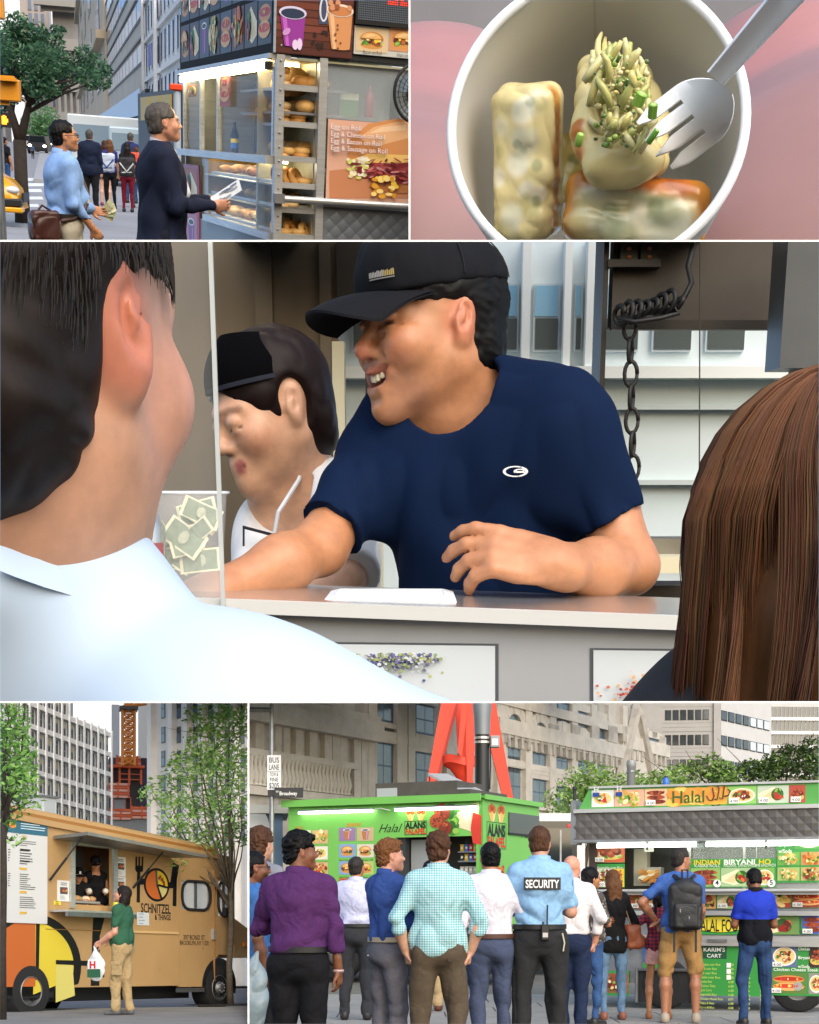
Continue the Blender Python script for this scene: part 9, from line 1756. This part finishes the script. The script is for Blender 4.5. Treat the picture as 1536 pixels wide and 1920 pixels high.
for k in range(3):
 q=2*math.pi*k/3;e1=u_*math.cos(q)+z_*math.sin(q);e2=u_*math.cos(q+1.1)+z_*math.sin(q+1.1);bl_=MB().paint('#8fa3b5').add([e1*rf*.15,e1*rf*.85,(e1+e2).normalized()*rf*.88-Fb.n*.02,e2*rf*.6-Fb.n*.03],[(0,1,2,3)]);ob('blade',bl_,M_PAINTV,t)
ob('motor',MB().ell(-Fb.n*.06,(.05,.05,.05),10,8),M_BLACK,t,180)
# signs above
r_=Fb.rect(518,-30,664,99);b=ob('drinks_sign',Fb.box(MB(),*r_,.0,.02),mat('mahogany_print','#4a231b',.4),root);g=MB();rs=random.Random(5);e=.022
for k in range(9):z=r_[2]+(r_[3]-r_[2])*k/9;Fb.quad(g,r_[0],r_[1],z+.004,z+(r_[3]-r_[2])/9-.004,e,rs.choice(('#5c2b20','#6a3223','#4f241a','#74382a')))
for k in range(14):px,py=rs.uniform(585,640),rs.uniform(55,92);a,z=Fb.az(px,py);Fb.disc(g,a,z,.018,.012,e+.001+.0002*k,'#2a130d',9,rs.uniform(0,3))
def cup(x0,x1,xb0,xb1,yt,yb,c,hl,liq,rim):
 p=[Fb.az(x,y)for x,y in((x0,yt),(x1,yt),(xb1,yb),(xb0,yb))];Fb.poly(g,p,e+.006,c);am,zm=(p[0][0]+p[1][0])/2,p[0][1];w=abs(p[1][0]-p[0][0])/2;Fb.disc(g,(p[2][0]+p[3][0])/2,p[2][1],abs(p[2][0]-p[3][0])/2,.012,e+.0062,c);
 q=[(p[0][0]+w*.15,p[0][1]),(p[0][0]+w*.5,p[0][1]),(p[3][0]+w*.35,p[3][1]),(p[3][0]+w*.12,p[3][1])];Fb.poly(g,q,e+.007,hl);Fb.disc(g,am,zm,w*1.06,w*.42,e+.008,rim,24);Fb.disc(g,am,zm-.004,w*.9,w*.32,e+.009,liq,24);return am,zm,w
am,zm,w=cup(523,572,532,566,22,86,'#8c2f8e','#b45bb6','#23304a','#c9c3dc');Fb.disc(g,am+.02,zm-.18,.02,.03,e+.01,'#d9c3e0',10);Fb.disc(g,am+.05,zm-.175,.018,.035,e+.0103,'#d9c3e0',10);Fb.disc(g,am-.04,zm-.11,.03,.018,e+.0101,'#c08ac4',10,.6)
am,zm,w=cup(612,660,620,654,18,92,'#c98a58','#dcae82','#c07a48','#e3d3c2')
for k in range(8):Fb.disc(g,am+rs.uniform(-w*.8,w*.8),zm+rs.uniform(0,.05),.018,.017,e+.011+.0003*k,rs.choice(('#a8623c','#c98a62','#8f4f30')),9)
for k in range(7):Fb.disc(g,am+rs.uniform(-w*.6,w*.6),zm-rs.uniform(.06,.22),.008,.006,e+.0105+.0002*k,'#7a4526',6)
q=Fb.rect(598,-10,615,45);Fb.quad(g,q[0],q[1],q[2],q[3],e+.004,'#3c4660');Fb.ring(g,(q[0]+q[1])/2,(q[2]+q[3])/2,.03,.07,.012,e+.005,'#c9cdd8')
ob('print',g,M_INK,b);ob('sign_edge',Fb.box(MB(),r_[0]-.012,r_[0]-.001,r_[2],r_[3],.0,.03),M_STEEL,b)
r_=Fb.rect(666,-30,800,45);b=ob('led_sign',Fb.box(MB(),*r_,.0,.05),mat('led_case','#0f1013',.4),root);g=MB();step=.0125;a=r_[0]+.02;na=int((r_[1]-r_[0]-.04)/step);nz=int((r_[3]-r_[2]-.05)/step)
glyph={'0':('111','101','101','101','111'),'B':('110','101','110','101','110'),'1':('010','110','010','010','111')}
lit=set();cx=16
for ch_ in '08188':
 gp_=glyph.get(ch_,('111','101','111','101','111'))
 for j_,row in enumerate(gp_):
  for i_,v_ in enumerate(row):
   if v_=='1':
    for s1_ in(0,1):
     for s2_ in(0,1):lit.add((cx+i_*2+s1_,16-j_*2+s2_))
 cx+=7
for i in range(na):
 for j in range(nz):
  p=(a+i*step,r_[2]+.03+j*step);Fb.quad(g,p[0]-.0042,p[0]+.0042,p[1]-.0042,p[1]+.0042,.052,'#e03a2a' if(i,j)in lit else '#3f454c')
ob('led_dots',g,mat('led_dots',vc=True,rough=.5,emit=('#ff0000',.5)),b)['kind']='stuff'
r_=Fb.rect(664,47,800,101);b=ob('sandwich_sign',Fb.box(MB(),*r_,.0,.02),mat('sign_pale','#b9b7ae',.5),root);g=MB();q=Fb.rect(667,51,726,95);food(g,Fb,*q,.022,'burger','#d0b48a',3);q2=Fb.rect(729,51,788,95);food(g,Fb,*q2,.022,'burger','#c98a5a',4);Fb.text(g,'Bacon on Roll',q[0]+.05,r_[2]+.006,.03,'#2a2622',.03,fit=.13);Fb.text(g,'Ham on Roll',q2[0]+.06,r_[2]+.006,.03,'#2a2622',.03,fit=.12);ob('print',g,M_INK,b)
r_=Fb.rect(615,223,800,373);b=ob('breakfast_poster',Fb.box(MB(),*r_,.0,.012),mat('poster_peach','#cf9f86',.45),root);g=MB();e=.014;rs=random.Random(9)
def bl(pts,off,c):Fb.poly(g,[Fb.az(x,y)for x,y in pts],e+off,c)
bl([(617,371),(617,320),(800,300),(800,371)],.0005,'#b97a54');bl([(650,300),(655,262),(690,232),(740,223),(800,223),(800,295),(720,300)],.001,'#c98850');bl([(672,258),(700,238),(745,228),(795,228),(790,252),(700,276)],.0015,'#dba878');bl([(690,250),(715,238),(760,234),(760,244)],.002,'#e6bf96');bl([(655,300),(690,288),(800,292),(800,304),(700,306)],.002,'#e0b868')
bl([(668,318),(690,304),(740,308),(790,300),(800,330),(775,348),(730,344),(700,336),(672,334)],.0028,'#7a2426');bl([(676,322),(700,310),(735,314),(720,330),(690,332)],.0029,'#a85a58');bl([(735,322),(770,310),(795,316),(770,336)],.0029,'#8f3a38')
for k in range(30):px,py=rs.uniform(652,690),rs.uniform(295,335);a,z=Fb.az(px,py);Fb.disc(g,a,z,rs.uniform(.01,.03),rs.uniform(.008,.02),e+.003+.0002*k,rs.choice(('#e6dcb8','#dcd29a','#c9c86a','#efe8d4')),8)
for k in range(55):px=rs.uniform(665,775);py=322+rs.gauss(0,11)+(px-700)*.08;a,z=Fb.az(px,py);Fb.disc(g,a,z,rs.uniform(.01,.05),rs.uniform(.003,.010),e+.010+.0002*k,rs.choice(('#6a1a1e','#8a2a2a','#a8484a','#c07a76','#561418','#9a3a34')),9,rs.uniform(-.6,.8))
bl([(690,350),(700,334),(740,340),(775,350),(800,346),(800,362),(730,362)],.005,'#a86a3a')
for k in range(26):px,py=rs.uniform(698,740),rs.uniform(332,368);a,z=Fb.az(px,py);Fb.disc(g,a,z,rs.uniform(.012,.03),rs.uniform(.01,.02),e+.022+.0002*k,rs.choice(('#e0b83a','#d49a2a','#eed07a','#c98a24')),8)
for k,tx in enumerate(('Egg on Roll','Egg & Cheese on Roll','Egg & Bacon on Roll','Egg & Sausage on Roll')):
 p=Fb.az(616,241+k*13.2);q=Fb.az((673,717,711,722)[k],241+k*13.2);Fb.text(g,tx,p[0]+.004,p[1]-.002,.044,'#8a4a40',e+.029,fit=abs(q[0]-p[0]),bold=.03);Fb.text(g,tx,p[0]+.004,p[1],.044,'#ece0dc',e+.031,fit=abs(q[0]-p[0]))
ob('print',g,M_INK,b)
zr=zbb(379,640);ob('rail',MB().tube([Fb.pt(.02,zr,.06),Fb.pt(BE,zr,.06)],.022,10),M_STEEL,root,60);ob('rail_bracket',Fb.box(MB(),-.01,.06,zr-.03,zr+.03,.021,.09),M_STEELD,root)
aQ=aR1;ob('lower_panel',Fb.box(MB(),aQ,BE,zba,zr-.03,-.06,-.001),M_DIA,root);g=MB();st=.10
for i in range(16):
 for j in range(7):
  for o in(0,.5):
   ca,cz=aQ+(i+o)*st+.05,zr-.06-(j+o)*st*.9;g.add([Fb.pt(ca-st/2+.002,cz,.0),Fb.pt(ca,cz-st*.45+.002,.0),Fb.pt(ca+st/2-.002,cz,.0),Fb.pt(ca,cz+st*.45-.002,.0),Fb.pt(ca,cz,.007)],[(0,1,4),(1,2,4),(2,3,4),(3,0,4)])
ob('quilting',g,M_DIA,root,20);ob('quilt_edge',Fb.box(MB(),aQ,BE,zr-.035,zr-.02,.001,.03),M_STEEL,root);ob('lower_rack',Fb.box(MB(),.056,aR1-.056,zba,zr0-.02,-.5,-.45),M_STEELD,root)
# next cart beyond, with its post
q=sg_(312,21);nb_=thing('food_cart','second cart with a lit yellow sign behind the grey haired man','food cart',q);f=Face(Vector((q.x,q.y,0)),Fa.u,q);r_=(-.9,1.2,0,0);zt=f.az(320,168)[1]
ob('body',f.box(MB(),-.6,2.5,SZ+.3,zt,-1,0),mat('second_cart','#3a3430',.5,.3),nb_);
for k in range(3):ob('window_panel',f.box(MB(),-.5+k*.9,.3+k*.9,zt-.32,zt-.05,.002,.02),mat('painted_window_glow','#c9a94a',.5),nb_)  # yellow window light put into the panel colour, nothing glows
q2=sg_(333,16.5);t=thing('umbrella_pole','pale grey post with an orange cap between the two carts','post',q2);zt=at(333,160,16.5).z-SZ;ob('shaft',MB().tube([(0,0,0),(0,0,zt-.05)],.035,10),mat('pale_post','#a9b5c2',.4),t,60);ob('cap',MB().bx(-.07,.05,-.05,.05,zt-.045,zt+.01,.01),mat('orange_cap','#e0431a',.4),t)
# --- people
def sp_(px,Y,ytop,rz,label,**k):g_=at(px,275,Y);Ht=at(px,ytop,Y).z-SZ;return person((g_.x,g_.y,SZ),R(rz),label,H=Ht,xs=k.pop('xs',1.1),**k)
M_SUIT=C('navy_suiting','#161c30',fold=.45)
sm=sp_(303,11.9,193,-82,'balding man in a navy suit reading a newspaper at the breakfast cart',skin='#c08a70',hair=('receding','grey'),top=('jacket',M_SUIT,dict(hem=.76)),bottom=('trousers',C('dark_suit_trousers','#141827')),head=(6,3,0),arms=(((.15,.3,-1),(-.1,1,.08),(-.8,-.3,.2)),((.15,.22,-1),(-.15,1,.05),(-.9,-.1,.2))),g=1.12,belly=.02,seed=41,collar=False,h=.007)
P_=P_INFO[sm.name];nk=P_['neck']
g=MB();g.grid([[Vector((math.sin(a)*.069,math.cos(a)*.066-.005,0))+nk+Vector((0,0,z-.02*math.cos(a)))for z in(-.01,.045)]for a in np.linspace(-2.9,2.9,22)]);ob('shirt_collar',g,mat('white_shirt_cloth','#cdd3e0',.8),sm,180)
solid('shirt_front',[cap(nk+Vector((0,.07,-.03)),(0,.135,1.2),.032,.05,.03),ell((0,.115,1.06),(.06,.05,.12),.03)],.009,mat('white_shirt_cloth','#cdd3e0'),sm)
w0=sm.matrix_basis@(P_['wrists'][1][0]+P_['wrists'][1][1]*.13);t=thing('newspaper','folded newspaper held up by the man in the navy suit','newspaper',w0);g=MB()
def NW(a,b,c):return(-.13+a*.2-b*.02,.02+a*.03+b*.09+c,-.03+a*.13+b*.07)
for k in range(3):
 b=[NW(dx,dy,k*.005+.01*math.sin(dx*3))for dy in(0,1)for dx in(0,.33,.66,1)];g.add(b,[(0,1,5,4),(1,2,6,5),(2,3,7,6)],('#c9ccd0','#d6d8da','#b9bcc0')[k])
ob('pages',g,M_INK,t);g=MB();rs=random.Random(2)
for k in range(9):u0=rs.uniform(.05,.7);v0=rs.uniform(.05,.8);g.quad(*[NW(u0+du,v0+dv,-.004)for du,dv in((0,0),(.22,0),(.22,.14),(0,.14))],col=rs.choice(('#6a6f8a','#8a8f9a','#4f5468')))
ob('printed_columns',g,M_INK,t)
M_BSH=C('sky_blue_shirting','#7fa0d2',fold=.7)
bm=sp_(118,13.6,226,-68,'man in glasses and a sky blue shirt with a brown shoulder bag holding banknotes',skin='#b07a58',hair=('short','black'),top=('shirt',M_BSH),bottom=('trousers',C('beige_chinos','#a79f90',fold=.7)),head=(-6,4,0),arms=(((.12,.1,-1),(-.2,.95,-.2),(-.9,0,.2)),((.14,.05,-1),(-.1,.6,-.75),(-1,0,0))),g=1.16,belly=.07,belt='#1d1613',glasses=True,seed=42,h=.007)
ob('bag_strap',MB().paint('#3f2620').tube([(-.13,-.06,1.46),(-.10,.06,1.45),(-.05,.14,1.36),(.07,.165,1.2),(.17,.1,1.06),(.2,.0,1.0),(.2,-.1,.98)],[.018]*7,8),M_PAINTV,bm,60);ob('strap_buckle',MB().paint('#b9b4a8').box((.115,.15,1.14),(.05,.02,.03)),M_PAINTV,bm)
bg=thing('shoulder_bag','dark brown leather shoulder bag at the hip of the sky blue shirt','bag',bm.matrix_basis@Vector((.14,-.22,.84)),R(-68));bg.scale=(.78,.78,.78);M_LE=mat('brown_leather','#3f211c',.4,noise=(9,.25),bump=(14,.5,.02));solid('bag_body',[rbox((0,0,.1),(.07,.1,.09),.05,.03),cap((0,-.08,.04),(0,.09,.0),.05,.05,.04)],.008,M_LE,bg,fold=.02,ff=18);solid('flap',[rbox((.055,.0,.17),(.03,.11,.06),.03,.03)],.008,M_LE,bg,fold=.01,ff=18);ob('bag_handle',MB().paint('#3f2620').tube([(.0,-.1,.2),(.03,-.02,.3),(.0,.08,.25)],.012,6),M_PAINTV,bg,60)
w0=bm.matrix_basis@(P_INFO[bm.name]['wrists'][0][0]+P_INFO[bm.name]['wrists'][0][1]*.085);t=thing('banknotes','fan of folded banknotes in the hand of the man in the sky blue shirt','banknotes',w0,R(-68))
for k in range(4):a=-.5+k*.45;u_=Vector((.15*(k-1.5),math.cos(a),math.sin(a))).normalized();v_=Vector((.9,0,.2)).cross(u_).normalized();c=Vector((0,.02,0));ob('banknote',MB().paint(('#b9b99a','#9aa384','#c9c6a8','#a8a98a')[k]).add([c-v_*.03,c+u_*.075-v_*.032+Vector((.01,0,0)),c+u_*.11-v_*.03,c+u_*.11+v_*.03,c+u_*.075+v_*.032+Vector((.01,0,0)),c+v_*.03],[(0,1,4,5),(1,2,3,4)]),M_NOTE,t)
QG='people waiting far along the cart'
sp_(168,38,243,-6,'man in a dark navy suit facing away in the far queue',skin='#b98a70',hair=('short','grey'),top=('jacket',C('navy_far','#141d33',fold=.4),dict(hem=.8)),bottom=('trousers',M_DK),group=QG,h=.011,g=1.1)
sp_(205,41,262,20,'woman in a violet top with a patterned drawstring bag in the far queue',skin=SK['tan'],hair=('long','auburn'),top=('tee',C('violet_knit','#2c2a66'),dict(hem=.9)),bottom=('slim',M_DK),fem=True,group=QG,h=.011,collar=False)
sp_(196,43,264,0,'woman in a plum top and dark shorts beside the violet top',skin=SK['fair'],hair=('long','redbrown'),top=('tee',C('plum_knit','#3a2a44'),dict(hem=.9)),bottom=('minishorts',M_DK),fem=True,group=QG,h=.011,collar=False,shoes='#7a2440')
sp_(238,40,267,0,'woman in burgundy trousers with long dark hair in the far queue',skin=SK['tan'],hair=('long','dark'),top=('tee',C('black_far_top','#1b1a1f'),dict(hem=.88)),bottom=('slim',C('burgundy_cloth','#6e1426')),fem=True,group=QG,h=.011,collar=False)
sp_(245,46,249,-10,'grey haired tall man in a dark blue shirt beyond the far queue',skin='#c08e78',hair=('receding','grey'),top=('tee',C('deep_blue_knit','#232c5a'),dict(hem=.9)),bottom=('jeans',M_DJEANS),group=QG,h=.012)
sp_(255,43,276,15,'person in a white top beside the woman in burgundy trousers',skin='#a97a5c',hair=('shoulder','brown'),top=('tee',C('white_far_top','#c3c8d2'),dict(hem=.9)),bottom=('slim',C('denim_far','#33425e')),fem=True,group=QG,h=.012,collar=False)
for px,Y,lb,c1,c2,z0 in((201,40.6,'patterned white and blue drawstring bag worn in the far queue','#aeb9cc','#2c4a8a',1.05),(238,39.6,'black handbag with white trim hanging in the far queue','#16161a','#b9bcc0',1.0),(256,42.5,'orange red jacket carried over an arm in the far queue','#d2482a','#b83a20',1.1)):
 q=sg_(px,Y);t=thing('bag' if 'jacket' not in lb else 'jacket',lb,'bag' if 'jacket' not in lb else 'jacket',q+Vector((0,-.25,z0-.25)));solid('main_piece',[rbox((0,0,.22),(.13,.05,.15),.05,.03)],.014,mat('cloth'+c1.strip('#'),c1,.7),t,fold=.02,ff=14);ob('trim',MB().paint(c2).tube([(-.16,-.1,.3),(0,-.11,.12),(.16,-.1,.3)],.018,6).tube([(-.12,-.09,.1),(.12,-.09,.12)],.016,6),M_PAINTV,t)
sp_(8,46,257,-40,'walker in a black top and blue skirt standing beyond the taxi',skin=SK['tan'],hair=('short','dark'),top=('tee',C('black_far_top','#1b1a1f'),dict(hem=.9)),bottom=('trousers',C('blue_skirt','#2c4a78')),h=.013)
sp_(61,120,271,0,'distant pedestrian in blue walking on the pavement past the tree',skin=SK['tan'],hair=('short','dark'),top=('tee',C('walker_blue','#3a567f')),bottom=('trousers',M_DK),h=.03,collar=False)
# ================================================================ boards that part the five models
def parting(x0,y0,x1,y1,D0=6.4,D1=7.0,th=.0075):
 """thin white board set edge on, between two neighbouring models"""
 h_=abs(x1-x0)>abs(y1-y0);v=[]
 for D in(D0,D1):
  for(x,y)in((x0,y0),(x1,y1)):
   q=ray(x,y)*D+Vector((0,0,EYE))
   for s in(-1,1):v.append(q+(Vector((0,0,s*th/2))if h_ else Vector((s*th/2,0,0))))
 return MB().add(v,[(0,1,3,2),(4,6,7,5),(0,4,5,1),(2,3,7,6),(0,2,6,4),(1,5,7,3)])
M_PART=mat('white_board','#e6e6e4',.6)
BOARDS=[('partition_wall',parting(0,451.5,1536,451.5)),('partition_wall',parting(0,1316.5,1536,1316.5)),('partition_wall',parting(768,0,768,449.5)),('partition_wall',parting(466,1318.5,466,1920))]
for nm,m_ in BOARDS:
 o=ob(nm,m_,M_PART);TOPS.pop();o['kind']='structure'
 # ---------------------------------------------------------------- set every model behind its opening and trim it there
def finish():
 for o,st in TOPS:
  o.matrix_basis=SETS[st][0]@o.matrix_basis
  if '_wr' in o:del o['_wr']
 eye=np.array([0,0,EYE]);planes={}
 for st,(_,(l,t,r,b))in SETS.items():
  c=[np.array(ray(*q))for q in((l,t),(r,t),(r,b),(l,b))];mid=np.array(ray((l+r)/2,(t+b)/2))
  pl=[]
  for i in range(4):
   n=np.cross(c[i],c[(i+1)%4]);n/=np.linalg.norm(n);n=-n if n@mid<0 else n
   pl.append(n) # inside is positive
  planes[st]=pl
 def walk(o,W,st):
  for ch in list(o.children):walk(ch,W@ch.matrix_basis,st)
  if o.type!='MESH':return
  me=o.data;n=len(me.vertices)
  if n==0:
   if not o.children:bpy.data.objects.remove(o)
   return
  v=np.empty(n*3,np.float32);me.vertices.foreach_get('co',v);v=v.reshape(-1,3)
  Wm=np.array(W);p=v@Wm[:3,:3].T+Wm[:3,3]-eye
  d=[p@q for q in planes[st]]
  if any((x<0).all()for x in d):bad=True
  else:bad=False
  cut=[i for i,x in enumerate(d)if(x<0).any()]
  if not bad and cut:
   bm=bmesh.new();bm.from_mesh(me);Wi=W.inverted();N3=W.to_3x3()
   for i in cut:
    co=Wi@Vector(eye);no=(N3.transposed()@Vector(planes[st][i])).normalized()
    bmesh.ops.bisect_plane(bm,geom=bm.verts[:]+bm.edges[:]+bm.faces[:],plane_co=co,plane_no=no,clear_inner=True,dist=1e-6)
   if len(bm.faces)==0:bad=True
   else:
    m2=me.copy();bm.to_mesh(m2);o.data=m2
   bm.free()
  if bad:
   if o.children:o.data=bpy.data.meshes.new(o.name)
   else:bpy.data.objects.remove(o)
 for o,st in TOPS:walk(o,o.matrix_basis.copy(),st)
 for o,st in TOPS:
  try:
   if o.type=='EMPTY' and not o.children:bpy.data.objects.remove(o)
  except ReferenceError:pass
finish()
